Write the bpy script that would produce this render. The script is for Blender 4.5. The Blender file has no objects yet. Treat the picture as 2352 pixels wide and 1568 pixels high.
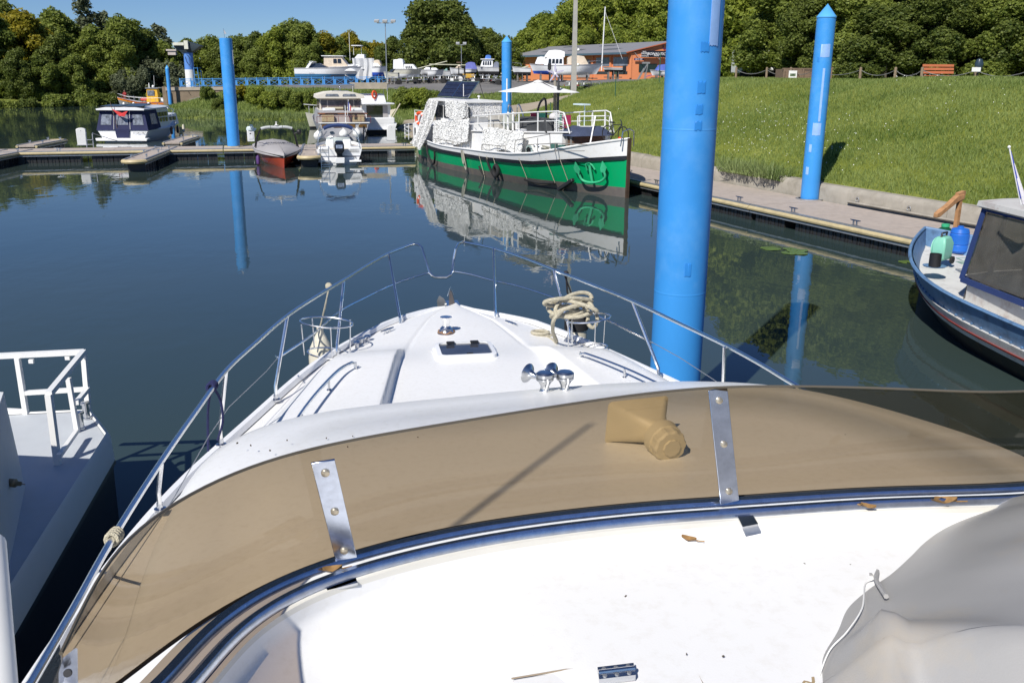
import bpy, bmesh, math, random
import numpy as np
from mathutils import Vector, Matrix
R=math.radians
random.seed(7); rng=np.random.default_rng(7)
scn=bpy.context.scene
# ---------------- camera, sky, sun, exposure ----------------
FPX=2110.; CX,CY=1176.,784.; EYE=4.5
PITCH=math.atan(609/FPX); ROLL=R(.33)
cd=bpy.data.cameras.new('camera'); cam=bpy.data.objects.new('camera',cd); scn.collection.objects.link(cam)
cd.sensor_width=36; cd.lens=FPX/2352*36; cd.clip_start=.05; cd.clip_end=5000
cam.matrix_world=Matrix.Translation((0,0,EYE))@Matrix.Rotation(math.pi/2-PITCH,4,'X')@Matrix.Rotation(ROLL,4,'Z')
scn.camera=cam
SUN_AZ=R(61); SUN_EL=R(44)       # azimuth of the direction shadows fall in, measured from +X
world=bpy.data.worlds.new('World'); scn.world=world; world.use_nodes=True
nt=world.node_tree; nt.nodes.clear()
sky=nt.nodes.new('ShaderNodeTexSky'); sky.sky_type='NISHITA'; sky.sun_disc=False
sky.sun_elevation=SUN_EL
# sun stands opposite the shadows: direction to sun (-cos az,-sin az)
sky.sun_rotation=math.atan2(-math.cos(SUN_AZ),-math.sin(SUN_AZ))
sky.air_density=.8; sky.dust_density=.0; sky.ozone_density=3.0
bg=nt.nodes.new('ShaderNodeBackground'); bg.inputs[1].default_value=.062
out=nt.nodes.new('ShaderNodeOutputWorld'); tn=nt.nodes.new('ShaderNodeMix'); tn.data_type='RGBA'; tn.blend_type='MULTIPLY'; tn.inputs[0].default_value=1; tn.inputs[7].default_value=(.66,.85,1.16,1); nt.links.new(sky.outputs[0],tn.inputs[6]); nt.links.new(tn.outputs[2],bg.inputs[0]); nt.links.new(bg.outputs[0],out.inputs[0])
sl=bpy.data.lights.new('sun','SUN'); sl.energy=4.5; sl.angle=R(.53); sl.color=(1,.955,.88)
so=bpy.data.objects.new('sun',sl); scn.collection.objects.link(so)
ld=Vector((math.cos(SUN_AZ)*math.cos(SUN_EL),math.sin(SUN_AZ)*math.cos(SUN_EL),-math.sin(SUN_EL)))
so.rotation_euler=ld.to_track_quat('-Z','Y').to_euler()
scn.view_settings.view_transform='Standard'; scn.view_settings.look='None'
scn.view_settings.exposure=.27; scn.view_settings.gamma=1; scn.view_settings.use_curve_mapping=False

# ---------------- measuring helpers: reading of the photograph -> place in the world ----------------
def ray(px,py):
    u=px-CX; v=py-CY; c,s=math.cos(ROLL),math.sin(ROLL)
    u2=u*c+v*s; v2=-u*s+v*c
    return u2/FPX, math.cos(PITCH)-v2/FPX*math.sin(PITCH), -math.sin(PITCH)-v2/FPX*math.cos(PITCH)
def P(px,py,z=0.):
    a,b,c=ray(px,py); t=(z-EYE)/c
    return (a*t,b*t,z)
def Q(px,py,Y):
    a,b,c=ray(px,py); t=Y/b
    return (a*t,Y,EYE+c*t)

# ---------------- mesh builder ----------------
def vadd(a,b): return (a[0]+b[0],a[1]+b[1],a[2]+b[2])
class MB:
    def __init__(s): s.v=[]; s.f=[]; s.m=[]; s.cur=0
    def add(s,vs,fs):
        n=len(s.v); s.v+= [tuple(p) for p in vs]; s.f+=[tuple(i+n for i in f) for f in fs]; s.m+=[s.cur]*len(fs); return s
    def box(s,c,d,rz=0,ry=0,rx=0,taper=1.,top=None):
        x,y,z=d[0]/2,d[1]/2,d[2]/2; tx,ty=(top or (taper,taper))
        vs=[(-x,-y,-z),(x,-y,-z),(x,y,-z),(-x,y,-z),(-x*tx,-y*ty,z),(x*tx,-y*ty,z),(x*tx,y*ty,z),(-x*tx,y*ty,z)]
        M=Matrix.Rotation(rz,3,'Z')@Matrix.Rotation(ry,3,'Y')@Matrix.Rotation(rx,3,'X')
        vs=[tuple(M@Vector(p)+Vector(c)) for p in vs]
        return s.add(vs,[(0,3,2,1),(4,5,6,7),(0,1,5,4),(1,2,6,5),(2,3,7,6),(3,0,4,7)])
    def bar(s,p0,p1,w,h=None,up=(0,0,1)):
        h=h or w; a=Vector(p0); b=Vector(p1); d=(b-a)
        if d.length<1e-6: return s
        d.normalize(); u=Vector(up)
        if abs(d.dot(u))>.98: u=Vector((0,1,0))
        x=d.cross(u).normalized(); y=x.cross(d)
        vs=[]
        for c in (a,b):
            for sx,sy in ((-1,-1),(1,-1),(1,1),(-1,1)): vs.append(tuple(c+x*sx*w/2+y*sy*h/2))
        return s.add(vs,[(0,1,2,3),(7,6,5,4),(0,4,5,1),(1,5,6,2),(2,6,7,3),(3,7,4,0)])
    def tube(s,pts,r,n=8,caps=True,closed=False):
        P_=[Vector(p) for p in pts]; N=len(P_)
        rr=r if isinstance(r,(list,tuple)) else [r]*N
        T=[]
        for i in range(N):
            a=P_[i-1] if (i>0 or closed) else P_[0]; b=P_[(i+1)%N] if (i<N-1 or closed) else P_[-1]
            t=(b-a); T.append(t.normalized() if t.length>1e-9 else Vector((0,0,1)))
        u=Vector((0,0,1)) if abs(T[0].z)<.95 else Vector((1,0,0))
        x=T[0].cross(u).normalized(); vs=[]; 
        for i in range(N):
            x=(x-T[i]*x.dot(T[i])); x=x.normalized() if x.length>1e-6 else T[i].orthogonal().normalized(); y=T[i].cross(x)
            for k in range(n):
                a=2*math.pi*k/n; vs.append(tuple(P_[i]+(x*math.cos(a)+y*math.sin(a))*rr[i]))
        fs=[]
        for i in range(N if closed else N-1):
            j=(i+1)%N
            for k in range(n): fs.append((i*n+k,i*n+(k+1)%n,j*n+(k+1)%n,j*n+k))
        if caps and not closed: fs+= [tuple(range(n-1,-1,-1)),tuple((N-1)*n+k for k in range(n))]
        return s.add(vs,fs)
    def lathe(s,prof,c=(0,0,0),axis=(0,0,1),n=20,sx=1,sy=1):
        A=Vector(axis).normalized(); q=Vector((0,0,1)).rotation_difference(A)
        vs=[]; fs=[]; m=len(prof)
        for r,z in prof:
            for k in range(n):
                a=2*math.pi*k/n; vs.append(tuple(q@Vector((r*math.cos(a)*sx,r*math.sin(a)*sy,z))+Vector(c)))
        for i in range(m-1):
            for k in range(n): fs.append((i*n+k,i*n+(k+1)%n,(i+1)*n+(k+1)%n,(i+1)*n+k))
        if prof[0][0]>1e-4: fs.append(tuple(range(n-1,-1,-1)))
        if prof[-1][0]>1e-4: fs.append(tuple((m-1)*n+k for k in range(n)))
        return s.add(vs,fs)
    def cyl(s,c,r,h,n=20,axis=(0,0,1)): return s.lathe([(r,0),(r,h)],c,axis,n)
    def ball(s,c,r,n=12,m=8,sc=(1,1,1)):
        vs=[];fs=[]
        for i in range(m+1):
            t=math.pi*i/m
            for k in range(n):
                a=2*math.pi*k/n; vs.append((c[0]+r*sc[0]*math.sin(t)*math.cos(a),c[1]+r*sc[1]*math.sin(t)*math.sin(a),c[2]+r*sc[2]*math.cos(t)))
        for i in range(m):
            for k in range(n): fs.append((i*n+k,(i+1)*n+k,(i+1)*n+(k+1)%n,i*n+(k+1)%n))
        return s.add(vs,fs)
    def loft(s,rings,closed=False,caps=False):
        n=len(rings[0]); vs=[p for r in rings for p in r]; fs=[]
        for i in range(len(rings)-1):
            for k in range(n if closed else n-1):
                fs.append((i*n+k,i*n+(k+1)%n,(i+1)*n+(k+1)%n,(i+1)*n+k))
        if caps: fs+=[tuple(range(n-1,-1,-1)),tuple((len(rings)-1)*n+k for k in range(n))]
        return s.add(vs,fs)
    def prism(s,poly,a,b):
        """extrude polygon (list of 3D pts) by vector b after offset a"""
        n=len(poly); v0=[vadd(p,a) for p in poly]; v1=[vadd(p,b) for p in v0]
        return s.add(v0+v1,[tuple(range(n-1,-1,-1)),tuple(range(n,2*n))]+[(i,(i+1)%n,(i+1)%n+n,i+n) for i in range(n)])
    def tri_poly(s,pts):  # flat face
        return s.add(pts,[tuple(range(len(pts)))])
    def mesh(s,name,mats,sharp=35,smooth=True):
        me=bpy.data.meshes.new(name); me.from_pydata(s.v,[],s.f)
        for m in (mats if isinstance(mats,(list,tuple)) else [mats]): me.materials.append(m)
        if any(s.m): me.polygons.foreach_set('material_index',s.m)
        bm=bmesh.new(); bm.from_mesh(me); bmesh.ops.remove_doubles(bm,verts=bm.verts,dist=1e-5)
        bmesh.ops.recalc_face_normals(bm,faces=bm.faces); bm.to_mesh(me); bm.free()
        if smooth:
            me.shade_smooth(); me.set_sharp_from_angle(angle=R(sharp))
        return me
def spline(pts,k=6,closed=False):
    """Catmull-Rom through points"""
    P_=[Vector(p) for p in pts]; n=len(P_); o=[]
    for i in range(n if closed else n-1):
        p1=P_[i]; p2=P_[(i+1)%n]
        p0=P_[i-1] if (i>0 or closed) else p1*2-p2
        p3=P_[(i+2)%n] if (i+2<n or closed) else p2*2-p1
        for j in range(k):
            t=j/k
            o.append(tuple(.5*((2*p1)+(-p0+p2)*t+(2*p0-5*p1+4*p2-p3)*t*t+(-p0+3*p1-3*p2+p3)*t*t*t)))
    if not closed: o.append(tuple(P_[-1]))
    return o
def col(*_): return scn.collection
def thing(name,label,cat,loc=(0,0,0),rz=0,group=None):
    o=bpy.data.objects.new(name,None); scn.collection.objects.link(o); o.empty_display_size=.2
    o.location=loc; o.rotation_euler=(0,0,rz); o['label']=label; o['category']=cat
    if group: o['group']=group
    return o
def tag(o,label,cat,group=None):
    o['label']=label; o['category']=cat
    if group: o['group']=group
    return o
def part(name,mb,mat,parent=None,world=False,label=None,kind=None,sharp=35,bevel=0,smooth=True):
    if world and parent is not None:
        r=parent
        while r.parent: r=r.parent
        M=(Matrix.Translation(r.location)@Matrix.Rotation(r.rotation_euler.z,4,'Z')).inverted()
        mb.v=[tuple(M@Vector(p)) for p in mb.v]
    me=mb.mesh(name,mat,sharp,smooth) if isinstance(mb,MB) else mb
    o=bpy.data.objects.new(name,me); scn.collection.objects.link(o)
    if parent is not None: o.parent=parent
    if label: o['label']=label
    if kind: o['kind']=kind
    if bevel:
        b=o.modifiers.new('bevel','BEVEL'); b.width=bevel; b.segments=2; b.limit_method='ANGLE'; b.angle_limit=R(40)
    return o
def solo(name,mb,mat,label,cat,group=None,loc=(0,0,0),**k):
    """a thing that is one mesh; mesh verts are given in world space, origin put at loc"""
    if isinstance(mb,MB): mb.v=[(p[0]-loc[0],p[1]-loc[1],p[2]-loc[2]) for p in mb.v]
    o=part(name,mb,mat,**k); o.location=loc; return tag(o,label,cat,group)
def struct(name,mb,mat,kind='structure',**k):
    o=part(name,mb,mat,**k); o['kind']=kind; return o
def clone(o,parent=None,**kw):
    c=o.copy(); scn.collection.objects.link(c)
    if parent is not None: c.parent=parent
    for ch in o.children: clone(ch,c)
    for k,v in kw.items():
        if k=='loc': c.location=v
        elif k=='rz': c.rotation_euler=(0,0,v)
        elif k=='scale': c.scale=v
        else: c[k]=v
    return c
# ---------------- materials ----------------
_mats={}
def M(name,c,rough=.5,metal=0,var=.12,vs=2.,bump=0.,bs=30,spec=.5,dirt=None,ds=1.5,damt=.5,coat=0,stretch=(1,1,1),ior=1.5,trans=0,alpha=None,blotch=None):
    if name in _mats: return _mats[name]
    m=bpy.data.materials.new(name); m.use_nodes=True; n=m.node_tree; b=n.nodes['Principled BSDF']
    b.inputs['Roughness'].default_value=rough; b.inputs['Metallic'].default_value=metal
    b.inputs['IOR'].default_value=ior; b.inputs['Coat Weight'].default_value=coat; b.inputs['Specular IOR Level'].default_value=spec
    b.inputs['Transmission Weight'].default_value=trans
    L=n.links.new
    tc=n.nodes.new('ShaderNodeTexCoord'); mp=n.nodes.new('ShaderNodeMapping'); mp.inputs['Scale'].default_value=stretch
    L(tc.outputs['Object'],mp.inputs[0])
    base=None
    def noise(sc,det=4,ro=.6):
        t=n.nodes.new('ShaderNodeTexNoise'); t.inputs['Scale'].default_value=sc; t.inputs['Detail'].default_value=det; t.inputs['Roughness'].default_value=ro
        L(mp.outputs[0],t.inputs['Vector']); return t
    t=noise(vs); r=n.nodes.new('ShaderNodeValToRGB'); L(t.outputs['Fac'],r.inputs[0])
    r.color_ramp.elements[0].position=.3; r.color_ramp.elements[1].position=.7
    r.color_ramp.elements[0].color=tuple(x*(1-var) for x in c)+(1,); r.color_ramp.elements[1].color=tuple(min(1,x*(1+var)) for x in c)+(1,)
    base=r.outputs[0]
    if dirt:
        t2=noise(ds,6,.7); r2=n.nodes.new('ShaderNodeValToRGB'); L(t2.outputs['Fac'],r2.inputs[0])
        r2.color_ramp.elements[0].position=.5; r2.color_ramp.elements[1].position=.72
        r2.color_ramp.elements[0].color=(0,0,0,1); r2.color_ramp.elements[1].color=(damt,)*3+(1,)
        mx=n.nodes.new('ShaderNodeMix'); mx.data_type='RGBA'; L(r2.outputs[0],mx.inputs[0]); L(base,mx.inputs[6]); mx.inputs[7].default_value=dirt+(1,); base=mx.outputs[2]
    L(base,b.inputs['Base Color'])
    if bump:
        t3=noise(bs,3); bp=n.nodes.new('ShaderNodeBump'); bp.inputs['Strength'].default_value=bump; bp.inputs['Distance'].default_value=.02
        L(t3.outputs['Fac'],bp.inputs['Height']); L(bp.outputs[0],b.inputs['Normal'])
    _mats[name]=m; return m
gel=M('white_gelcoat',(.8,.81,.82),.22,var=.03,dirt=(.55,.52,.45),ds=6,damt=.12)
geld=M('weathered_gelcoat',(.79,.79,.78),.34,var=.02,dirt=(.46,.43,.36),ds=34,damt=.22,bump=.05,bs=220,stretch=(1,1,1))
chrome=M('polished_steel',(.88,.88,.88),.24,1,var=.06,vs=30)
steel=M('stainless_steel',(.62,.63,.65),.22,1,var=.1,vs=20)
galv=M('galvanised_steel',(.42,.43,.44),.45,.7,var=.15,vs=8)
bluepaint=M('pile_blue',(.045,.29,.72),.45,var=.05,vs=1.2,dirt=(.16,.42,.8),ds=.9,damt=.5)
capblue=M('pile_cap_blue',(.10,.40,.80),.4,var=.06)
blackp=M('black_plastic',(.018,.018,.02),.5,var=.2)
rubber=M('black_rubber',(.015,.015,.016),.8,var=.2)
conc=M('concrete',(.34,.31,.26),.9,var=.16,vs=2,bump=.4,bs=25,dirt=(.16,.14,.10),ds=1.2,damt=.6)
deckpl=M('pontoon_planking',(.42,.36,.31),.85,var=.12,vs=5,bump=.2,bs=60)
pipe=M('cream_bumper',(.52,.43,.24),.5,var=.1,vs=4,dirt=(.3,.25,.15),ds=3)
glassd=M('dark_glass',(.02,.025,.03),.06,var=.2,spec=.8)
glassb=M('window_glass',(.10,.12,.14),.06,var=.4,vs=4,spec=.8)
white=M('white_paint',(.8,.8,.78),.4,var=.05)
wood=M('weathered_wood',(.19,.13,.09),.8,var=.3,vs=6,bump=.3,bs=40,stretch=(1,1,6))
teak=M('varnished_wood',(.22,.08,.03),.35,var=.3,vs=6)
navy=M('navy_canvas',(.013,.018,.07),.8,var=.15,bump=.3,bs=90)
rope=M('cream_rope',(.58,.53,.40),.9,var=.2,vs=40,bump=.8,bs=160)
# ---------------- terrain ----------------
SH=[ # shoreline points (land on the right-hand side of travel), each with height at the edge and slope behind it
 ((40,-60),1.0,.31),((24.6,-3.5),1.0,.31),((12.54,26.55),1.0,.31),((8.03,37.76),1.0,.31),((1.2,54.8),1.0,.28),
 ((-3,60),.0,.05),((-7.2,63),.0,.05),((-9.6,80),.05,.16),((-14,91),.05,.2),((-24,96),.05,.2),((-34,99),.05,.2),((-41,104),.05,.3),((-42.6,118),2.7,.02),
 ((-46,150),2.0,.02),((-52,172),.2,.2),((-60,168),.1,.15),((-62,145),.1,.12),((-70,128),.1,.12),((-110,112),.1,.12),((-400,60),.1,.1)]
poly=np.array([s[0] for s in SH]+[(-1500,60),(-1500,1800),(1500,1800),(1500,-60)],float)
def inside(x,y,pl):
    r=np.zeros(x.shape,bool); n=len(pl)
    for i in range(n):
        x0,y0=pl[i]; x1,y1=pl[(i+1)%n]
        c=((y0>y)!=(y1>y))&(x<(x1-x0)*(y-y0)/((y1-y0)+1e-12)+x0); r^=c
    return r
PL=[(-43,118,2.85),(-18,118,3.25),(-20,140,3.6),(0,130,3.75),(20,115,4.05),(5,88,3.95),(-14,107,3.4),(14,60,4.38),(20,45,4.42),(30,35,4.45),(60,30,4.6),(60,120,4.6),(-60,165,.9),(-75,145,.8),(-120,130,1.2),(0,170,3.8),(-45,165,1.6)]
def plateau(x,y):
    w=0;s=0
    for a,b,c in PL:
        k=1/((x-a)**2+(y-b)**2+9)**1.5; w=w+k; s=s+k*c
    return s/w
xs=np.concatenate([[-1500,-900,-500,-350],np.arange(-240,80.1,1.2),[90,110,150,250,500,900,1500]])
ys=np.concatenate([[-60,-30,-10],np.arange(0,240.1,1.2),[250,280,350,500,900,1800]])
GX,GY=np.meshgrid(xs,ys)
D=np.full(GX.shape,1e9); Z0=np.zeros(GX.shape); SL=np.zeros(GX.shape)
for i in range(len(SH)-1):
    (ax,ay),z0,s0=SH[i]; (bx,by),z1,s1=SH[i+1]
    dx,dy=bx-ax,by-ay; t=np.clip(((GX-ax)*dx+(GY-ay)*dy)/(dx*dx+dy*dy),0,1)
    d=np.hypot(GX-ax-t*dx,GY-ay-t*dy); k=d<D
    D=np.where(k,d,D); Z0=np.where(k,z0,Z0); SL=np.where(k,s0,SL)
ins=inside(GX,GY,poly)
rise=Z0+D*SL
rise=np.where(SL==.05,np.where(D<26,D*.05,1.3+(D-26)*.16),rise)
PLT=plateau(GX,GY)
k=1.2
h_=np.clip(.5+.5*(PLT-rise)/k,0,1); smin=PLT*(1-h_)+rise*h_-k*h_*(1-h_)*.5
GZ=np.where(ins,np.maximum(smin,.02),-1.6)
GZ=np.where(ins&(D<1.35)&(Z0>.9),.55,GZ)
# soften the joins of differently sloped banks
sm=GZ.copy()
for _ in range(5):
    p=np.pad(sm,1,mode='edge'); sm=(p[:-2,1:-1]+p[2:,1:-1]+p[1:-1,:-2]+p[1:-1,2:]+p[1:-1,1:-1]*2)/6
m_=np.clip((D-2.5)/3,0,1)*ins*np.clip((GY-50)/8,0,1)
GZ=GZ*(1-m_)+sm*m_
_r=rng.normal(0,1,GZ.shape); 
for _ in range(2):
    p=np.pad(_r,1,mode='edge'); _r=(p[:-2,1:-1]+p[2:,1:-1]+p[1:-1,:-2]+p[1:-1,2:]+p[1:-1,1:-1])/5
GZ=GZ+np.where(ins,_r*.22*np.clip(D/4,0,1),0)
def ground(x,y):
    i=int(np.clip(np.searchsorted(xs,x)-1,0,len(xs)-2)); j=int(np.clip(np.searchsorted(ys,y)-1,0,len(ys)-2))
    u=(x-xs[i])/(xs[i+1]-xs[i]); v=(y-ys[j])/(ys[j+1]-ys[j])
    return float((GZ[j,i]*(1-u)+GZ[j,i+1]*u)*(1-v)+(GZ[j+1,i]*(1-u)+GZ[j+1,i+1]*u)*v)
def ground_v(x,y):
    i=np.clip(np.searchsorted(xs,x)-1,0,len(xs)-2); j=np.clip(np.searchsorted(ys,y)-1,0,len(ys)-2)
    u=(x-xs[i])/(xs[i+1]-xs[i]); v=(y-ys[j])/(ys[j+1]-ys[j])
    return (GZ[j,i]*(1-u)+GZ[j,i+1]*u)*(1-v)+(GZ[j+1,i]*(1-u)+GZ[j+1,i+1]*u)*v
def npmesh(name,V,F,mats,smooth=True,mi=None):
    me=bpy.data.meshes.new(name); V=np.asarray(V,np.float32); F=np.asarray(F,np.int32)
    me.vertices.add(len(V)); me.vertices.foreach_set('co',V.ravel())
    me.loops.add(F.size); me.loops.foreach_set('vertex_index',F.ravel())
    me.polygons.add(len(F)); me.polygons.foreach_set('loop_start',np.arange(0,F.size,F.shape[1],dtype=np.int32))
    for m in (mats if isinstance(mats,(list,tuple)) else [mats]): me.materials.append(m)
    if mi is not None: me.polygons.foreach_set('material_index',np.asarray(mi,np.int32))
    if smooth: me.polygons.foreach_set('use_smooth',np.ones(len(F),bool))
    me.update(calc_edges=True); me.validate(); return me
def gridfaces(ny,nx):
    a=np.arange(ny*nx).reshape(ny,nx)
    return np.stack([a[:-1,:-1],a[:-1,1:],a[1:,1:],a[1:,:-1]],-1).reshape(-1,4)
def turf_mat():
    m=bpy.data.materials.new('turf'); m.use_nodes=True; n=m.node_tree; b=n.nodes['Principled BSDF']; L=n.links.new
    b.inputs['Roughness'].default_value=.95; b.inputs['Specular IOR Level'].default_value=.15
    tc=n.nodes.new('ShaderNodeTexCoord')
    def nz(s,d=5): 
        t=n.nodes.new('ShaderNodeTexNoise'); t.inputs['Scale'].default_value=s; t.inputs['Detail'].default_value=d; t.inputs['Roughness'].default_value=.65; L(tc.outputs['Object'],t.inputs['Vector']); return t
    r=n.nodes.new('ShaderNodeValToRGB'); L(nz(.35).outputs['Fac'],r.inputs[0])
    e=r.color_ramp.elements; e[0].position=.3; e[0].color=(.10,.14,.022,1); e[1].position=.72; e[1].color=(.27,.30,.08,1)
    x=e.new(.5); x.color=(.19,.22,.04,1)
    r2=n.nodes.new('ShaderNodeValToRGB'); L(nz(6).outputs['Fac'],r2.inputs[0]); r2.color_ramp.elements[0].color=(.45,.45,.4,1); r2.color_ramp.elements[1].color=(1.35,1.35,1.3,1)
    mx=n.nodes.new('ShaderNodeMix'); mx.data_type='RGBA'; mx.blend_type='MULTIPLY'; mx.inputs[0].default_value=1; L(r.outputs[0],mx.inputs[6]); L(r2.outputs[0],mx.inputs[7]); L(mx.outputs[2],b.inputs['Base Color'])
    bp=n.nodes.new('ShaderNodeBump'); bp.inputs['Strength'].default_value=.8; bp.inputs['Distance'].default_value=.1; L(nz(9).outputs['Fac'],bp.inputs['Height']); L(bp.outputs[0],b.inputs['Normal'])
    return m
turf=turf_mat()
struct('ground',npmesh('ground',np.stack([GX,GY,GZ],-1).reshape(-1,3),gridfaces(len(ys),len(xs)),turf),None)
def patch(name,corners,nu,nv,dz,mat,curve=None):
    """a paved sheet laid on the terrain between four corners"""
    c=[np.array(q,float) for q in corners]; U,V=np.meshgrid(np.linspace(0,1,nu),np.linspace(0,1,nv))
    X=(c[0][0]*(1-U)+c[1][0]*U)*(1-V)+(c[3][0]*(1-U)+c[2][0]*U)*V; Y=(c[0][1]*(1-U)+c[1][1]*U)*(1-V)+(c[3][1]*(1-U)+c[2][1]*U)*V
    Z=ground_v(X,Y)+dz
    return struct(name,npmesh(name,np.stack([X,Y,Z],-1).reshape(-1,3),gridfaces(nv,nu),mat),None)
asph=M('asphalt',(.16,.155,.15),.9,var=.15,vs=.4,bump=.3,bs=20,dirt=(.24,.22,.19),ds=.3,damt=.6)
slipm=M('slipway_concrete',(.34,.29,.22),.9,var=.12,vs=.4,bump=.3,bs=10,dirt=(.22,.18,.13),ds=.25,damt=.6)
def strip():
    pts=[np.array(SH[i][0],float) for i in range(5)]; V=[]; 
    for i in range(4):
        a,b=pts[i],pts[i+1]; L=np.hypot(*(b-a)); n=int(L/.8)
        for k in range(n+(i==3)):
            p=a+(b-a)*k/n; V.append(p)
    V=np.array(V); t=np.gradient(V,axis=0); t/=np.linalg.norm(t,axis=1,keepdims=True); nr=np.stack([t[:,1],-t[:,0]],1)
    rows=[]
    for d_ in (.32,.6,1.0,1.5,2.1,2.9,3.4):
        q=V+nr*d_; g=ground_v(q[:,0],q[:,1]); z=np.maximum(g+.02,1.0+.30*(d_-.3)) if d_<3.2 else g-.1
        z=np.where(d_>2.5,np.minimum(z,g+.06),z); z=np.where(d_<=.33,.96,z); rows.append(np.stack([q[:,0],q[:,1],z],1))
    G_=np.stack(rows,0); struct('grass_verge',npmesh('grass_verge',G_.reshape(-1,3),gridfaces(len(rows),len(V)),turf),None)
strip()
patch('yard_asphalt',[(-42.3,118.6),(70,72),(70,175),(-42.3,175)],100,80,.12,asph)
patch('slipway',[(-7.0,63.6),(-2.5,60.5),(0.5,86),(-11.2,88)],24,40,.05,slipm)
patch('bank_path',[(-1.5,84.2),(10,86.2),(10,89.4),(-1.5,87.6)],30,8,.05,slipm)
# ---------------- water ----------------
def water_mat():
    m=bpy.data.materials.new('river_water'); m.use_nodes=True; n=m.node_tree; b=n.nodes['Principled BSDF']; L=n.links.new
    b.inputs['Roughness'].default_value=.015; b.inputs['IOR'].default_value=1.333
    b.inputs['Base Color'].default_value=(.02,.034,.032,1)
    tc=n.nodes.new('ShaderNodeTexCoord')
    def nz(s,st,d=3):
        mp=n.nodes.new('ShaderNodeMapping'); mp.inputs['Scale'].default_value=st; L(tc.outputs['Object'],mp.inputs[0])
        t=n.nodes.new('ShaderNodeTexNoise'); t.inputs['Scale'].default_value=s; t.inputs['Detail'].default_value=d; L(mp.outputs[0],t.inputs['Vector']); return t
    c1=n.nodes.new('ShaderNodeValToRGB'); L(nz(.06,(1,1,1)).outputs['Fac'],c1.inputs[0])
    c1.color_ramp.elements[0].position=.35; c1.color_ramp.elements[0].color=(.030,.052,.054,1); c1.color_ramp.elements[1].position=.7; c1.color_ramp.elements[1].color=(.044,.062,.052,1)
    L(c1.outputs[0],b.inputs['Base Color'])
    a=nz(1.6,(1,.6,1)); w=nz(.16,(1,1,1),2)
    r=n.nodes.new('ShaderNodeValToRGB'); L(w.outputs['Fac'],r.inputs[0]); r.color_ramp.elements[0].position=.42; r.color_ramp.elements[0].color=(.15,)*3+(1,); r.color_ramp.elements[1].position=.62; r.color_ramp.elements[1].color=(1,1,1,1)
    c=nz(5.5,(1,.7,1),2)
    ad=n.nodes.new('ShaderNodeMath'); ad.operation='MULTIPLY_ADD'; L(c.outputs['Fac'],ad.inputs[0]); ad.inputs[1].default_value=.22; L(a.outputs['Fac'],ad.inputs[2])
    ml=n.nodes.new('ShaderNodeMath'); ml.operation='MULTIPLY'; L(ad.outputs[0],ml.inputs[0]); L(r.outputs[0],ml.inputs[1])
    bp=n.nodes.new('ShaderNodeBump'); bp.inputs['Strength'].default_value=1; bp.inputs['Distance'].default_value=.007; L(ml.outputs[0],bp.inputs['Height']); L(bp.outputs[0],b.inputs['Normal'])
    return m
watm=water_mat()
wm=MB(); wm.add([(-1500,-300,0),(1500,-300,0),(1500,1800,0),(-1500,1800,0)],[(0,1,2,3)]); struct('water',wm,watm)
# ---------------- foliage ----------------
def leaf_mat(name,ca,cb,tr=.45,vs=.35,rough=.55):
    m=bpy.data.materials.new(name); m.use_nodes=True; n=m.node_tree; L=n.links.new; b=n.nodes['Principled BSDF']
    b.inputs['Roughness'].default_value=rough; b.inputs['Specular IOR Level'].default_value=.3
    g=n.nodes.new('ShaderNodeNewGeometry'); tc=n.nodes.new('ShaderNodeTexCoord')
    t=n.nodes.new('ShaderNodeTexNoise'); t.inputs['Scale'].default_value=vs; t.inputs['Detail'].default_value=4; L(tc.outputs['Object'],t.inputs['Vector'])
    a=n.nodes.new('ShaderNodeMath'); a.operation='MULTIPLY_ADD'; L(g.outputs['Random Per Island'],a.inputs[0]); a.inputs[1].default_value=.5; L(t.outputs['Fac'],a.inputs[2])
    oi=n.nodes.new('ShaderNodeObjectInfo'); a2=n.nodes.new('ShaderNodeMath'); a2.operation='MULTIPLY_ADD'; L(oi.outputs['Random'],a2.inputs[0]); a2.inputs[1].default_value=.25; L(a.outputs[0],a2.inputs[2])
    r=n.nodes.new('ShaderNodeValToRGB'); L(a2.outputs[0],r.inputs[0]); r.color_ramp.elements[0].position=.45; r.color_ramp.elements[1].position=1.1 if False else 1.0
    r.color_ramp.elements[0].color=ca+(1,); r.color_ramp.elements[1].color=cb+(1,)
    L(r.outputs[0],b.inputs['Base Color'])
    tl=n.nodes.new('ShaderNodeBsdfTranslucent'); L(r.outputs[0],tl.inputs[0]); mx=n.nodes.new('ShaderNodeMixShader'); mx.inputs[0].default_value=tr
    L(b.outputs[0],mx.inputs[1]); L(tl.outputs[0],mx.inputs[2]); L(mx.outputs[0],n.nodes['Material Output'].inputs[0])
    return m
LG=leaf_mat('leaf_green',(.07,.115,.02),(.26,.31,.06))
LD=leaf_mat('leaf_dark',(.05,.085,.018),(.18,.22,.045))
LY=leaf_mat('leaf_yellow_green',(.12,.15,.015),(.38,.32,.03))
LW=leaf_mat('leaf_willow',(.09,.11,.06),(.22,.25,.14))
LB=leaf_mat('leaf_bright',(.09,.15,.02),(.31,.36,.055))
bark=M('bark',(.12,.10,.075),.95,var=.3,vs=5,bump=.6,bs=12)
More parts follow.
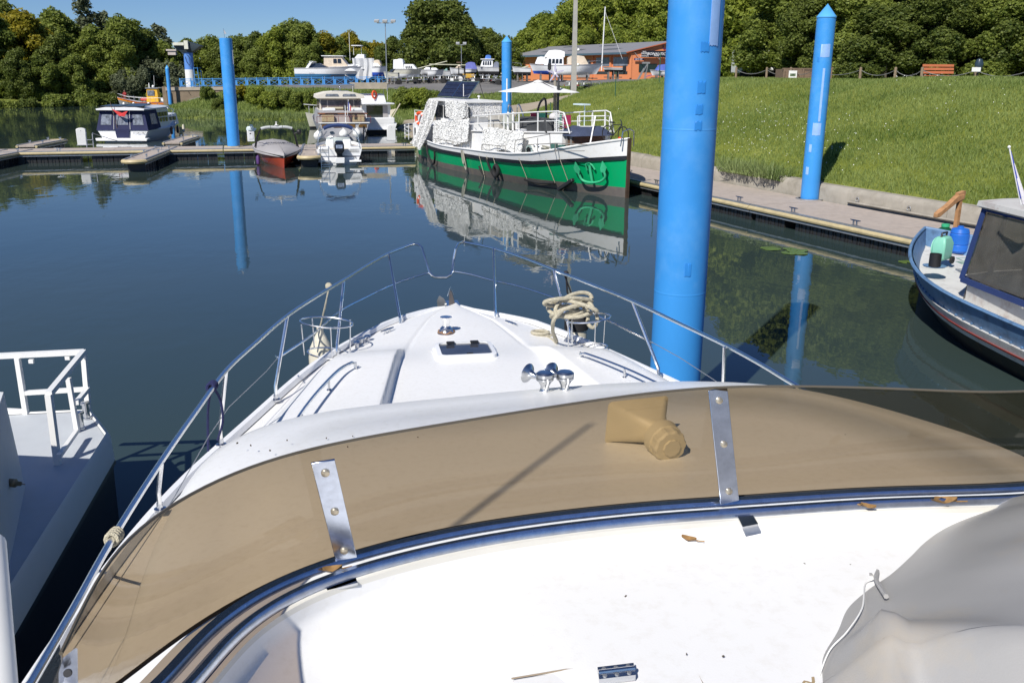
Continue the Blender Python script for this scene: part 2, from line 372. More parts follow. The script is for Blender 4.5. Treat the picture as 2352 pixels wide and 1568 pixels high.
def leaves(cent,nrm,size,jit=.7,asp=1.5,r=rng):
    """diamond leaf clusters at cent facing roughly nrm -> (V,F)"""
    n=len(cent); N=nrm+r.normal(0,jit,(n,3)); N/=np.linalg.norm(N,axis=1,keepdims=True)+1e-9
    A=np.cross(N,r.normal(0,1,(n,3))); A/=np.linalg.norm(A,axis=1,keepdims=True)+1e-9; B=np.cross(N,A)
    s=(size*(.6+.8*r.random(n)))[:,None]
    V=np.stack([cent-A*s*asp/2,cent+B*s/2+A*s*.1,cent+A*s*asp/2,cent-B*s/2+A*s*.1],1).reshape(-1,3)
    F=np.arange(4*n).reshape(n,4); return V,F
def crown(kind,seed,nl):
    """unit-ish tree crown: height 1 (trunk base at z=0), returned as leaf points"""
    r=np.random.default_rng(seed); lobes=[]
    if kind=='broad':
        for i in range(34):
            a=r.random()*6.28; h=r.random(); z=.22+.70*h; rad=.34*math.sqrt(max(.05,1-((h-.42)/.62)**2))
            q=rad*math.sqrt(r.random())*.95; lobes.append((math.cos(a)*q,math.sin(a)*q,z,.085+.07*r.random(),.9))
        lobes.append((0,0,.6,.2,1.2))
    elif kind=='poplar':
        for i in range(30):
            a=r.random()*6.28; h=r.random()**.8; z=.2+.78*h; rad=.17*(1-h)**.7+.02
            q=rad*r.random(); lobes.append((math.cos(a)*q,math.sin(a)*q,z,.03+.045*(1-h)+.02*r.random(),1.4))
    elif kind=='willow':
        for i in range(30):
            a=r.random()*6.28; h=r.random(); z=.15+.72*h; rad=.42*math.sqrt(max(.05,1-((h-.4)/.65)**2))
            q=rad*math.sqrt(r.random()); lobes.append((math.cos(a)*q,math.sin(a)*q,z,.09+.06*r.random(),1.25))
    elif kind=='bush':
        for i in range(26):
            a=r.random()*6.28; h=r.random(); z=.08+.75*h; rad=.55*math.sqrt(max(.05,1-(h*.9)**2))
            q=rad*math.sqrt(r.random()); lobes.append((math.cos(a)*q,math.sin(a)*q,z*.9,.13+.09*r.random(),1.))
    elif kind=='wall':   # bushy to the ground
        for i in range(46):
            a=r.random()*6.28; h=r.random(); z=.05+.88*h; rad=.33*math.sqrt(max(.08,1-(h*.93)**2.4))
            q=rad*math.sqrt(r.random()); lobes.append((math.cos(a)*q,math.sin(a)*q,z,.075+.07*r.random(),.95))
    lobes=np.array(lobes); w=lobes[:,3]**2; pick=r.choice(len(lobes),nl,p=w/w.sum()); Lb=lobes[pick]
    d=r.normal(0,1,(nl,3)); d[:,2]+=.25; d/=np.linalg.norm(d,axis=1,keepdims=True)
    rad=Lb[:,3:4]*(1-.45*r.random((nl,1))**1.6)*(1+.25*np.sin(d[:,:1]*9+Lb[:,:1]*40)*np.sin(d[:,2:3]*8))
    c=Lb[:,:3]+d*rad*np.stack([np.ones(nl),np.ones(nl),Lb[:,4]],1)
    c[:,2]=np.maximum(c[:,2],.01)
    return c,d,lobes
TREES={}
def tree_proto(key,kind,seed,nl,H,leaf,mat,bare=.0):
    c,d,lob=crown(kind,seed,nl); V,F=leaves(c*H,d,np.full(nl,leaf),.75,r=np.random.default_rng(seed+99))
    cm=npmesh('crown',V,F,mat,smooth=False)
    mb=MB(); r=np.random.default_rng(seed)
    zt=.8 if kind!='bush' else .5; k0=H*.018 if kind!='bush' else H*.02
    mb.tube([(0,0,-.3),(H*.004,0,H*.15),(-H*.006,H*.004,H*.45),(0,0,H*zt)],[k0*1.25,k0,k0*.7,k0*.2],7)
    big=lob[np.argsort(-lob[:,3])[:9]]
    for l in big:
        z0=max(.1,l[2]*.55)*H; mb.tube([(0,0,z0),(l[0]*H*.55,l[1]*H*.55,(z0+l[2]*H)/2),(l[0]*H,l[1]*H,l[2]*H)],[k0*.45,k0*.3,k0*.1],5)
    TREES[key]=(cm,mb.mesh('trunk',bark),H)
ORD=['first','second','third','fourth','fifth','sixth','seventh','eighth','ninth','tenth','eleventh','twelfth','thirteenth','fourteenth','fifteenth','sixteenth','seventeenth','eighteenth','nineteenth','twentieth','twenty-first','twenty-second','twenty-third','twenty-fourth']
def tree(key,x,y,H,rz,label,group,name='tree',cat='tree',zoff=0,wide=1.,mat=None):
    cm,tm,H0=TREES[key]; s=H/H0; z=ground(x,y)-.1+zoff
    t=thing(name,label,cat,(x,y,z),rz,group); w1=rng.uniform(.86,1.16); w2=rng.uniform(.86,1.16); t.scale=(s*wide*w1,s*wide*w2,s*rng.uniform(.97,1.05))
    o=bpy.data.objects.new('crown',cm); scn.collection.objects.link(o); o.parent=t
    if mat:
        o.material_slots[0].link='OBJECT'; o.material_slots[0].material=mat
    o=bpy.data.objects.new('trunk',tm); scn.collection.objects.link(o); o.parent=t
    return t
tree_proto('broad1','broad',11,26000,14,.32,LG); tree_proto('broad2','broad',12,26000,14,.32,LG)
tree_proto('wall1','wall',13,30000,14,.32,LD); tree_proto('wall2','wall',14,30000,14,.32,LG)
tree_proto('near1','wall',15,64000,13,.215,LB); tree_proto('near2','wall',16,64000,13,.215,LG)
tree_proto('pop','poplar',17,6500,16,.30,LW); tree_proto('willow','willow',18,22000,9,.23,LW)
tree_proto('bush1','bush',19,9000,3,.15,LB); tree_proto('bush2','bush',20,9000,3,.15,LG)
# ---------------- tree placement: (pixel x, distance, height, kind, material) ----------------
def place_trees(rows,fmt,group,cat='tree',name='tree'):
    rows=sorted(rows,key=lambda r:r[0]); 
    for i,(px,d,H,key,mat,*w) in enumerate(rows):
        x=Q(px,175,d)[0]
        tree(key,x,d,H,rng.random()*6.28,fmt(ORD[i],mat,key),group,name,cat,wide=w[0] if w else 1.,mat=mat)
KD={id(LG):'mid green',id(LD):'dark green',id(LY):'yellowish green',id(LW):'grey green',id(LB):'bright green'}
kn=lambda m,k:KD[id(m)]+' '+{'broad1':'rounded','broad2':'rounded','wall1':'dense leafy','wall2':'dense leafy','near1':'large leafy','near2':'large leafy','pop':'sparse pointed','willow':'soft billowing','bush1':'low','bush2':'low'}[k]
place_trees([(-60,140,14,'wall1',LG),(20,150,13.8,'broad1',LD),(-10,143,12.0,'wall2',LG),(62,146,12.6,'wall1',LY),(100,150,12.2,'broad2',LG,1.15),(150,154,13.2,'broad1',LG,1.1),(130,146,9,'wall2',LD),(205,158,16.2,'pop',LW,1.3),(250,160,13.5,'pop',LW,1.3),(228,153,11.,'wall1',LG,1.0),(295,158,12.8,'broad2',LG),(268,152,9.8,'wall2',LG),(335,162,11,'wall1',LD),(372,166,12.6,'pop',LW,1.6),(385,162,10.8,'broad1',LG),(40,139,7,'wall2',LD),(95,141,6.5,'wall1',LG),(170,145,7,'wall2',LG)],
 lambda o,m,k:f'{kn(m,k)} tree on far left bank, {o} from left','trees on the far left river bank')
place_trees([(302,150,7.2,'willow',LW),(372,158,8.6,'willow',LW,1.1)],lambda o,m,k:'grey green willow by the water '+('nearest the yellow workboat' if o=='first' else 'beside the white and blue crane column'),None,name='willow_tree')
place_trees([(125,134,3.8,'bush1',LG),(60,130,3.4,'bush2',LD),(10,128,3.,'bush1',LG),(185,138,4.2,'bush2',LG),(230,142,4.,'bush1',LD),(-40,124,3.4,'bush2',LG),(340,150,4,'bush1',LG),(275,146,3.,'bush2',LD)],lambda o,m,k:f'{kn(m,k)} bush at the far left waterline, {o} from left','bushes on the far left waterline','bush','bush')
place_trees([(430,172,9.5,'wall1',LG),(480,172,10.4,'broad1',LG),(520,168,9.2,'wall2',LD),(560,174,10,'broad2',LG),(600,172,9.4,'wall1',LD),(640,170,10.9,'wall2',LB),(668,176,11.8,'broad1',LG),(700,170,10.7,'wall1',LG),(740,172,9.6,'broad2',LY),(728,166,8,'wall2',LG),(775,174,9.2,'wall1',LG),(800,180,9.6,'broad1',LY),(835,184,8.6,'wall2',LG),(860,186,8,'broad2',LY),(460,150,5.4,'bush1',LG),(780,168,6.5,'wall2',LG),(830,176,6.4,'wall1',LG),(588,166,7,'wall2',LG)],
 lambda o,m,k:f'{kn(m,k)} tree behind blue railing, {o} from left','trees behind the boat yard')
place_trees([(900,172,8.0,'wall1',LD),(875,180,6.0,'wall2',LD),(945,172,7.0,'broad1',LD),(965,158,9.8,'wall1',LD,1.1),(1008,155,12.9,'broad2',LD,1.15),(1020,160,9.,'wall2',LD,1.2),(1060,155,10.2,'wall1',LD),(1100,165,9.4,'wall2',LD),(1125,160,9.,'pop',LG,1.7),(1140,158,7.5,'wall1',LD),(1180,168,7.2,'pop',LG,1.8),(930,164,5.5,'wall2',LD),(1175,170,5,'wall1',LD)],
 lambda o,m,k:f'{kn(m,k)} tree in central dark clump, {o} from left','dark trees behind the middle of the yard')
place_trees([(1212,205,11.,'wall2',LB),(1235,210,13.5,'wall1',LB),(1262,215,15,'broad1',LB,1.2),(1300,210,15.5,'wall2',LB),(1330,216,17,'broad2',LB,1.2),(1370,210,17,'wall1',LB),(1400,218,18,'broad1',LB,1.2),(1440,212,18,'wall2',LB),(1475,218,19,'broad2',LB,1.2),(1510,210,19,'wall1',LB),(1545,214,20,'wall2',LB),(1285,204,9,'wall2',LB),(1345,202,10,'wall1',LB),(1405,203,11,'wall2',LB),(1465,204,12,'wall1',LB),(1525,204,14,'wall2',LB),(1240,203,8,'wall1',LB)],
 lambda o,m,k:f'{kn(m,k)} tree behind orange building, {o} from left','bright trees behind the orange building')
place_trees([(1715,78,11,'near1',LG),(1760,74,12,'near2',LB),(1840,72,12,'near1',LG),(1790,68,6.2,'near1',LG,1.3),(1925,70,12.5,'near2',LG),(2000,68,12.,'near1',LG),(2060,64,9,'near2',LD,1.2),(2110,66,13,'near1',LD),(2180,64,12,'near2',LD),(2250,66,13,'near1',LG),(2320,64,12,'near2',LD),(2400,62,12,'near1',LD),(1950,63,6,'near2',LG,1.2),(2150,59,5,'near1',LD,1.5),(2290,58,5.4,'near2',LG,1.4),(1870,64,5.4,'near2',LD,1.3),(2370,57,6,'near1',LD,1.4),(2030,60,4.4,'near1',LD,1.5),(2220,60,5,'near2',LD,1.5)],
 lambda o,m,k:f'{kn(m,k)} tree behind the rope fence, {o} from left','trees on top of the right bank')
place_trees([(470,108,1.9,'bush1',LG),(590,104,2.2,'bush2',LB),(615,101,2.3,'bush1',LB),(652,102,2.4,'bush2',LG),(690,100,2.3,'bush1',LG),(720,101,2.1,'bush2',LB),(540,106,2.2,'bush1',LY),(750,99,2.1,'bush1',LG),(930,97,2.6,'bush2',LG),(962,96,2.6,'bush1',LB),(990,95,2.2,'bush2',LG),(500,102,1.6,'bush2',LD)],
 lambda o,m,k:f'{kn(m,k)} bush on the grassy left bank, {o} from left','bushes on the grassy left bank','bush','bush')
tree('pop',Q(1455,175,198)[0],198,15,1,'bare reddish brown tree trunk behind the ridge of the orange building',None,mat=None) if False else None
# ---------------- grass ----------------
GR=leaf_mat('grass_blade',(.10,.185,.028),(.33,.40,.12),tr=.5,vs=.25)
DR=leaf_mat('reed_blade',(.09,.15,.03),(.26,.32,.12),tr=.3)
flw=M('white_petal',(.75,.76,.72),.7)
def blades(n,xr,yr,hmin,hmax,wd,cond,seed,near=None):
    r=np.random.default_rng(seed); X=[];Y=[]
    tot=0
    while tot<n:
        x=r.uniform(*xr,n*4); y=r.uniform(*yr,n*4); k=cond(x,y)
        if near: k&=r.random(n*4)<np.clip((near/np.maximum(y,1))**2,0,1)
        x=x[k];y=y[k]; X.append(x);Y.append(y); tot+=len(x)
        if len(x)==0: break
    x=np.concatenate(X)[:n]; y=np.concatenate(Y)[:n]; n=len(x); z=ground_v(x,y)
    dd_,ii_=dist_shore(x,y); z=np.where((ii_<4)&(dd_<2.2),np.maximum(z,1.0+.30*(dd_-.3)),z)
    h=r.uniform(hmin,hmax,n); a=r.uniform(0,6.28,n); w=wd*h
    lx=r.normal(0,.35,n)*h; ly=r.normal(0,.35,n)*h
    ca,sa=np.cos(a)*w,np.sin(a)*w
    V=np.stack([np.stack([x-ca,y-sa,z-.03],1),np.stack([x+ca,y+sa,z-.03],1),np.stack([x+lx+ca*.5,y+ly+sa*.5,z+h*.75],1),np.stack([x+lx*1.3-ca*.2,y+ly*1.3-sa*.2,z+h],1)],1).reshape(-1,3)
    return V,np.arange(4*n).reshape(n,4)
def dist_shore(x,y):
    d=np.full(x.shape,1e9); zz=np.zeros(x.shape)
    for i in range(len(SH)-1):
        (ax,ay),z0,_=SH[i]; (bx,by),_,_=SH[i+1]; dx,dy=bx-ax,by-ay
        t=np.clip(((x-ax)*dx+(y-ay)*dy)/(dx*dx+dy*dy),0,1); q=np.hypot(x-ax-t*dx,y-ay-t*dy); zz=np.where(q<d,i,zz); d=np.minimum(d,q)
    return d,zz
paved=[np.array([(-7.2,62.5),(-2.3,59),(.7,86.2),(-11.4,88.2)]),np.array([(-2,84),(10.2,86),(10.2,89.6),(-2,87.8)]),np.array([(-42.3,118.6),(70,72),(70,175),(-42.3,175)])]
def grassy(x,y):
    k=inside(x,y,poly)
    for p in paved: k&=~inside(x,y,p)
    return k
def rb(x,y): d,i=dist_shore(x,y); return grassy(x,y)&(d>.45)&(d<24)&(i<=4)&(x>-2)
V,F=blades(300000,(-2,34),(20,82),.04,.15,.13,rb,1,near=34)
struct('bank_grass',npmesh('bank_grass',V,F,GR,smooth=False),None,kind='stuff')
def lb(x,y): return grassy(x,y)&(y>84)&(y<120)&(x<16)
V,F=blades(90000,(-44,16),(84,120),.1,.38,.14,lb,2)
struct('left_bank_grass',npmesh('left_bank_grass',V,F,GR,smooth=False),None,kind='stuff')
def rd(x,y): d,i=dist_shore(x,y); return inside(x,y,poly)&(d<1.8)&(i>=7)&(i<12)&(y>84)
V,F=blades(9000,(-44,-10),(78,120),.25,.7,.06,rd,3)
struct('shore_reeds',npmesh('shore_reeds',V,F,DR,smooth=False),None,kind='stuff')
_fr=np.random.default_rng(5); fc=[]
for cpx,cY,n,sp in ((1745,39,150,1.2),(1700,44,110,1.5),(1840,40,60,1.1),(1930,34.5,60,1.3),(1900,38,50,1.7),(2010,36,40,1.6),(2090,45,60,1.2),(1640,48,90,2.6),(2190,36,30,2),(1560,55,70,3.),(1800,35,50,1.2),(2250,40,25,2),(1990,31.5,30,1)):
    x0=Q(cpx,300,cY)[0]; fc.append(np.stack([_fr.normal(x0,sp*.7,n),_fr.normal(cY,sp,n)],1))
fc=np.concatenate(fc); k=rb(fc[:,0],fc[:,1]); fc=fc[k]; fz=ground_v(fc[:,0],fc[:,1])+_fr.uniform(.14,.27,len(fc))
fc=fc[::2]; fz=fz[::2]
cen=np.stack([fc[:,0],fc[:,1],fz],1); V,F=leaves(cen,np.tile([-.4,-.6,.6],(len(cen),1)),np.full(len(cen),.032),.4,1.0)
struct('white_flowers',npmesh('white_flowers',V,F,flw,smooth=False),None,kind='stuff')
# coarse plants standing against the kerb wall
V,F=blades(900,(8.2,11.4),(33.5,38.6),.25,.62,.035,lambda x,y:(lambda d:(d[0]<.35))(dist_shore(x,y)),4)
gm=npmesh('tall_grass_clump',V,F,DR,smooth=False); gt=part('tall_grass_clump',gm,None); gt['kind']='stuff'
# ---------------- kerb wall behind the right pontoon ----------------
wu=Vector((8.03-12.54,37.76-26.55,0)).normalized(); wn=Vector((wu.y,-wu.x,0))   # wn points inland
kw=thing('retaining_wall','long low concrete retaining wall between right pontoon and grass bank','wall',(12.54,26.55,0),math.atan2(wu.y,wu.x))
for i in range(-3,6):
    mb=MB(); a=i*5.9; L_=5.88; top=1.02+(.03 if i%2 else 0)
    prof=[(.0,-.6),(.0,.86),(.03,.95),(.10,top),(-.0-.42+.0,top)] 
    pts=[(0,-1.6),(0,.84),(-.05,.95),(-.14,top),(-.5,top),(-.5,-1.6)]
    mb.loft([[(a,p[0]*1.0,p[1]) for p in pts],[(a+L_,p[0],p[1]) for p in pts]],closed=True,caps=True)
    part('wall_section',mb,conc,kw)
mb=MB(); mb.tube([(-14,.06,.66),(-6,.05,.62),(0,.06,.6),(4,.05,.6)],.045,6); part('pipe_run',mb,conc,kw)
for i,xx in enumerate((-4.2,-2.2,1.4,3.6)):
    mb=MB(); mb.tube([(xx+.07*math.cos(t*.8),.04,.72+.07*math.sin(t*.8)) for t in range(8)],.013,5,closed=True); part('mooring_ring',mb,galv,kw)
# ---------------- pontoons ----------------
cleatm=steel
def cleat_mb(s=1.):
    mb=MB(); mb.bar((-.05*s,0,0),(-.05*s,0,.09*s),.03*s); mb.bar((.05*s,0,0),(.05*s,0,.09*s),.03*s); mb.tube([(-.16*s,0,.105*s),(-.08*s,0,.1*s),(.08*s,0,.1*s),(.16*s,0,.105*s)],[.01*s,.018*s,.018*s,.01*s],6); return mb
cell=MB(); 
for zz,w in ((-.5,.43),(-.02,.47),(.36,.47),(.42,.42)): pass
cell.loft([[(x*w/2,y*.4-.0,z) for x,y in ((-1,-1),(1,-1),(1,1),(-1,1))] for z,w in ((-.5,.94),(-.3,1.0),(.34,1.0),(.42,.88))],closed=True,caps=True)
for k in (-.12,.12): cell.box((k*1.0,-.41,.02),(.03,.03,.6))
cellm=cell.mesh('float_cell',M('float_black',(.022,.022,.024),.45,var=.3,vs=4,dirt=(.10,.09,.05),ds=5,damt=.35))
cleat_me=cleat_mb().mesh('cleat',cleatm)
def pontoon(label,origin,ang,L,W,group=None,cells=True,front=True,back=True,cl=(1,4),top=.58,ends=True,gap=None,cellL=.53,name='pontoon'):
    t=thing(name,label,'pontoon',(origin[0],origin[1],0),ang,group)
    mb=MB(); n=max(1,round(L/2.95)); l=L/n
    for i in range(n): mb2=MB(); mb2.box(((i+.5)*l,W/2,top-.05),(l-.02,W-.1,.1)); part('deck_panel',mb2,deckpl,t)
    ys=([0] if front else [])+([W] if back else [])
    for y in ys:
        s=-1 if y==0 else 1
        mb=MB(); mb.tube([(0,y+s*.05,top-.08),(L/2,y+s*.05,top-.08),(L,y+s*.05,top-.08)],.075,10); part('bumper_pipe',mb,pipe,t)
        mb=MB(); mb.bar((0,y,top+.012),(L,y,top+.012),.10,.05); mb.bar((0,y+s*.03,top-.20),(L,y+s*.03,top-.20),.05,.06); part('edge_rail',mb,galv,t)
        if cells:
            m=int(L/cellL)
            for i in range(m):
                if gap and i%gap==gap-1: continue
                if y==W and not back: continue
                o=bpy.data.objects.new('float_cell',cellm); scn.collection.objects.link(o); o.parent=t; o.location=((i+.5)*cellL,y-s*.48,0); o.rotation_euler=(0,0,0 if s<0 else math.pi); o.scale=(cellL*.93,1,1)
    for q in np.arange(cl[0],L,cl[1]):
        for y in ys:
            o=bpy.data.objects.new('cleat',cleat_me); scn.collection.objects.link(o); o.parent=t; o.location=(q,y+(.12 if y==0 else -.12),top+.03); o.scale=(1.3,1.3,1.3)
    return t
pu=Vector((.958,.286,0)); pn=Vector((-.286,.958,0)); pang=math.atan2(.286,.958)
PO=Vector((-26.6,47.9,0))
def pp(x,y): v=PO+pu*x+pn*y; return (v.x,v.y,0)
# main walkway in two lengths, left and right of the big left pile
o1=pp(-14,0); pontoon('long far pontoon walkway left of the tall flat-topped blue pile',o1,pang,14+11.2,2.6,back=False,gap=7,cl=(2,5))
o1=pp(11.25,0); pontoon('far pontoon walkway behind the speedboats right of the flat-topped pile',o1,pang,10.6,2.6,back=False,gap=6,cl=(2,4))
def finger(a,b,w,label,cells=True):
    A=Vector(a[:2]); B=Vector(b[:2]); d=B-A; ang=math.atan2(d.y,d.x); n=Vector((-d.y,d.x)).normalized()
    o=A-n*w/2; t=pontoon(label,(o.x,o.y,0),ang,d.length,w,'finger pontoons',cells=cells,cl=(1.5,2.8),gap=9,cellL=.6,top=.575)
    mb=MB(); mb.tube([(d.length+.02,-.05,.5),(d.length+.28,w*.2,.5),(d.length+.34,w*.5,.5),(d.length+.28,w*.8,.5),(d.length+.02,w+.05,.5)],.1,8); mb.box((d.length+.1,w/2,.52),(.4,w*.8,.09)); part('end_bumper',mb,pipe,t)
    # triangular knees where the finger meets the walkway
    return t
finger(P(385,337,.6),P(308,366,.6),.95,'finger pontoon pointing at the viewer below the navy canopied boat')
finger(P(395,326,.6),P(438,313,.6),.95,'finger pontoon pointing away beside the navy canopied boat')
finger(P(60,333,.6),P(132,320,.6),.95,'finger pontoon at far left pointing away from the viewer')
finger(P(45,343,.6),P(-60,362,.6),1.3,'finger pontoon cut by the left edge of the picture')
finger(P(716,331,.6),P(709,357,.6),.95,'finger pontoon between the orange speedboat and the outboard boat')
finger(P(480,234,.6),P(330,242,.6),1.6,'distant pontoon against the quay wall behind the thin blue pile')
# right-hand pontoon
ro=P(2121,559,.5); rb_=P(1468,392,.5); d=Vector((rb_[0]-ro[0],rb_[1]-ro[1])); RA=math.atan2(wu.y,wu.x)
fr=Vector((12.54,26.55,0))-wn*3.0   # front edge offset from the wall
o_=fr-wu*14
rp=thing
def rpont(s0,s1,label,gap=12):
    o=fr+wu*s0
    return pontoon(label,(o.x,o.y,0),RA,s1-s0,2.98,'right pontoon lengths',front=False,gap=gap,cl=(1,2.9),top=.5,cellL=.5)
# local y of this frame points to the water side, so the front is y=W
def rpont2(s0,s1,label):
    o=Vector((12.54,26.55,0))-wn*.12+wu*s0
    return pontoon(label,(o.x,o.y,0),RA,s1-s0,3.0,'pontoon lengths along the right bank',front=False,back=True,gap=13,cl=(.8,2.7),top=.5,cellL=.5)
rpont2(-16,-3.2,'nearest length of the right bank pontoon beside the blue hulled boat')
rpont2(-3.16,5.0,'pontoon length in front of the pointed right pile and wall step')
rpont2(5.04,15,'pontoon length crossing behind the thick foreground pile')
rpont2(15.04,34,'farthest length of the right bank pontoon hidden behind the green barge')
# pedestals, ladder
def P2(px,py,z=.6): return P(px,py,z)
def slab(px,py,label,h=.95,w=.5):
    x,y,z=P(px,py,.58); t=thing('service_pedestal',label,'pedestal',(x,y,.58),pang,'service pedestals on the far pontoon')
    mb=MB(); pts=[(-w/2,0,0),(w/2,0,0),(w/2,0,h-.08)]+[(w/2*math.cos(a),0,h-.08+.1*math.sin(a)) for a in np.linspace(.3,math.pi-.3,7)]+[(-w/2,0,h-.08)]
    mb.prism(pts,(0,-.14,0),(0,.28,0)); part('housing',mb,white,t,bevel=.02); mb=MB(); mb.cyl((0,-.15,h-.13),.015,.01,8,(0,-1,0)); part('lock',mb,blackp,t)
    mb=MB(); mb.box((0,0,.02),(w+.08,.36,.04)); part('foot_plate',mb,galv,t)
slab(190,334,'white round-topped service pedestal beside the aluminium ladder')
slab(899,323,'white round-topped service pedestal beside the stern of the green barge')
x,y,z=P(577,325,.58); t=thing('service_pedestal','white domed meter pedestal with grey panel right of the flat-topped pile','pedestal',(x,y,.58),pang)
mb=MB(); mb.box((0,0,.33),(.42,.36,.66)); part('housing',mb,white,t,bevel=.02)
mb=MB(); mb.lathe([(.24,.66),(.245,.72),(.23,.82),(.16,.89),(0,.91)],n=18); part('domed_cap',mb,M('pale_plastic',(.6,.68,.7),.4),t)
mb=MB(); mb.box((0,-.19,.36),(.24,.02,.42)); part('meter_door',mb,gel,t); mb=MB(); mb.box((-.02,-.203,.48),(.1,.01,.06)); part('meter_window',mb,glassd,t)
x,y,z=P(208,338,.6); t=thing('ladder','grey aluminium ladder hooked over the edge of the far pontoon','ladder',(x,y,0),pang)
for s in (-.17,.17): mb=MB(); mb.tube([(s,.25,1.35),(s,-.02,1.3),(s,-.1,.6),(s,-.12,-.7)],.028,8); part('stile',mb,galv,t)
for k in range(7): mb=MB(); mb.bar((-.17,-.1,1.0-.25*k),(.17,-.1,1.0-.25*k),.035); part('rung',mb,galv,t)
mb=MB(); mb.bar((.17,.1,1.33),(1.9,1.2,.62),.03); part('stay',mb,galv,t)
# ---------------- mooring piles ----------------
def pile(x,y,r,ztop,cone,label,col_=bluepaint,collar=None,zc=.5):
    t=thing('mooring_pile',label,'mooring pile',(x,y,0),0)
    mb=MB(); mb.lathe([(r,-3),(r,0),(r,ztop*.3),(r,ztop*.6),(r,ztop-.01)]+([] if cone else [(r-.03,ztop),(r-.03,ztop-.02)]),n=48); part('shaft',mb,col_,t)
    if cone: mb=MB(); mb.lathe([(r+.015,ztop-.02),(r+.015,ztop+.015),(0,ztop+cone)],n=40); part('conical_cap',mb,capblue,t)
    if collar:
        mb=MB(); mb.lathe([(r+.06,zc-.12),(r+.2,zc-.12),(r+.2,zc+.0),(r+.06,zc+.0),(r+.06,zc-.12)],n=8); part('guide_collar',mb,collar,t)
    return t
big=pile(2.13,11.4,.325,7.6,.3,'thick bright blue mooring pile close to the bow, cut by the top edge')
lx,ly,_=P(537,336,.6); z=Q(524,88,ly)[2]; lp=pile(lx,ly,.34,z,0,'tall flat-topped blue mooring pile standing through the far left pontoon',collar=pipe,zc=.62)
mb=MB(); mb.tube([(-.05,0,z),(-.08,0,z+.5)],.012,5); part('rod',mb,steel,lp); mb=MB(); mb.add([(-.075,0,z+.45),(.04,.02,z+.3),(.06,.02,z+.22),(-.07,0,z+.2),(-.075,.01,z+.45),(.04,.03,z+.3),(.06,.03,z+.22),(-.07,.01,z+.2)],[(0,1,2,3),(7,6,5,4),(0,4,5,1),(1,5,6,2),(2,6,7,3),(3,7,4,0)]); part('grey_flag',mb,M('grey_cloth',(.4,.42,.45),.8),lp)
mb=MB(); mb.box((.335,-.02,z-1.0),(.03,.12,.75)); part('white_plate',mb,white,lp)
_,fy,_=P(385,246,.6); a=Q(382,158,fy); pile(a[0]+.1,fy,.22,a[2],.45,'thin distant pointed blue mooring pile in front of the workboat dock',zc=.62)
a=Q(1164,97,64); pile(a[0],64,.33,a[2],.42,'pointed blue mooring pile behind the wheelhouse of the green barge')
mb=None
rx,ry,_=P(1861,458,.5); ry=ry+.1; a=Q(1896,40,ry); rpile=pile(rx+.0,ry,.30,a[2],.42,'pointed blue mooring pile with pale patches on the right pontoon')
for pl__,r__,zz_ in ((big,.325,(1.9,3.9,5.9)),(rpile,.30,(2.2,4.2)),(lp,.34,(1.8,3.8))):
    for z__ in zz_: mb=MB(); mb.lathe([(r__,z__-.012),(r__+.0018,z__-.004),(r__+.0018,z__+.004),(r__,z__+.012)],n=48); part('weld_seam',mb,bluepaint,pl__)
alg=M('algae_band',(.05,.07,.03),.8,var=.4,vs=6)
for pl__,r__ in ((big,.325),(lp,.34)):
    mb=MB(); nn=40; mb.loft([[((r__+o_)*math.cos(a),(r__+o_)*math.sin(a),z_+(.05*math.sin(a*5)+.03*math.sin(a*11) if z_>0 else 0)) for a in np.linspace(0,2*math.pi,nn,endpoint=False)] for z_,o_ in ((-.3,.004),(.16,.004),(.17,-.002))],closed=True); part('algae_band',mb,alg,pl__)
ring=MB(); ring.lathe([(.38,.5),(.46,.5),(.46,.53),(.38,.53),(.38,.5)],n=24); part('deck_ring',ring,galv,rpile)
def patchcyl(r,a0,a1,z0,z1,n=10):
    mb=MB(); rr=r+.006; e=.012
    ring0=[]; 
    for i in range(n+1):
        a=a0+(a1-a0)*i/n; j=random.uniform(-e,e)*.8
        ring0.append([(rr*math.cos(a),rr*math.sin(a),z0+j),(rr*math.cos(a),rr*math.sin(a),z1+random.uniform(-e,e)*1.5),((rr-.008)*math.cos(a),(rr-.008)*math.sin(a),z1),((rr-.008)*math.cos(a),(rr-.008)*math.sin(a),z0)])
    mb.loft(ring0,closed=True,caps=True); return mb
pl_=M('touch_up_pale',(.28,.46,.80),.5,var=.1,vs=6); pd_=M('touch_up_deep',(.03,.24,.66),.45)
for a0,a1,z0,z1,m in ((-1.9,-.9,5.15,5.55,pl_),(-1.5,-1.25,3.1,4.8,pl_),(-2.0,-1.1,2.65,3.05,pl_),(-2.2,-1.9,2.1,2.35,pl_),(-2.35,-2.0,1.35,1.6,pl_),(-2.2,-1.95,5.0,5.15,pd_)): part('paint_patch',patchcyl(.3,a0-.25,a1-.25,z0,z1),m,rpile)
for a0,a1,z0,z1,m in ((-1.55,-1.25,4.32,4.45,pd_),(-1.57,-1.3,4.08,4.18,pd_),(-1.57,-1.3,3.9,4.0,pd_),(-1.52,-1.2,4.78,4.88,pd_),(-1.2,-.8,4.85,5.4,pl_),(-1.62,-1.38,2.15,2.3,pd_)): part('paint_patch',patchcyl(.325,a0,a1,z0,z1),m,big)
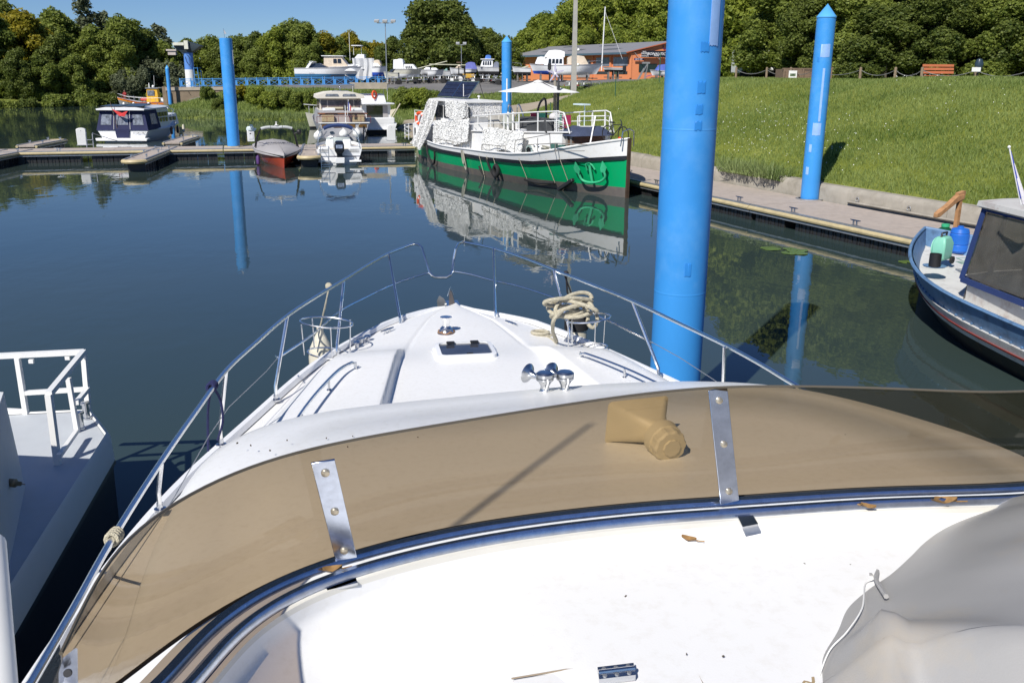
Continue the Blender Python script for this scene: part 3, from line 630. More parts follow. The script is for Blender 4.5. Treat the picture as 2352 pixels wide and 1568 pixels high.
# ---------------- lily pads ----------------
lily=M('lily_leaf',(.10,.16,.03),.45,var=.2)
for i,(px,py,r,s) in enumerate(((1770,571,.28,''),(1815,572,.2,''),(1828,577,.24,''),(1838,582,.2,''),(1813,581,.22,''),(1843,575,.16,''),(2082,574+28,.2,''))):
    x,y,_=P(px,py,.012); mb=MB(); n=14; a0=random.random()*6
    pts=[(x,y,.014)]+[(x+r*math.cos(a0+.25+5.8*k/n),y+r*math.sin(a0+.25+5.8*k/n),.012+.01*(k%3==0)) for k in range(n+1)]
    mb.prism(pts,(0,0,0),(0,0,.006))
    solo('lily_pad',mb,lily,['lone lily pad left of the reflected pile','back left lily pad of the group by the reflected pile','middle lily pad of the group by the reflected pile','front right lily pad of the group by the reflected pile','front left lily pad of the group by the reflected pile','small lily pad at the right of the group','yellowish lily pad near the bow of the blue boat'][i],'lily pad','lily pads',loc=(x,y,0))
# ---------------- the yacht we stand on ----------------
BO=(.2,3.5,0)
yt=thing('motor_yacht','white motor yacht we stand on, with tinted windscreen and steel pulpit','boat',BO)
def yp(name,mb,mat,parent=None,**k): return part(name,mb,mat,parent or yt,world=True,**k)
Le=[P(*a,2.05)[:2] for a in ((994,738),(912,761),(808,804),(730,843),(634,919),(612,952))]
Le=[(-.62,9.34)]+Le+[(-2.02,5.6),(-2.08,4.7),(-2.0,3.4),(-1.8,1.6),(-1.55,0),(-1.1,-3)]
Re=[P(*a,2.05)[:2] for a in ((1090,740),(1138,748),(1233,767),(1316,791),(1394,826),(1515,876))]
Re=[(-.56,9.35)]+Re+[(1.7,6.55),(2.25,5.3),(2.6,4.2),(2.9,2.5),(3.1,0.6),(3.6,-2.6)]
def resample(pts,n):
    s=[Vector((p[0],p[1],p[2] if len(p)>2 else 0)) for p in spline([(p[0],p[1],p[2] if len(p)>2 else 0) for p in pts],10)]
    L=[0]
    for a,b in zip(s,s[1:]): L.append(L[-1]+(b-a).length)
    o=[];j=0
    for i in range(n):
        t=L[-1]*i/(n-1)
        while j<len(L)-2 and L[j+1]<t: j+=1
        q=(t-L[j])/max(1e-9,L[j+1]-L[j]); o.append(s[j].lerp(s[j+1],q))
    return o
NS=70
LL=resample(Le,NS); RR=resample(Re,NS)
def smooth_(a,n,k0=1):
    for _ in range(n): a=a[:k0]+[(a[i-1]+a[i]*2+a[i+1])/4 for i in range(k0,len(a)-1)]+a[-1:]
    return a
LL=smooth_(LL,25,6); RR=smooth_(RR,25,6)
def sstep(a,b,x):
    t=min(1,max(0,(x-a)/(b-a))); return t*t*(3-2*t)
def deckz(i,w):
    c=(LL[i]+RR[i])/2; y=c.y
    sheer=2.05+.10*sstep(6,9.4,y)
    z=sheer+.07*(1-w*w)
    ra=.17*sstep(8.0,7.3,y) if y<8.0 else 0
    a=abs(w)
    z+=ra*sstep(.93,.80,a)*(1-.62*sstep(.452,.432,a))
    z-=.012*math.exp(-((a-.445)/.02)**2)*sstep(7.4,8.1,y)
    return z
mb=MB(); ws=np.unique(np.concatenate([np.linspace(-1,1,41),np.linspace(.38,.5,9),-np.linspace(.38,.5,9)]))
rings=[]
for i in range(NS):
    rings.append([tuple((LL[i].lerp(RR[i],(w+1)/2)).xy)+(deckz(i,w),) for w in ws])
mb.loft(rings); yp('foredeck',mb,geld,sharp=60)
# hull sides under the deck edge, with a rounded toe rail
for side,E_ in ((-1,LL),(1,RR)):
    mb=MB(); rg=[]
    for i in range(NS):
        c=(LL[i]+RR[i])/2; e=E_[i]; o=(e-c); o=o.normalized() if o.length>1e-3 else Vector((side,0,0))
        z=2.05+.10*sstep(6,9.4,c.y); b=max(0,(c.y-5)/4.4); bow=Vector((-.04,.0,0))
        def at(off,zz,f=1): 
            q=c+(e-c)*f+o*off; return (q.x,q.y-(1-f)*b*.9,zz)
        rg.append([at(-.03,z+.01),at(-.01,z+.045),at(.03,z+.045),at(.05,z+.01),at(.05,z-.07),at(.03,z-.09),at(.0,z-.45,.97),at(0,z-.95,.86-.1*b),at(0,.55,.74-.3*b),at(0,0.05,.66-.42*b),at(0,-.5,.4-.3*b)])
    mb.loft(rg); yp('hull_side',mb,gel,sharp=50)
# saloon roof with rounded brow
ZB=2.85
brow=[P(*a,ZB) for a in ((246,1568),(300,1390),(366,1215),(392,1168),(415,1135),(443,1085),(495,1034),(560,998),(640,972),(760,950),(1000,925),(1200,905),(1400,889),(1560,884),(1700,887),(1820,898),(2000,938),(2200,1000),(2352,1055))]
brow=[(-.95,-.6,ZB),(-1.06,.6,ZB)]+brow+[(2.62,2.3,ZB),(2.85,.8,ZB),(3.1,-.6,ZB)]
bo=smooth_(resample(brow,170),12); ctr=Vector((.75,.8,0))
def ins_(p,d,z):
    v=(Vector((ctr.x,min(p.y,3.0)*.6+.3,0))-Vector((p.x,p.y,0))); v.normalize(); return (p.x+v.x*d,p.y+v.y*d,z)
rings=[]
for p in bo:
    rings.append([ins_(p,.42,2.05),ins_(p,.14,2.72),ins_(p,.05,2.74),ins_(p,.0,2.79),ins_(p,.0,2.84),ins_(p,.025,2.88),ins_(p,.09,2.905),ins_(p,.30,2.945),ins_(p,.50,2.965),ins_(p,.515,2.975),ins_(p,.90,2.995),ins_(p,1.25,3.0)])
mb=MB(); mb.loft([r[2:] for r in rings]); yp('saloon_roof',mb,geld,sharp=50)
mb=MB(); mb.tri_poly([r[-1] for r in rings]); yp('roof_centre',mb,geld,smooth=False)
mb=MB(); mb.loft([r[:3] for r in rings]); yp('saloon_windows',mb,glassd)
# flybridge coaming and chrome
ZR=3.75
rc=[P(*a,ZR) for a in ((350,1585),(361,1568),(397,1512),(444,1454),(523,1391),(627,1331),(700,1304),(800,1272),(950,1235),(1100,1205),(1300,1178),(1500,1158),(1670,1148),(2000,1126),(2352,1116))]
rc=[(-.60,.42,ZR),(-.585,.72,ZR)]+rc+[(1.35,1.70,ZR),(1.75,1.55,ZR),(2.05,1.2,ZR),(2.25,.5,ZR)]
rv=smooth_(resample(rc,220),30); cc=Vector((.9,.1,0))
def off(i,d,z):
    a=rv[max(0,i-1)]; b=rv[min(len(rv)-1,i+1)]; t=(b-a); t.z=0; t.normalize(); n=Vector((t.y,-t.x,0)); d=d*.62 if 0<=d<=.3 else d
    p=rv[i]+n*d; return (p.x,p.y,z)
def band(name,prof,mat,parent=None,sharp=40,i0=0,i1=None):
    mb=MB(); mb.loft([[off(i,d,z) for d,z in prof] for i in range(i0,i1 or len(rv))]); return yp(name,mb,mat,parent,sharp=sharp)
band('flybridge_coaming',[(-.42,2.98),(-.30,3.02),(-.16,3.25),(-.06,3.66),(-.03,3.735),(.0,3.74)],gel)
chs=M('scuffed_chrome',(.62,.67,.78),.24,1,var=.12,vs=60)
band('windscreen_rail',[(-.004,3.742),(.0,3.752),(.006,3.757),(.028,3.757),(.034,3.752),(.036,3.742)],chs)
band('white_bead',[(.036,3.742),(.038,3.748),(.056,3.748),(.058,3.742)],gel)
band('black_seal',[(.058,3.742),(.058,3.738),(.066,3.738),(.066,3.742)],rubber)
band('coaming_trim',[(.066,3.740),(.068,3.752),(.074,3.757),(.088,3.757),(.094,3.752),(.096,3.740)],chs)
band('cream_bead',[(.096,3.738),(.098,3.744),(.112,3.744),(.114,3.735)],M('cream_gasket',(.70,.68,.62),.6))
# dashboard: falls away from the rail on the port side
dash=M('dashboard_gelcoat',(.79,.79,.785),.32,var=.03,vs=1.2,dirt=(.52,.47,.38),ds=40,damt=.18,bump=.04,bs=300)
mb=MB(); rg=[]
for i in range(len(rv)):
    lf=sstep(-.0,-.5,rv[i].x); dp=.012+.055*lf
    a=Vector(off(i,.114,0)); row=[(a.x,a.y,3.735),(*off(i,.117,0)[:2],3.722),(*off(i,.122,0)[:2],3.722-dp*.3)]
    w0=.122+.05*lf+.02; row.append((*off(i,w0,0)[:2],3.722-dp*.55)); row.append((*off(i,w0+.05,0)[:2],3.722-dp*.72)); row.append((*off(i,w0+.09,0)[:2],3.720-dp*.80))
    b=Vector(row[-1]); 
    for k in (.25,.5,.75,1.): 
        q=b.lerp(Vector((.75,-.35,b.z-.10)),k); row.append((q.x,q.y,b.z-.04*k))
    rg.append(row)
mb.loft(rg); yp('dashboard',mb,dash,sharp=60)
def dz(px,py):  # find the dashboard height under a reading by a few refinements
    return 3.70
mb=MB(); pnl=[P(1175,1566,3.697),P(1300,1545,3.697),P(1590,1529,3.697),P(1625,1600,3.697),P(1180,1640,3.697)]
mb.prism([(p[0],p[1],3.694) for p in pnl],(0,0,0),(0,0,.008)); yp('locker_lid',mb,dash,bevel=.003); mb=MB(); mb.tube([(p[0],p[1],3.703) for p in pnl[:4]],.0013,5); yp('lid_seam',mb,M('seam_brown',(.30,.24,.17),.8))
hg=[P(1372,1535,3.712),P(1455,1525,3.712),P(1460,1553,3.712),P(1376,1563,3.712)]
mb=MB(); mb.prism(hg,(0,0,-.006),(0,0,.009)); h_=yp('hinge',mb,steel)
for k in range(6):
    f=(k%3+.5)/3; a=Vector(hg[0]).lerp(Vector(hg[1]),f); b=Vector(hg[3]).lerp(Vector(hg[2]),f); q=a.lerp(b,.22 if k<3 else .8)
    mb=MB(); mb.lathe([(.0032,0),(.003,.0012),(0,.0016)],(q.x,q.y,3.715),n=10); yp('screw',mb,galv,h_)
a=Vector(hg[0]).lerp(Vector(hg[3]),.5); b=Vector(hg[1]).lerp(Vector(hg[2]),.5)
mb=MB(); mb.tube([(a.x,a.y,3.716),(b.x,b.y,3.716)],.0035,8); yp('hinge_pin',mb,steel,h_)
# tinted windscreen
def tint():
    m=bpy.data.materials.new('tinted_acrylic'); m.use_nodes=True; n=m.node_tree; L=n.links.new; n.nodes.remove(n.nodes['Principled BSDF'])
    t=n.nodes.new('ShaderNodeBsdfTransparent'); t.inputs[0].default_value=(.43,.335,.22,1); g=n.nodes.new('ShaderNodeBsdfGlossy'); g.inputs['Roughness'].default_value=.04
    f=n.nodes.new('ShaderNodeFresnel'); gg_=n.nodes.new('ShaderNodeNewGeometry'); mr_=n.nodes.new('ShaderNodeMapRange'); mr_.inputs[3].default_value=1.3; mr_.inputs[4].default_value=1/1.3; L(gg_.outputs['Backfacing'],mr_.inputs[0]); L(mr_.outputs[0],f.inputs[0]); mx=n.nodes.new('ShaderNodeMixShader'); L(f.outputs[0],mx.inputs[0]); L(t.outputs[0],mx.inputs[1]); L(g.outputs[0],mx.inputs[2])
    d=n.nodes.new('ShaderNodeBsdfDiffuse'); d.inputs[0].default_value=(.30,.25,.18,1); tc=n.nodes.new('ShaderNodeTexCoord'); nz=n.nodes.new('ShaderNodeTexNoise'); nz.inputs['Scale'].default_value=5; nz.inputs['Detail'].default_value=8; L(tc.outputs['Object'],nz.inputs['Vector'])
    r=n.nodes.new('ShaderNodeMapRange'); r.inputs[1].default_value=.3; r.inputs[2].default_value=.8; r.inputs[3].default_value=.03; r.inputs[4].default_value=.06; L(nz.outputs['Fac'],r.inputs[0])
    m2=n.nodes.new('ShaderNodeMixShader'); L(r.outputs[0],m2.inputs[0]); L(mx.outputs[0],m2.inputs[1]); L(d.outputs[0],m2.inputs[2]); L(m2.outputs[0],n.nodes['Material Output'].inputs[0])
    return m
tintm=tint()
bot=[P(175,1640,3.74)]+[P(*a,3.74) for a in ((285,1568),(366,1491),(455,1423),(540,1382),(627,1327),(700,1300),(800,1268),(950,1229),(1100,1199),(1300,1172),(1500,1152),(1670,1142),(2000,1120),(2352,1110))]+[(1.38,1.73,3.74),(1.8,1.57,3.74),(2.1,1.22,3.74)]
top=[P(*a,3.975) for a in ((140,1500),(157,1470),(251,1263),(314,1208),(410,1143),(523,1086),(653,1041),(817,1007),(1073,965),(1397,914),(1628,888),(1838,886),(2100,893),(2352,903))]+[(1.24,1.62,3.975),(1.66,1.5,3.975),(1.95,1.2,3.975)]
B_=smooth_(resample(bot,120),20); T_=smooth_(resample(top,120),20)
mb=MB(); mb.loft([[tuple(b),tuple(b.lerp(t,.5)),tuple(t)] for b,t in zip(B_,T_)]); yp('windscreen',mb,tintm,sharp=80)
edge=M('acrylic_edge',(.10,.085,.06),.3)
mb=MB(); mb.tube([tuple(t) for t in T_],.0022,6); yp('windscreen_top_edge',mb,edge)
mb=MB(); mb.tube([tuple(t) for t in B_],.003,6); yp('windscreen_bottom_edge',mb,rubber)
for (x0,y0),(x1,y1),w in (((741,1044),(795,1274),.034),((1641,889),(1672,1150),.036)):
    b=Vector(P(x1,y1,3.76)); t=Vector(P(x0,y0,3.97)); d=(b-t).normalized(); v=Vector((math.cos(.2),math.sin(.2),0)); nn=d.cross(v).normalized()
    if nn.y>0: nn=-nn
    mb=MB(); c0=t+nn*.013; c1=b+nn*.007; mb.bar(c0,c1,w,.004,up=nn); s=yp('screen_strap',mb,chs,bevel=.001)
    for k in (.10,.48,.90):
        q=c0.lerp(c1,k)+nn*.002; mb=MB(); mb.lathe([(.0065,0),(.006,.003),(.003,.0045),(0,.005)],q,nn,12); yp('bolt',mb,M('brass_bolt',(.55,.48,.36),.4,.8),s)
# end plate of the screen, lower left
e0=Vector(P(178,1488,3.98)); e1=Vector(P(180,1600,3.85)); e2=Vector(P(140,1600,3.85)); e3=Vector(P(140,1545,3.93)); e4=Vector(P(150,1510,3.96))
mb=MB(); mb.prism([tuple(q) for q in (e0,e1,e2,e3,e4)],(0,0,0),(0,-.004,.003)); pl=yp('screen_end_plate',mb,chs)
q=P(163,1546,3.93); mb=MB(); mb.lathe([(.004,0),(.004,.003)],(q[0],q[1]-.004,q[2]+.004),(0,-.9,.4),12); yp('slot',mb,blackp,pl)
g0=[P(*a,3.9) for a in ((137,1478),(140,1520),(108,1600),(68,1600))]; mb=MB(); mb.prism(g0,(0,0,0),(0,.004,-.02)); yp('rubber_pad',mb,M('wet_black_rubber',(.02,.02,.02),.25,bump=1,bs=300),pl)
# clip and small scuff plate on the coaming
c4=[P(*a,3.752) for a in ((1694,1182),(1730,1180),(1742,1200),(1706,1207))]; mb=MB(); mb.prism(c4,(0,0,-.006),(0,0,.004)); yp('canopy_clip',mb,steel)
c4=[P(*a,3.77) for a in ((740,1305),(815,1290),(820,1303),(750,1320))]; mb=MB(); mb.prism(c4,(0,0,-.03),(0,0,.004)); yp('canopy_clip',mb,steel)
# pulpit and rails
TR=resample([P(*a,2.70) for a in ((70,1568),(170,1395),(262,1230),(370,1060),(450,945),(520,850),(590,785),(660,725),(725,682),(800,637),(850,606),(893,582),(930,567),(950,560))],60)
TL=[(-1.42,.9,2.72),(-1.44,1.6,2.71)]+[tuple(t) for t in TR]
tip=[P(*a,z) for a,z in (((962,562),2.70),((970,570),2.68),((978,597),2.58),((987,625),2.47),((992,633),2.44),((1000,637),2.42),((1025,637),2.42),((1034,632),2.44),((1039,622),2.47),((1042,595),2.58),((1046,574),2.68),((1053,560),2.71))]
TRr=[P(*a,2.70) for a in ((1062,556),(1090,561),(1134,571),(1200,592),(1272,620),(1370,658),(1453,692),(1560,742),(1667,793),(1750,838),(1825,883),(1950,950))]
TRr=TRr+[(2.4,4.2,2.7),(2.8,2.0,2.7),(3.05,0,2.7)]
mb=MB(); mb.tube(TL+tip+spline(TRr,5),.0145,10); rail=yp('pulpit_rail',mb,chrome)
MLp=[P(*a,z) for a,z in (((984,627),2.46),((940,640),2.44),((899,655),2.42),((840,683),2.40),((782,714),2.38),((721,766),2.36),((638,821),2.36))]
mb=MB(); mb.tube(spline(MLp,5),.011,8); yp('mid_rail',mb,chrome)
MRp=[P(*a,z) for a,z in (((1039,623),2.46),((1080,630),2.45),((1135,645),2.42),((1200,660),2.41),((1300,694),2.39),((1395,735),2.38),((1487,780),2.36))]
mb=MB(); mb.tube(spline(MRp,5),.011,8); yp('mid_rail',mb,chrome)
w=[P(638,821,2.36),P(612,852,2.35),P(525,935,2.34),P(480,1000,2.33),P(400,1142,2.32),(-1.7,2.8,2.32),(-1.5,.8,2.32)]
mb=MB(); mb.tube(w,.003,5); yp('guard_wire',mb,galv)
w=[P(1487,780,2.36),P(1560,820,2.35),P(1640,872,2.34),P(1720,930,2.33),(2.5,4.0,2.32)]; mb=MB(); mb.tube(w,.003,5); yp('guard_wire',mb,galv)
for q in (w[0],P(638,821,2.36)): mb=MB(); mb.tube([(q[0]-.03,q[1]+.05,q[2]),(q[0]+.03,q[1]-.08,q[2])],.006,6); yp('turnbuckle',mb,steel)
def stan(f,t,zt=2.70,zf=2.10):
    a=P(*f,zf); b=P(*t,zt); mb=MB(); a2=(a[0],a[1],a[2]+.10)
    mb.tube([a,vadd(a,((b[0]-a[0])*.02,(b[1]-a[1])*.02,.11)),b],.0135,8); o=yp('stanchion',mb,chrome)
    mb=MB(); mb.lathe([(.035,-.01),(.035,.004),(.018,.012),(.017,.04)],a,n=12); yp('foot',mb,steel,o)
for f,t in (((920,757),(893,583)),((775,818),(790,642)),((634,917),(660,726)),((508,1020),(519,852)),((368,1168),(370,1062)),((1138,746),(1134,572)),((1310,788),(1272,622)),((1512,876),(1453,692))): stan(f,t)
for i_,(x,y) in enumerate(((1.50,6.13),(2.55,4.2),(2.85,2.4),(-1.78,1.7))):
    mb=MB(); mb.tube([(x,y,2.08),(x-.02,y,2.7)],.0135,8); yp('stanchion',mb,chrome)
# grab rails
def grab(pts,posts,z):
    pp_=[P(*a,z) for a in pts]; mb=MB(); s=spline(pp_,5); a=s[0]; b=s[-1]
    mb.tube([(a[0],a[1],a[2]-.07)]+[vadd(a,(0,0,-.02))]+s[1:-1]+[vadd(b,(0,0,-.02)),(b[0],b[1],b[2]-.07)],.012,8); g=yp('grab_rail',mb,chrome)
    for q in posts:
        c=P(*q,z); mb=MB(); mb.tube([(c[0],c[1],c[2]-.075),c],.009,8); mb.lathe([(.02,-.085),(.02,-.07),(.01,-.06)],c,n=10); yp('post',mb,steel,g)
grab([(680,966),(705,930),(738,890),(780,848),(815,829)],[(693,952),(755,874),(817,832)],2.34)
grab([(1333,808),(1390,828),(1450,852),(1510,880),(1548,897)],[(1333,808),(1435,847),(1530,890)],2.34)
# channel line / toe moulding on the port side deck
# hatch
hc=[P(*a,2.245) for a in ((1006,789),(1124,784),(1141,815),(1002,820))]
hcx=sum(p[0] for p in hc)/4; hcy=sum(p[1] for p in hc)/4; ha=math.atan2(hc[1][1]-hc[0][1],hc[1][0]-hc[0][0])
def rrect(w,h,r,n=5):
    o=[]
    for cx,cy,a0 in ((w/2-r,h/2-r,0),(-w/2+r,h/2-r,90),(-w/2+r,-h/2+r,180),(w/2-r,-h/2+r,270)):
        for k in range(n+1): a=R(a0+90*k/n); o.append((cx+r*math.cos(a),cy+r*math.sin(a)))
    return o
def tl(p,z): c,s=math.cos(ha),math.sin(ha); return (hcx+p[0]*c-p[1]*s,hcy+p[0]*s+p[1]*c,z)
zh=2.205; HW,HH=.50,.43
mb=MB(); o1=rrect(HW,HH,.06); i1=rrect(HW-.07,HH-.07,.04); oo=rrect(HW+.05,HH+.05,.08)
mb.loft([[tl(p,z) for p in s] for s,z in ((oo,zh-.05),(oo,zh+.012),(o1,zh+.016),(o1,zh+.045),(i1,zh+.05),(i1,zh+.035))],closed=True); hat=yp('deck_hatch',mb,gel,sharp=40)
mb=MB(); mb.tri_poly([tl(p,zh+.038) for p in i1]); yp('hatch_pane',mb,M('smoked_pane',(.05,.055,.07),.08,var=.4,vs=4,spec=.9),hat,smooth=False)
for s in (-.11,.10): mb=MB(); mb.box(tl((s,HH/2-.055),zh+.058),(.07,.035,.014),rz=ha); yp('hatch_hinge',mb,blackp,hat)
mb=MB(); mb.box(tl((.02,-HH/2+.05),zh+.05),(.05,.02,.012),rz=ha); yp('hatch_handle',mb,blackp,hat)
# windlass, roller, anchor, cleats
x,y,_=P(1025,762,2.2); wl=MB(); wl.lathe([(.085,0),(.085,.03),(.07,.045),(.062,.06)],(x,y,2.16),n=24); W=yp('windlass',wl,steel)
mb=MB(); mb.lathe([(.05,.07),(.06,.075),(.035,.10),(.037,.15),(.055,.175),(.056,.185),(.0,.19)],(x,y,2.16),n=24); yp('capstan_drum',mb,chrome,W)
mb=MB(); mb.tube([(x+.07*math.cos(a),y+.07*math.sin(a),2.2+.008*math.sin(a*5)) for a in np.linspace(0,6.0,26)],.012,6); yp('chain',mb,M('rusty_chain',(.25,.15,.09),.8,.3),W)
ax,ay,_=P(1000,725,2.3); AW=thing('anchor','galvanised folding anchor stowed on the bow roller beyond the windlass','anchor',(-.68,9.38,2.16),R(-8))
mb=MB(); mb.prism([(-.17,.0,-.02),(-.19,.02,.10),(-.14,-.02,.20),(-.06,-.02,.16),(-.01,-.05,.08),(0,.1,-.04)],(0,0,0),(.0,.02,0)); part('fluke',mb,galv,AW)
mb=MB(); mb.bar((.0,-.35,.0),(.03,.2,.03),.04,.06); part('shank',mb,galv,AW)
mb=MB(); mb.prism([(.02,.0,0),(.03,0,.24),(.06,0,.31),(.09,0,.22),(.13,0,.06)],(0,0,0),(0,.015,0)); part('crown_plate',mb,M('dark_steel',(.10,.09,.09),.4,.6),AW)
mb=MB(); mb.tube([(.0,0,.2),(.055,0,.36),(.11,0,.22)],.008,6); part('shackle',mb,steel,AW)
AW.scale=(.62,.62,.62)
mb=MB(); mb.box((-.63,9.36,2.17),(.16,.4,.05),rz=R(10)); yp('bow_roller',mb,steel)
def dcleat(px,py,ang):
    x,y,z=P(px,py,2.14); mb=MB(); mb.bar((x-.03*math.cos(ang),y-.03*math.sin(ang),z-.03),(x-.03*math.cos(ang),y-.03*math.sin(ang),z+.045),.022); mb.bar((x+.03*math.cos(ang),y+.03*math.sin(ang),z-.03),(x+.03*math.cos(ang),y+.03*math.sin(ang),z+.045),.022)
    mb.tube([(x-.09*math.cos(ang),y-.09*math.sin(ang),z+.05),(x,y,z+.048),(x+.09*math.cos(ang),y+.09*math.sin(ang),z+.05)],[.008,.014,.008],8); yp('deck_cleat',mb,steel)
dcleat(832,789,1.1); dcleat(890,768,1.0); dcleat(1174,752,-.9); 
for px,py in ((820,797),(845,783)): 
    x,y,z=P(px,py,2.14); mb=MB(); mb.lathe([(.02,-.03),(.016,.03),(.034,.045),(.03,.055),(0,.06)],(x,y,z),n=12); yp('bollard',mb,steel)
# lip beading on port side deck
# horns
def hornset():
    for k,(px,py) in enumerate(((1251,905),(1297,903))):
        x,y,_=P(px,py,2.90); mb=MB(); mb.lathe([(.042,0),(.04,.01),(.024,.03),(.022,.05),(.034,.075),(.046,.085),(.046,.095),(.040,.098),(.047,.101),(.047,.118),(.036,.127),(0,.129)],(x,y,2.895),n=24); H=yp('horn',mb,M('brushed_alloy',(.60,.61,.62),.25,1,var=.15,vs=30))
        mb=MB(); d=Vector((-.75,.62,.12)).normalized() if k==0 else Vector((-.62,.78,.1)).normalized(); st=Vector((x,y,2.895+.082))
        mb.lathe([(.012,0),(.014,.06),(.02,.085),(.034,.105),(.052,.118),(.054,.118),(.05,.112),(.02,.09),(.001,.085)],st,d,24); yp('bell',mb,M('brushed_alloy',(.6,.6,.6)),H)
        mb=MB(); mb.tube([(x+.012,y-.046,2.895+.10),(x+.015,y-.056,2.895+.085),(x+.002,y-.054,2.895+.04),(x+.006,y-.045,2.89)],.005,6); yp('cable',mb,white,H)
hornset()
# loud hailer behind the screen
sp=M('hailer_plastic',(.62,.56,.40),.5); x,y,_=P(1524,1052,2.97)
mb=MB(); mb.box((x,y,2.98),(.09,.07,.02)); mb.box((x,y,3.02),(.035,.03,.08)); hl=yp('loudspeaker',mb,sp)
d=Vector((-.30,.93,.12)).normalized(); c=Vector((x-.005,y-.02,3.06)); rt=Vector((d.y,-d.x,0)).normalized(); up=rt.cross(d)
def rr(w,h,dist,r=.03,o=(0,0)): return [tuple(c+d*dist+rt*(p[0]+o[0])+up*(p[1]+o[1])) for p in rrect(w,h,min(r,w*.45,h*.45))]
mb=MB(); mb.loft([rr(.08,.08,.03,.04),rr(.10,.10,.07,.045),rr(.17,.13,.12,.03,(-.02,.0)),rr(.26,.18,.17,.02,(-.045,.01)),rr(.28,.20,.175,.02,(-.045,.01)),rr(.27,.19,.182,.02,(-.045,.01)),rr(.2,.14,.14,.02,(-.03,.01))],closed=True); yp('horn_flare',mb,sp,hl)
mb=MB(); n=40; pr=[]
for r_,dd in ((.0,-.075),(.035,-.075),(.037,-.068),(.062,-.066),(.068,-.055),(.068,-.02),(.075,-.015),(.078,.03),(.05,.06)):
    pr.append([tuple(c+d*dd+(rt*math.cos(2*math.pi*k/n)+up*math.sin(2*math.pi*k/n))*(r_*(1+.06*(k%4<2 and .03<r_<.07)))) for k in range(n)])
mb.loft(pr,closed=True); yp('driver_cap',mb,sp,hl,sharp=25)
# antenna mast aft, casting the thin shadow across the roof
mb=MB(); mb.tube([(-1.6,.35,2.95),(-1.6,.35,6.9)],.011,8); yp('antenna',mb,white)
# ---------------- fenders, ropes ----------------
def fend(x,y,z0,L_,r,label,mat,conic=True):
    t=thing('fender',label,'fender',(x,y,z0)); mb=MB()
    mb.lathe([(.0,-.02),(.05,0),(r*.8,.06),(r,.14),(r,L_*.6),(r*.9,L_*.72),(r*.45,L_*.9),(.03,L_*.97),(.03,L_*1.04),(0,L_*1.05)],n=20); part('body',mb,mat,t)
    return t
fw=M('dirty_fender',(.66,.62,.50),.5,var=.1,dirt=(.3,.26,.18),ds=9,damt=.5)
fx,fy,_=P(737,822,2.05); fl=fend(fx-.02,fy+.12,1.66,.62,.115,'grubby cream fender hanging outside the port rail below the basket',fw)
k0=P(755,657,2.7); mb=MB(); q=(fx-.02,fy+.12,1.66+.64); mb.tube([k0,((k0[0]*.5+q[0]*.5)+.01,(k0[1]+q[1])/2,(k0[2]+q[2])/2),q],.006,6); mb.tube([(k0[0]+.01,k0[1]-.02,k0[2]),q],.006,6); part('hanging_rope',mb,rope,fl,world=True)
mb=MB(); mb.ball(k0,.032,10,8); part('knot',mb,rope,fl,world=True)
fx2,fy2,_=P(1306,778,2.05); fr2=fend(fx2+.08,fy2+.12,1.72,.6,.11,'grubby cream fender under the coiled rope on the starboard rail',fw)
mb=MB(); mb.lathe([(.118,.40),(.118,.50),(.06,.58)],(fx2+.08,fy2+.12,1.72),n=20); part('black_sleeve',mb,rubber,fr2,world=True)
k1=P(1300,628,2.7); q=(fx2+.08,fy2+.12,2.33); bkm=M('black_strap',(.02,.018,.022),.8); mb=MB(); mb.tube([k1,(k1[0]+.02,(k1[1]+q[1])/2,2.5),q],.009,6); mb.tube([vadd(k1,(-.02,0,0)),q],.007,6); mb.ball(k1,.028,10,6); part('black_strap',mb,bkm,fr2,world=True)
# fender baskets
def basket(cx,cy,s,hoops):
    for ii,(z,a,b) in enumerate(hoops):
        n=22; pts=[(cx+a*math.cos(2*math.pi*k/n),cy+b*math.sin(2*math.pi*k/n),z+.02*math.cos(2*math.pi*k/n)*s) for k in range(n)]
        mb=MB(); mb.tube(pts,.0075,6,closed=True); g=yp('fender_basket_hoop',mb,chrome)
    z0,a,b=hoops[0]; z1=hoops[-1][0]
    for th in (.6,2.3,3.6,5.0):
        mb=MB(); mb.tube([(cx+a*math.cos(th),cy+b*math.sin(th),z0),(cx+a*.95*math.cos(th),cy+b*.95*math.sin(th),z1)],.0065,6); yp('fender_basket_bar',mb,chrome)
x,y,_=P(750,740,2.42); basket(x,y,-1,[(2.42,.23,.17),(2.14,.18,.15)])
x,y,_=P(1345,735,2.42); basket(x+.02,y+.0,1,[(2.44,.20,.16),(2.16,.18,.15)])
# coil of cream rope on the starboard rail
def ropepts(pts,n=8): return spline(pts,n)
rc_=thing('mooring_rope','thick cream rope heaped over the starboard fender basket with a loop hanging down','rope',P(1310,720,2.5))
X0,Y0,_=P(1310,712,2.50)
loops=[]
for k,(w_,h_,dx,dz_,tilt) in enumerate(((.20,.06,.0,.0,0),(.17,.09,.03,.03,.4),(.22,.05,-.02,.05,-.3),(.15,.07,-.03,-.03,.7),(.19,.06,.05,.01,-.5))):
    pts=[(X0+dx+w_*math.cos(a)*math.cos(tilt*.5),Y0+.10*math.sin(a+k),2.52+dz_+h_*math.sin(a+tilt)) for a in np.linspace(0,5.6,14)]
    mb=MB(); mb.tube(ropepts(pts,4),.018,8); part('rope_turn',mb,rope,rc_,world=True)
a=P(1275,715,2.5); 
mb=MB(); mb.tube(ropepts([P(1290,715,2.52),P(1272,735,2.46),P(1270,762,2.30),P(1278,785,2.16),P(1262,778,2.14),P(1240,768,2.15)],6),.018,8); part('rope_tail',mb,rope,rc_,world=True)
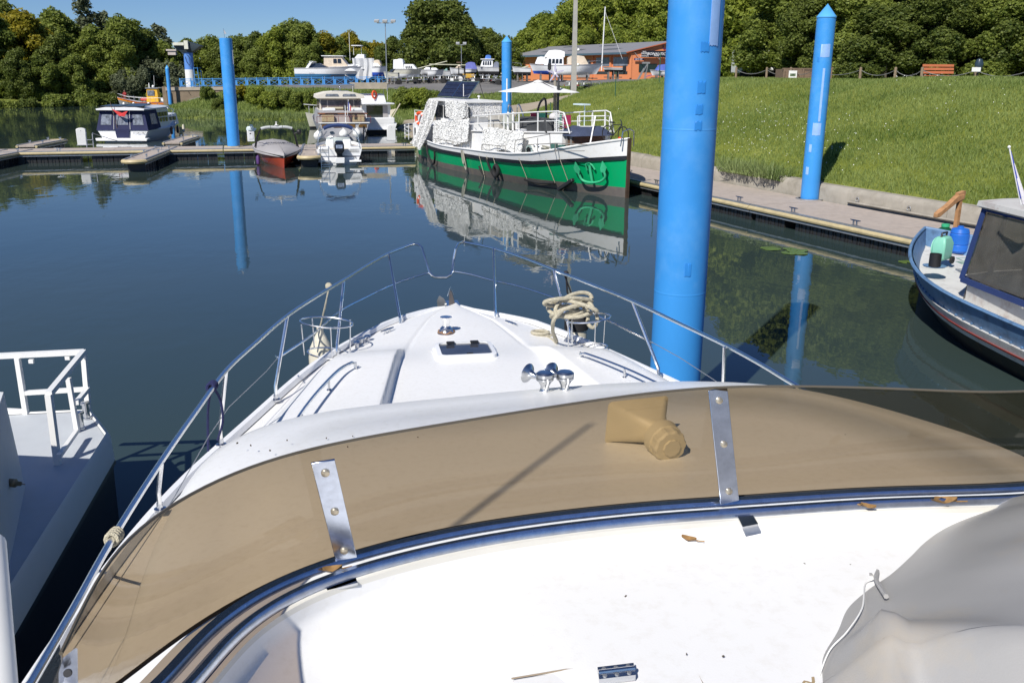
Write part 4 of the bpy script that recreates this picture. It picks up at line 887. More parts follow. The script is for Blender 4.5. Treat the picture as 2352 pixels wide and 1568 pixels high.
mb=MB(); mb.tube(ropepts([P(1330,700,2.52),P(1358,706,2.47),P(1372,730,2.40),P(1364,752,2.34),P(1350,742,2.38),P(1352,718,2.45),P(1340,705,2.5)],6),.017,8); part('rope_loop',mb,rope,rc_,world=True)
x,y,_=P(1270,770,2.15); mb=MB(); 
for k in range(2): mb.tube([(x-.12+.10*math.cos(a)*(1-.2*k),y+.06*math.sin(a),2.15+.03*k) for a in np.linspace(0,6,16)],.015,7)
part('rope_turn',mb,rope,rc_,world=True)
# ties on the port rail
def tie(px,py,label,mat,tail):
    k=P(px,py,2.7); t=thing('rope_tie',label,'rope',k); mb=MB()
    for j in range(4): 
        o=(j-1.5)*.016; mb.tube([(k[0]+.024*math.cos(a),k[1]+o+.006*math.sin(a),k[2]+.024*math.sin(a)) for a in np.linspace(0,6.28,11)[:-1]],.009,6,closed=True)
    part('wrapping',mb,mat,t,world=True)
    for tt in tail: mb=MB(); mb.tube(spline(tt,5),.008,6); part('tail',mb,mat,t,world=True)
bl=M('dark_blue_rope',(.02,.025,.10),.9,bump=.8,bs=150)
k=P(487,887,2.7)
tie(487,887,'dark blue rope knotted on the port rail with two tails hanging',bl,[[k,P(478,940,2.5),P(478,1035,2.2)],[k,P(505,915,2.6),P(512,965,2.45),P(500,1010,2.3)]])
k=P(262,1232,2.7); tie(262,1232,'cream rope lashed round the port rail near the windscreen',rope,[[k,P(250,1262,2.6),P(222,1290,2.4),P(214,1310,2.0)]])
r_=np.random.default_rng(8); mb=MB()
for k in range(40):
    i=int(r_.integers(20,200)); d_=.2+abs(r_.normal(0,.5)); q=off(i,.16+d_*.8 if False else .3,0); a_=Vector(off(i,.19,0)); b_=Vector((.75,-.35,0)); q=a_.lerp(b_,min(.6,abs(r_.normal(0,.16)))); s_=.001+.0016*r_.random(); mb.box((q.x,q.y,3.709-.06*sstep(-.0,-.5,rv[i].x)),(s_*2,s_,.002),rz=r_.random()*3)
for k in range(26):
    t_=r_.random(); q=Vector(P(500+t_*1500,1030-40*t_+r_.normal(0,14),2.99)); s_=.002+.002*r_.random(); mb.box((q.x,q.y,2.99),(s_*2,s_,.006),rz=r_.random()*3)
yp('dirt_crumbs',mb,M('crumb',(.09,.07,.05),.9),kind='stuff')
# dead leaves on the dashboard
dl=M('dead_leaf',(.30,.17,.06),.8,var=.4,vs=30)
def dleaf(px,py,s,a,label,z=3.718):
    x,y,_=P(px,py,z); mb=MB(); pts=[]
    for u,wd,h in ((-1,.05,.3),(-.6,.45,.12),(-.1,.6,.0),(.4,.4,.12),(.9,.05,.25)): pts.append([(x+s*(u*math.cos(a)-v*wd*math.sin(a)),y+s*(u*math.sin(a)+v*wd*math.cos(a)),z+s*(h+.35*abs(v))) for v in (-1,-.4,0,.4,1)])
    mb.loft(pts); p0=(x+s*math.cos(a)*.9,y+s*math.sin(a)*.9,z+s*.2); mb.tube([p0,(x+s*1.9*math.cos(a+.1),y+s*1.9*math.sin(a+.1),z+.003)],.0012,4)
    solo('dead_leaf',mb,dl,label,'leaf','dead leaves on the dashboard',loc=(x,y,z))
dleaf(1583,1241,.014,-.4,'curled brown leaf with a stalk lying alone on the white dashboard')
dleaf(1993,1166,.014,2.6,'tan leaf wedged in the chrome trim ahead of the grey cover',3.75)
dleaf(2172,1156,.022,0,'large tan leaf curled over the chrome trim at the right',3.75)
dleaf(765,1312,.016,.3,'rusty leaf stuck between the trims by the left screen strap',3.75)
dleaf(712,1378,.008,.3,'tiny dark leaf scrap at the port edge of the dashboard',3.66)
dleaf(752,1355,.007,1.3,'tiny dark leaf scrap nearer the left screen strap',3.68)
# ---------------- grey vinyl cover over the helm ----------------
vin=M('grey_vinyl',(.33,.325,.32),.42,var=.05,vs=4,dirt=(.46,.37,.24),ds=3.0,damt=.45,spec=.4,bump=.06,bs=400)
ZC=3.70
ol=[P(*a,ZC) for a in ((1885,1640),(1868,1568),(1865,1510),(1885,1440),(1905,1388),(1955,1345),(2005,1312),(2055,1268),(2115,1218),(2205,1175),(2320,1152))]
ol=ol+[(1.35,1.45,ZC),(1.55,1.2,ZC),(1.6,.8,ZC),(1.3,.4,ZC),(.8,.3,ZC),(.5,.45,ZC)]
OL=[Vector(p) for p in spline(ol,8,closed=True)]
AX=Vector((1.02,.83,0))
cre=[(P(2085,1372,3.9),P(2040,1318,3.86),.030,.022),(P(2085,1372,3.9),P(2125,1568,3.86),.022,.020),(P(2085,1372,3.9),P(1985,1455,3.8),.022,.03),(P(2040,1318,3.86),P(2352,1240,3.98),.034,.05),(P(2050,1470,3.86),P(1960,1560,3.8),.016,.022),(P(2085,1372,3.9),P(2352,1330,3.98),-.026,.045),(P(2120,1500,3.9),P(2352,1560,3.9),-.024,.05)]
def segd(x,y,a,b):
    dx,dy=b[0]-a[0],b[1]-a[1]; t=min(1,max(0,((x-a[0])*dx+(y-a[1])*dy)/(dx*dx+dy*dy))); return math.hypot(x-a[0]-t*dx,y-a[1]-t*dy)
mb=MB(); rg=[]
for j in range(42):
    f=j/41; row=[]
    for q in OL:
        g=f**.9; x=q.x+(AX.x-q.x)*g; y=q.y+(AX.y-q.y)*g
        z=ZC-.01+.30*(1-(1-f)**3.2)*(.62+.38*sstep(.55,1.3,x))
        for a,b,am,wd in cre:
            dd=segd(x,y,a,b); z+=am*math.exp(-(dd/wd)**2)
        z+=.010*math.sin(x*17+y*9)*math.sin(y*14)*min(1,f*3)
        row.append((x,y,z))
    rg.append(row)
mb.loft(rg,closed=True); cv=thing('helm_cover','wrinkled grey vinyl cover draped over the helm at lower right','cover',(1.02,.83,ZC)); part('sheet',mb,vin,cv,world=True,sharp=80)
mb=MB(); mb.tube([tuple(p+Vector((0,0,.0))) for p in OL],.004,6,closed=True); part('hem',mb,M('brown_piping',(.35,.26,.15),.8),cv,world=True)
def covz(x,y):
    best=None; q=None
    th=math.atan2(y-AX.y,x-AX.x); bd=9
    for o in OL:
        a=abs((math.atan2(o.y-AX.y,o.x-AX.x)-th+math.pi)%(2*math.pi)-math.pi)
        if a<bd: bd=a;q=o
    L_=(q-AX).xy.length; g=1-min(1,Vector((x-AX.x,y-AX.y)).length/L_); f=max(0,g)**(1/.9)
    z=ZC-.01+.30*(1-(1-f)**3.2)*(.62+.38*sstep(.55,1.3,x))
    for a,b,am,wd in cre: z+=am*math.exp(-(segd(x,y,a,b)/wd)**2)
    return z+.010*math.sin(x*17+y*9)*math.sin(y*14)*min(1,f*3)
def oncover(px,py):
    z=3.85
    for _ in range(8): x,y,_z=P(px,py,z); z=z*.5+covz(x,y)*.5
    return (x,y,z+.006)
mb=MB(); mb.tube(spline([oncover(*a) for a in ((2008,1330),(1986,1345),(1980,1400),(1945,1455),(1905,1500),(1880,1560))],6),.0013,5); part('draw_cord',mb,white,cv,world=True)
mb=MB(); mb.tube(spline([oncover(*a) for a in ((2002,1325),(1990,1312),(2003,1302),(2015,1312),(2012,1330),(2020,1350),(2035,1372))],6),.004,6); part('cord_tunnel',mb,vin,cv,world=True)
# ---------------- grey-white work barge moored to port ----------------
nbm=M('barge_grey_white',(.70,.71,.70),.55,var=.05,dirt=(.45,.44,.42),ds=2,damt=.3); ndk=M('barge_deck',(.50,.53,.56),.6,var=.06,dirt=(.35,.34,.32),ds=2,damt=.3); nbk=M('barge_black',(.012,.012,.013),.35,var=.2)
nz=.95
C0=P(200,945,nz); C1=P(240,1000,nz); C2=P(-10,1395,nz)
nb=thing('work_barge','white railed stern of a grey decked barge with black hull, cut by the left edge','boat',(C0[0]-1,C0[1]-1,0))
e=Vector(C1)-Vector(C2); e.normalize(); C3=Vector(C2)-e*3
L0=Vector((C0[0]-5.0,C0[1]-.75,nz))
dk=[tuple(C0),tuple(C1),tuple(C3),(C3.x-4.5,C3.y+.4,nz),tuple(L0)]
mb=MB(); mb.prism(dk,(0,0,-.05),(0,0,.05)); part('deck',mb,ndk,nb,world=True,smooth=False)
def offs(p,d): 
    c=Vector((-5.5,6.0,0)); v=Vector(p)-c; v.z=0; v.normalize(); return Vector(p)+v*d
mb=MB(); prof=((0.0,.006),(.02,.02),(.07,-.02),(.09,-.30)); mb.loft([[tuple(offs(p,o)+Vector((0,0,z))) for o,z in prof] for p in dk[:3]+dk[4:]][:3]+[]); part('gunwale',mb,nbm,nb,world=True)
mb=MB(); mb.loft([[tuple(offs(dk[4],o)+Vector((0,0,z))) for o,z in prof],[tuple(offs(dk[0],o)+Vector((0,0,z))) for o,z in prof]]); part('gunwale',mb,nbm,nb,world=True)
mb=MB(); pr2=((.09,-.30),(.10,-.34),(.06,-.36),(.04,-1.5)); mb.loft([[tuple(offs(p,o)+Vector((0,0,z))) for o,z in pr2] for p in (dk[4],dk[0],dk[1],dk[2])]); part('hull_side',mb,nbk,nb,world=True,sharp=20)
def npst(f,pt,w=.05):
    a=P(*f,nz); b=Q(*pt,a[1]); mb=MB(); mb.bar(a,b,w); part('rail_post',mb,white,nb,world=True); return a,b
a1,b1=npst((203,944),(192,808)); a2,b2=npst((60,950),(40,822)); a3,b3=npst((133,1066),(112,905),.055)
a4=P(178,992,nz); b4=Q(157,868,a4[1]); mb=MB(); mb.bar(a4,b4,.045); part('rail_post',mb,white,nb,world=True)
far=Q(-60,820,b2[1]); 
for p,q in ((far,b1),(b1,b3)): mb=MB(); mb.bar(p,q,.055); part('top_rail',mb,white,nb,world=True)
m1=Q(57,902,a2[1]); m0=Q(202,893,a1[1]); m3=Q(175,925,a4[1])
mb=MB(); mb.bar(m1,m0,.045); part('mid_rail',mb,white,nb,world=True)
mb=MB(); mb.bar(m0,m3,.045); part('mid_rail',mb,white,nb,world=True)
lo=Q(60,945,a2[1]); lo2=Q(-60,938,a2[1]); mb=MB(); mb.bar(lo,lo2,.045); part('mid_rail',mb,white,nb,world=True)
mb=MB(); mb.bar(P(176,990,nz+.12),P(135,1048,nz+.12),.04); part('mid_rail',mb,white,nb,world=True)
for i in (.2,.75): 
    v=Vector(b2).lerp(Vector(b1),i); mb=MB(); mb.box((v.x,v.y,v.z-.05),(.05,.03,.04)); part('lug',mb,white,nb,world=True)
for px,py in ((186,985),(200,962)):
    x,y,_=P(px,py,nz); mb=MB(); mb.lathe([(.05,0),(.05,.02),(.035,.02),(.035,.16),(.05,.17),(.05,.19),(0,.195)],(x,y,nz),n=16); part('bollard',mb,steel,nb,world=True)
# cabin side, lower left
w0=Vector(P(58,1118,nz)); w1=Vector(P(-40,1600,nz)); t0=Vector(Q(8,900,w0.y-.3)); t1=t0+(w1-w0)
mb=MB(); mb.add([tuple(w0),tuple(w1),tuple(t1),tuple(t0),tuple(w0+Vector((-3,.3,0))),tuple(w1+Vector((-3,.3,0))),tuple(t1+Vector((-3,.3,0))),tuple(t0+Vector((-3,.3,0)))],[(0,1,2,3),(4,7,6,5),(0,3,7,4),(1,5,6,2),(3,2,6,7),(0,4,5,1)]); part('cabin_side',mb,nbm,nb,world=True)
x,y,z=Q(28,1108,w0.y-.75); mb=MB(); mb.lathe([(.035,0),(.035,.05),(.02,.06),(.018,.10),(0,.1)],(x-.02,y,z),(1,-.2,0),14); mb.tube([(x+.08,y-.02,z),(x+.12,y-.03,z)],.004,5); part('deck_lamp',mb,M('bronze',(.28,.22,.14),.4,.7),nb,world=True)
# white post at the very edge
mb=MB(); p0=Vector(P(10,1568,1.0)); mb.tube([(-1.72,2.35,2.9),(-1.62,1.9,1.0)],.05,16); 
v0=Q(-22,1250,2.6); v1=Q(2,1640,2.0); mb=MB(); mb.tube([v0,v1,vadd(v1,(.06,-.1,-.9))],.045,16); part('boarding_post',mb,nbm,nb,world=True)
# ---------------- blue-hulled old boat to starboard ----------------
bb=Vector((wu.x,wu.y,0)); bang=math.atan2(bb.y,bb.x)
bow_tip=Vector(P(2112,700,0)); 
bb=Vector((-.12,.99,0)).normalized(); bang=math.atan2(bb.y,bb.x); bx=Vector((9.15,20.3,0)); LB_=12.0; bc=bx-bb*(LB_)  # stern on centreline
blue=thing('old_blue_boat','old riveted blue steel boat with navy framed windscreen canopy at the right edge','boat',(bc.x,bc.y,0),bang)
hb=M('blue_hull',(.12,.23,.40),.5,var=.12,vs=3,dirt=(.02,.02,.03),ds=5,damt=.6); hw=M('stained_white',(.62,.61,.58),.5,var=.06,dirt=(.2,.07,.03),ds=4,damt=.5); hk=M('scabby_black',(.015,.015,.016),.6,var=.3,dirt=(.10,.045,.02),ds=6,damt=.8,stretch=(2,2,.4)); hr=M('oxide_red',(.25,.04,.03),.6,var=.2)
def hullrows(L,B,zs,rows,n=28,bl=.35,pw=1.0,bowx=0,rake=.3,stern=.85,e=.35,zk=-.6,bluff=.5):
    """rows: functions of t giving heights, bottom to top. returns list of rings [row][station] for +side y"""
    out=[]
    for zf in rows:
        line=[]
        for i in range(n+1):
            t=i/n; t=1-(1-t)**1.35 if t>.0 else 0
            zt=zs(t); z=zf(t); v=(z-zk)/(zt-zk)
            b=B/2*(stern+(1-stern)*min(1,t/.35)**.6)*(1-max(0,(t-(1-bl))/bl)**(1/bluff)) if t<1 else 0
            ee=e*(1-t**4)+ (.9)*t**4
            y=b*max(0,v)**ee
            line.append((t*(L-rake*(1-v)),y,z))
        out.append(line)
    return out
def hullparts(th,L,B,zs,bands,**k):
    """bands: (name, zlow fn, zhigh fn, material, bulge)"""
    for name,z0,z1,mat,bulge in bands:
        rows=[z0]+[ (lambda t,f=f:z0(t)*(1-f)+z1(t)*f) for f in (.25,.5,.75)]+[z1]
        R_=hullrows(L,B,zs,rows,**k); mb=MB()
        if bulge: 
            R_=[[ (x,y+(bulge if y>1e-3 else 0),z) for x,y,z in row] for row in R_]
            lo=[(x,max(0,y-bulge*1.3),z) for x,y,z in R_[0]]; hi=[(x,max(0,y-bulge*1.3),z) for x,y,z in R_[-1]]; R_=[lo]+R_+[hi]
        full=[[(x,-y,z) for x,y,z in row]+[(x,y,z) for x,y,z in row[::-1][1:]] for row in R_]
        mb.loft(full); 
        a=[r[0] for r in full]; b=[r[-1] for r in full]; mb.loft([a,b])   # transom
        part(name,mb,mat,th,sharp=30)
def deckfrom(th,name,L,B,zs,zd,mat,inset=.03,**k):
    R_=hullrows(L,B,zs,[zd],**k)[0]; mb=MB(); mb.loft([[(x,-max(0,y-inset),z) for x,y,z in R_],[(x,0,z+.03) for x,y,z in R_],[(x,max(0,y-inset),z) for x,y,z in R_]]); return part(name,mb,mat,th)
bzs=lambda t:.86+.46*t**2.6+.1*(1-t)**2
bk=dict(bl=.46,rake=.15,bluff=.48,stern=.85,e=.2,zk=-.7)
hullparts(blue,LB_,4.8,bzs,[('lower_hull',lambda t:-.6,lambda t:bzs(t)-.62,hk,0),('white_belting',lambda t:bzs(t)-.62,lambda t:bzs(t)-.53,hw,.07),('red_line',lambda t:bzs(t)-.53,lambda t:bzs(t)-.50,hr,.085),('upper_belting',lambda t:bzs(t)-.50,lambda t:bzs(t)-.36,hw,.06),('bulwark',lambda t:bzs(t)-.36,bzs,hb,0)],**bk)
# inner bulwark and cap
R_=hullrows(LB_,4.8,bzs,[bzs],**bk)[0]
for s in (-1,1): mb=MB(); mb.tube([(x,s*y,z) for x,y,z in R_],.035,6); part('bulwark_cap',mb,hb,blue)
R2=hullrows(LB_,4.8,bzs,[lambda t:bzs(t)-.42,bzs],**bk); mb=MB()
full=[[(x-.03,-max(0,y-.05),z) for x,y,z in row]+[(x-.03,max(0,y-.05),z) for x,y,z in row[::-1][1:]] for row in R2]; mb.loft(full); part('inner_bulwark',mb,hb,blue)
dkw=M('worn_white_deck',(.60,.60,.58),.6,var=.06,dirt=(.3,.28,.25),ds=3,damt=.6)
deckfrom(blue,'deck',LB_,4.8,bzs,lambda t:bzs(t)-.40,dkw,.05,**bk)
for i in range(26):
    t=.3+.66*i/26; q=hullrows(LB_,4.8,bzs,[lambda t:bzs(t)-.2],n=60,**bk)[0][int(60*t)]; 
rv_=MB()
for i in range(52):
    q=hullrows(LB_,4.8,bzs,[lambda t:bzs(t)-.33],n=52,**bk)[0][i]
    for s in (-1,1): rv_.box((q[0],s*(q[1]+.01),q[2]),(.03,.03,.03))
part('rivet_row',rv_,hb,blue,kind='stuff')
# wheelhouse canopy
fwd=8.65; zt=2.32; zb=1.02
fm=M('navy_frame_canvas',(.02,.045,.16),.8,var=.1,bump=.3,bs=120); clr=M('clear_vinyl',(.16,.15,.13),.12,var=.25,vs=3,spec=.9)
mb=MB(); mb.loft([[(fwd-.55,-1.45,zb-.4),(fwd-.25,-1.05,zb-.4),(fwd-.05,0,zb-.4),(fwd-.25,1.05,zb-.4),(fwd-.55,1.45,zb-.4)],[(fwd-.62,-1.45,zb),(fwd-.3,-1.05,zb),(fwd-.1,0,zb),(fwd-.3,1.05,zb),(fwd-.62,1.45,zb)]]); 
mb.loft([[(fwd-.62,s*1.45,zb-.4),(fwd-.62,s*1.45,zb),] for s in (1,)]+[[(1,1.5,zb-.4),(1,1.5,zb)]]); mb.loft([[(fwd-.62,-1.45,zb-.4),(fwd-.62,-1.45,zb)],[(1,-1.5,zb-.4),(1,-1.5,zb)]]); part('cabin_base',mb,hw,blue)
_m=clr.node_tree; _b=_m.nodes['Principled BSDF']; _t=_m.nodes.new('ShaderNodeBsdfTransparent'); _t.inputs[0].default_value=(.75,.73,.68,1); _x=_m.nodes.new('ShaderNodeMixShader'); _x.inputs[0].default_value=.55
_m.links.new(_t.outputs[0],_x.inputs[1]); _m.links.new(_b.outputs[0],_x.inputs[2]); _m.links.new(_x.outputs[0],_m.nodes['Material Output'].inputs[0])
basep=[(1.2,-1.6),(3.6,-1.6),(6.2,-1.6),(fwd-.5,-1.5),(fwd-.2,-.75),(fwd-.1,0),(fwd-.2,.75),(fwd-.5,1.5),(6.2,1.6),(3.6,1.6),(1.2,1.6)]
topp=[(1.2,-1.45),(3.5,-1.45),(6.1,-1.45),(fwd-.65,-1.35),(fwd-.42,-.75),(fwd-.36,0),(fwd-.42,.75),(fwd-.65,1.35),(6.1,1.45),(3.5,1.45),(1.2,1.45)]
for i in range(len(basep)-1):
    a,b=Vector((*basep[i],zb)),Vector((*basep[i+1],zb)); c,d=Vector((*topp[i],zt)),Vector((*topp[i+1],zt))
    q=[a.lerp(b,.07).lerp(c.lerp(d,.07),.06),a.lerp(b,.93).lerp(c.lerp(d,.93),.06),a.lerp(b,.93).lerp(c.lerp(d,.93),.95),a.lerp(b,.07).lerp(c.lerp(d,.07),.95)]
    mb=MB(); nn=(b-a).cross(c-a).normalized()*.006; mb.prism([tuple(p) for p in q],tuple(-nn),tuple(nn*2)); part('canopy_window',mb,clr,blue)
    mb=MB(); mb.bar(a,c,.11,.03,up=(0,1,0)); mb.bar(a,b,.04,.10); mb.bar(c,d,.04,.10); part('canopy_frame',mb,fm,blue)
mb=MB(); mb.loft([[(x+.06,y,zt-.02+.0) for x,y in topp],[(x+.12,y*1.06,zt+.03) for x,y in topp],[(x+.1,y*1.05,zt+.12) for x,y in topp],[(x*.95-.1,y*.7,zt+.2) for x,y in topp],[(x*.9-.1,0,zt+.22) for x,y in topp]]); part('canopy_roof',mb,hw,blue)
# things on her foredeck
def bl_(lx_,ly_,lz): v=Matrix.Rotation(bang,3,'Z')@Vector((lx_,ly_,lz)); return (bc.x+v.x,bc.y+v.y,lz)
zd=lambda x:bzs(x/LB_)-.37
w_=bl_(8.9,.1,zd(8.9)); wt=thing('watering_tank','blue plastic keg standing on the foredeck of the blue boat','keg',P(2199,580,.88))
mb=MB(); mb.lathe([(.16,0),(.2,.05),(.2,.16),(.185,.18),(.2,.2),(.2,.4),(.185,.42),(.195,.44),(.17,.52),(.06,.55),(.06,.58),(0,.58)],n=24); part('body',mb,M('keg_blue',(.02,.14,.55),.35),wt)
gb=thing('glass_carboy','round dark green demijohn by the blue keg','bottle',P(2166,562,.9)); mb=MB(); mb.lathe([(.12,0),(.2,.08),(.22,.2),(.17,.34),(.08,.40),(.07,.46),(0,.46)],n=24); part('body',mb,M('bottle_green',(.01,.08,.03),.08,spec=.9),gb)
mb=MB(); mb.lathe([(.09,.41),(.09,.47),(0,.48)],n=18); part('cap',mb,M('cap_green',(.05,.45,.22),.4),gb)
rl=thing('hose_reel','pale green hose reel box on small black wheels on the blue boat','hose reel',P(2160,605,.88),bang+.6); mint=M('mint_plastic',(.22,.55,.42),.45)
mb=MB(); mb.loft([[(-.13*a,-.2*a,z),(.13*a,-.2*a,z),(.13*a,.2*a,z),(-.13*a,.2*a,z)] for z,a in ((.08,.8),(.14,1),(.42,1.05),(.56,.7))],closed=True,caps=True); part('case',mb,mint,rl,bevel=.03)
mb=MB(); mb.lathe([(.19,0),(.2,.02),(.12,.04),(0,.05)],(.13,0,.32),(1,0,0),24); part('reel_disc',mb,mint,rl)
for s in (-1,1): mb=MB(); mb.lathe([(.075,0),(.075,.05)],(s*.12,-.18,.075),(s,0,0),16); part('wheel',mb,rubber,rl)
mb=MB(); mb.tube([(0,-.1,.55),(0,-.12,.63),(0,.1,.63),(0,.12,.55)],.02,8); part('handle',mb,blackp,rl)
mb=MB(); mb.lathe([(.11,0),(.11,.25),(.10,.25),(.10,.0)],P(2146,612,1.0),n=16); o=part('bollard',mb,blackp,blue,world=True)
mb=MB(); mb.lathe([(.2,.0),(.22,.02),(.0,.03)],P(2146,612,.98),n=16); part('bollard_plate',mb,hb,blue,world=True)
an=thing('wooden_davit','rough orange-brown wooden beam on a post over the blue boat bow','timber',P(2192,548,.9),math.pi+.55); orw=M('raw_timber',(.42,.22,.10),.8,var=.3,vs=8)
mb=MB(); mb.loft([[(x,-w/2,z-h/2),(x,w/2,z-h/2),(x,w/2,z+h/2),(x,-w/2,z+h/2)] for x,w,z,h in ((-.1,.12,.98,.12),(.15,.12,.94,.16),(.5,.12,.75,.12),(.75,.13,.63,.13),(.85,.1,.6,.1))],closed=True,caps=True); part('beam',mb,orw,an,bevel=.015)
mb=MB(); mb.bar((.0,0,.0),(0,0,.95),.09); mb.bar((-.12,0,1.06),(.12,0,1.02),.10); part('post',mb,orw,an)
cg=thing('wire_basket','flat pale green wire basket on the blue boat deck','basket',P(2225,607,.95)); mb=MB(); 
for k in range(7): mb.bar((-.2+.066*k,-.13,.03),(-.2+.066*k,.13,.03),.01); mb.bar((-.2,-.13+.043*k,.03),(.2,-.13+.043*k,.03),.01)
for s in (-1,1): mb.bar((-.2,s*.13,.1),(.2,s*.13,.1),.015); mb.bar((s*.2,-.13,.1),(s*.2,.13,.1),.015)
part('mesh',mb,M('pale_green_wire',(.3,.42,.38),.6),cg)
# furled tricolour on the roof
fg=thing('furled_flag','furled blue white and red flag on a slanting staff above the canopy roof','flag',bl_(4.9,.2,zt+.2))
fz_=Vector(fg.location); f0=Vector(Q(2352,468,fz_.y)); 
pa=Q(2345,470,14.2); pb=Q(2318,338,14.2)
fg.location=(pa[0],pa[1],pa[2]-.1)
A=Vector(pa)-Vector(fg.location); B=Vector(pb)-Vector(fg.location)
mb=MB(); mb.tube([tuple(A),tuple(B)],.012,8); mb.ball(tuple(B),.025,8,6); part('staff',mb,white,fg)
for nm,c_,s0,s1,o_,w_ in (('blue_stripe',(.06,.08,.42),.12,.93,.03,.035),('white_stripe',(.75,.72,.75),.02,.75,.055,.05),('red_stripe',(.5,.03,.05),-.02,.25,.10,.05)):
    mb=MB(); mb.tube([tuple(A.lerp(B,s0+(s1-s0)*k/6)+Vector((o_*(1-k/8),0,0))) for k in range(7)],[w_*(1-.12*k) for k in range(7)],8); part(nm,mb,M(nm,c_,.8,bump=.5,bs=20),fg)
# ---------------- green and white live-aboard barge ----------------
gu=Vector((9.4,-18.9,0)).normalized(); gang=math.atan2(gu.y,gu.x); gs=Vector((4.4,35.7,0))-gu*21.1
G=thing('green_barge','long green and white live-aboard barge with white camouflage nets and parasol','boat',(gs.x,gs.y,0),gang)
def gl(x,y,z): v=Matrix.Rotation(gang,3,'Z')@Vector((x,y,0)); return (gs.x+v.x,gs.y+v.y,z)
ggreen=M('barge_green',(.0,.33,.115),.28,var=.05,vs=1,dirt=(.02,.22,.09),ds=1,damt=.3); ggrey=M('boot_grey',(.13,.115,.105),.7,var=.15,dirt=(.2,.17,.08),ds=2); gw=M('barge_white',(.80,.80,.79),.4,var=.03,dirt=(.5,.42,.32),ds=4,damt=.25); gblk=M('rub_black',(.016,.018,.024),.45,var=.2)
gpts=[(0,1.34),(.12,1.22),(.26,1.14),(.42,1.15),(.6,1.22),(.72,1.31),(.80,1.45),(.86,1.66),(.92,1.92),(1,2.24)]
def interp(pts):
    def f(t):
        for (a,b),(c,d_) in zip(pts,pts[1:]):
            if t<=c: u=(t-a)/(c-a); u=max(0,u); return b+(d_-b)*u
        return pts[-1][1]
    return f
gz=interp(gpts); gr_=interp([(0,1.02),(.12,.88),(.26,.80),(.42,.80),(.6,.82),(.8,.97),(1,1.45)])
gk=dict(n=60,bl=.30,rake=.15,bluff=.40,stern=.25,e=.10,zk=-.9)
hullparts(G,21.1,4.3,gz,[('boot_band',lambda t:-.7,lambda t:.22+.16*t,ggrey,0),('green_hull',lambda t:.22+.16*t,lambda t:gr_(t),ggreen,0),('rub_rail',lambda t:gr_(t)+.0,lambda t:gr_(t)+.15,gblk,.07),('bulwark',lambda t:gr_(t)+.15,gz,gw,0)],**gk)
Rg=hullrows(21.1,4.3,gz,[gz],**gk)[0]
for s in (-1,1): mb=MB(); mb.tube([(x,s*y,z) for x,y,z in Rg],.045,6); part('bulwark_cap',mb,gw,G)
Rb=hullrows(21.1,4.3,gz,[lambda t:gz(t)-.30-.35*sstep(.8,1,t),gz],**gk); mb=MB(); mb.loft([[(x-.04,-max(0,y-.06),z) for x,y,z in row]+[(x-.04,max(0,y-.06),z) for x,y,z in row[::-1][1:]] for row in Rb]); part('inner_bulwark',mb,gw,G)
deckfrom(G,'deck',21.1,4.3,gz,lambda t:gz(t)-.12-.4*sstep(.8,1,t),M('barge_deck_grey',(.4,.42,.42),.7,dirt=(.25,.2,.15)),.06,**gk)
mb=MB(); mb.bar((21.12,0,-.5),(21.15,0,2.26),.10,.12,up=(0,1,0)); part('stem_post',mb,M('rust_brown',(.06,.035,.02),.7,var=.4),G)
# houses
def house(name,x0,x1,w0,z0,z1,mat,slope=0,cam_=.05,th=G,w1=None):
    w1=w1 or w0; mb=MB(); rr_=[]
    for x,dz in ((x0,0),(x1,slope)): rr_.append([(x,-w0,z0+dz*.6),(x,-w1,z1+dz),(x,-w1*.5,z1+dz+cam_*.8),(x,0,z1+dz+cam_),(x,w1*.5,z1+dz+cam_*.8),(x,w1,z1+dz),(x,w0,z0+dz*.6)])
    mb.loft(rr_,closed=True,caps=True); return part(name,mb,mat,th,sharp=25)
house('aft_cabin',1.3,5.3,1.35,.85,1.95,gw,0)
house('midship_cabin',5.2,9.9,1.62,.85,2.25,gw,0,w1=1.55)
house('deckhouse',9.9,14.5,1.62,.9,1.90,gw,.2,w1=1.55)
mb=MB(); mb.loft([[(x,-w,.9),(x,-w*.96,z),(x,0,z+.05),(x,w*.96,z),(x,w,.9)] for x,w,z in ((14.5,1.62,2.10),(17.9,1.15,2.26))],closed=True,caps=True); part('deckhouse',mb,gw,G,sharp=25)
mb=MB(); mb.box((6.55,-.35,2.6),(4.3,1.8,1.3),top=(.97,.93)); part('wheelhouse',mb,gw,G,bevel=.03)
mb=MB(); mb.loft([[(x,-1.38,3.24),(x,-1.38,3.33),(x,-.4,3.40),(x,.55,3.33),(x,.55,3.24)] for x in (3.9,8.95)],closed=True,caps=True); part('wheelhouse_roof',mb,gw,G)
mb=MB(); mb.loft([[(x,-w,z),(x,-w,z+.06),(x,w,z+.06),(x,w,z)] for x,z,w in ((9.7,1.94,1.62),(14.5,2.14,1.62),(18.3,2.32,1.08))],closed=True,caps=True); part('upper_deck',mb,gw,G)
for x in (1.75,2.35,3.0): 
    mb=MB(); mb.box((x,-1.37,1.5),(.3,.04,.55)); o=part('cabin_window',mb,gw,G,bevel=.05); mb=MB(); mb.box((x,-1.395,1.5),(.2,.02,.42)); part('pane',mb,glassd,o,bevel=.03)
for x in (5.0,6.2,7.4,8.5):
    mb=MB(); mb.box((x,-1.26,2.72),(1.0,.03,.62)); o=part('wheelhouse_window',mb,glassd,G)
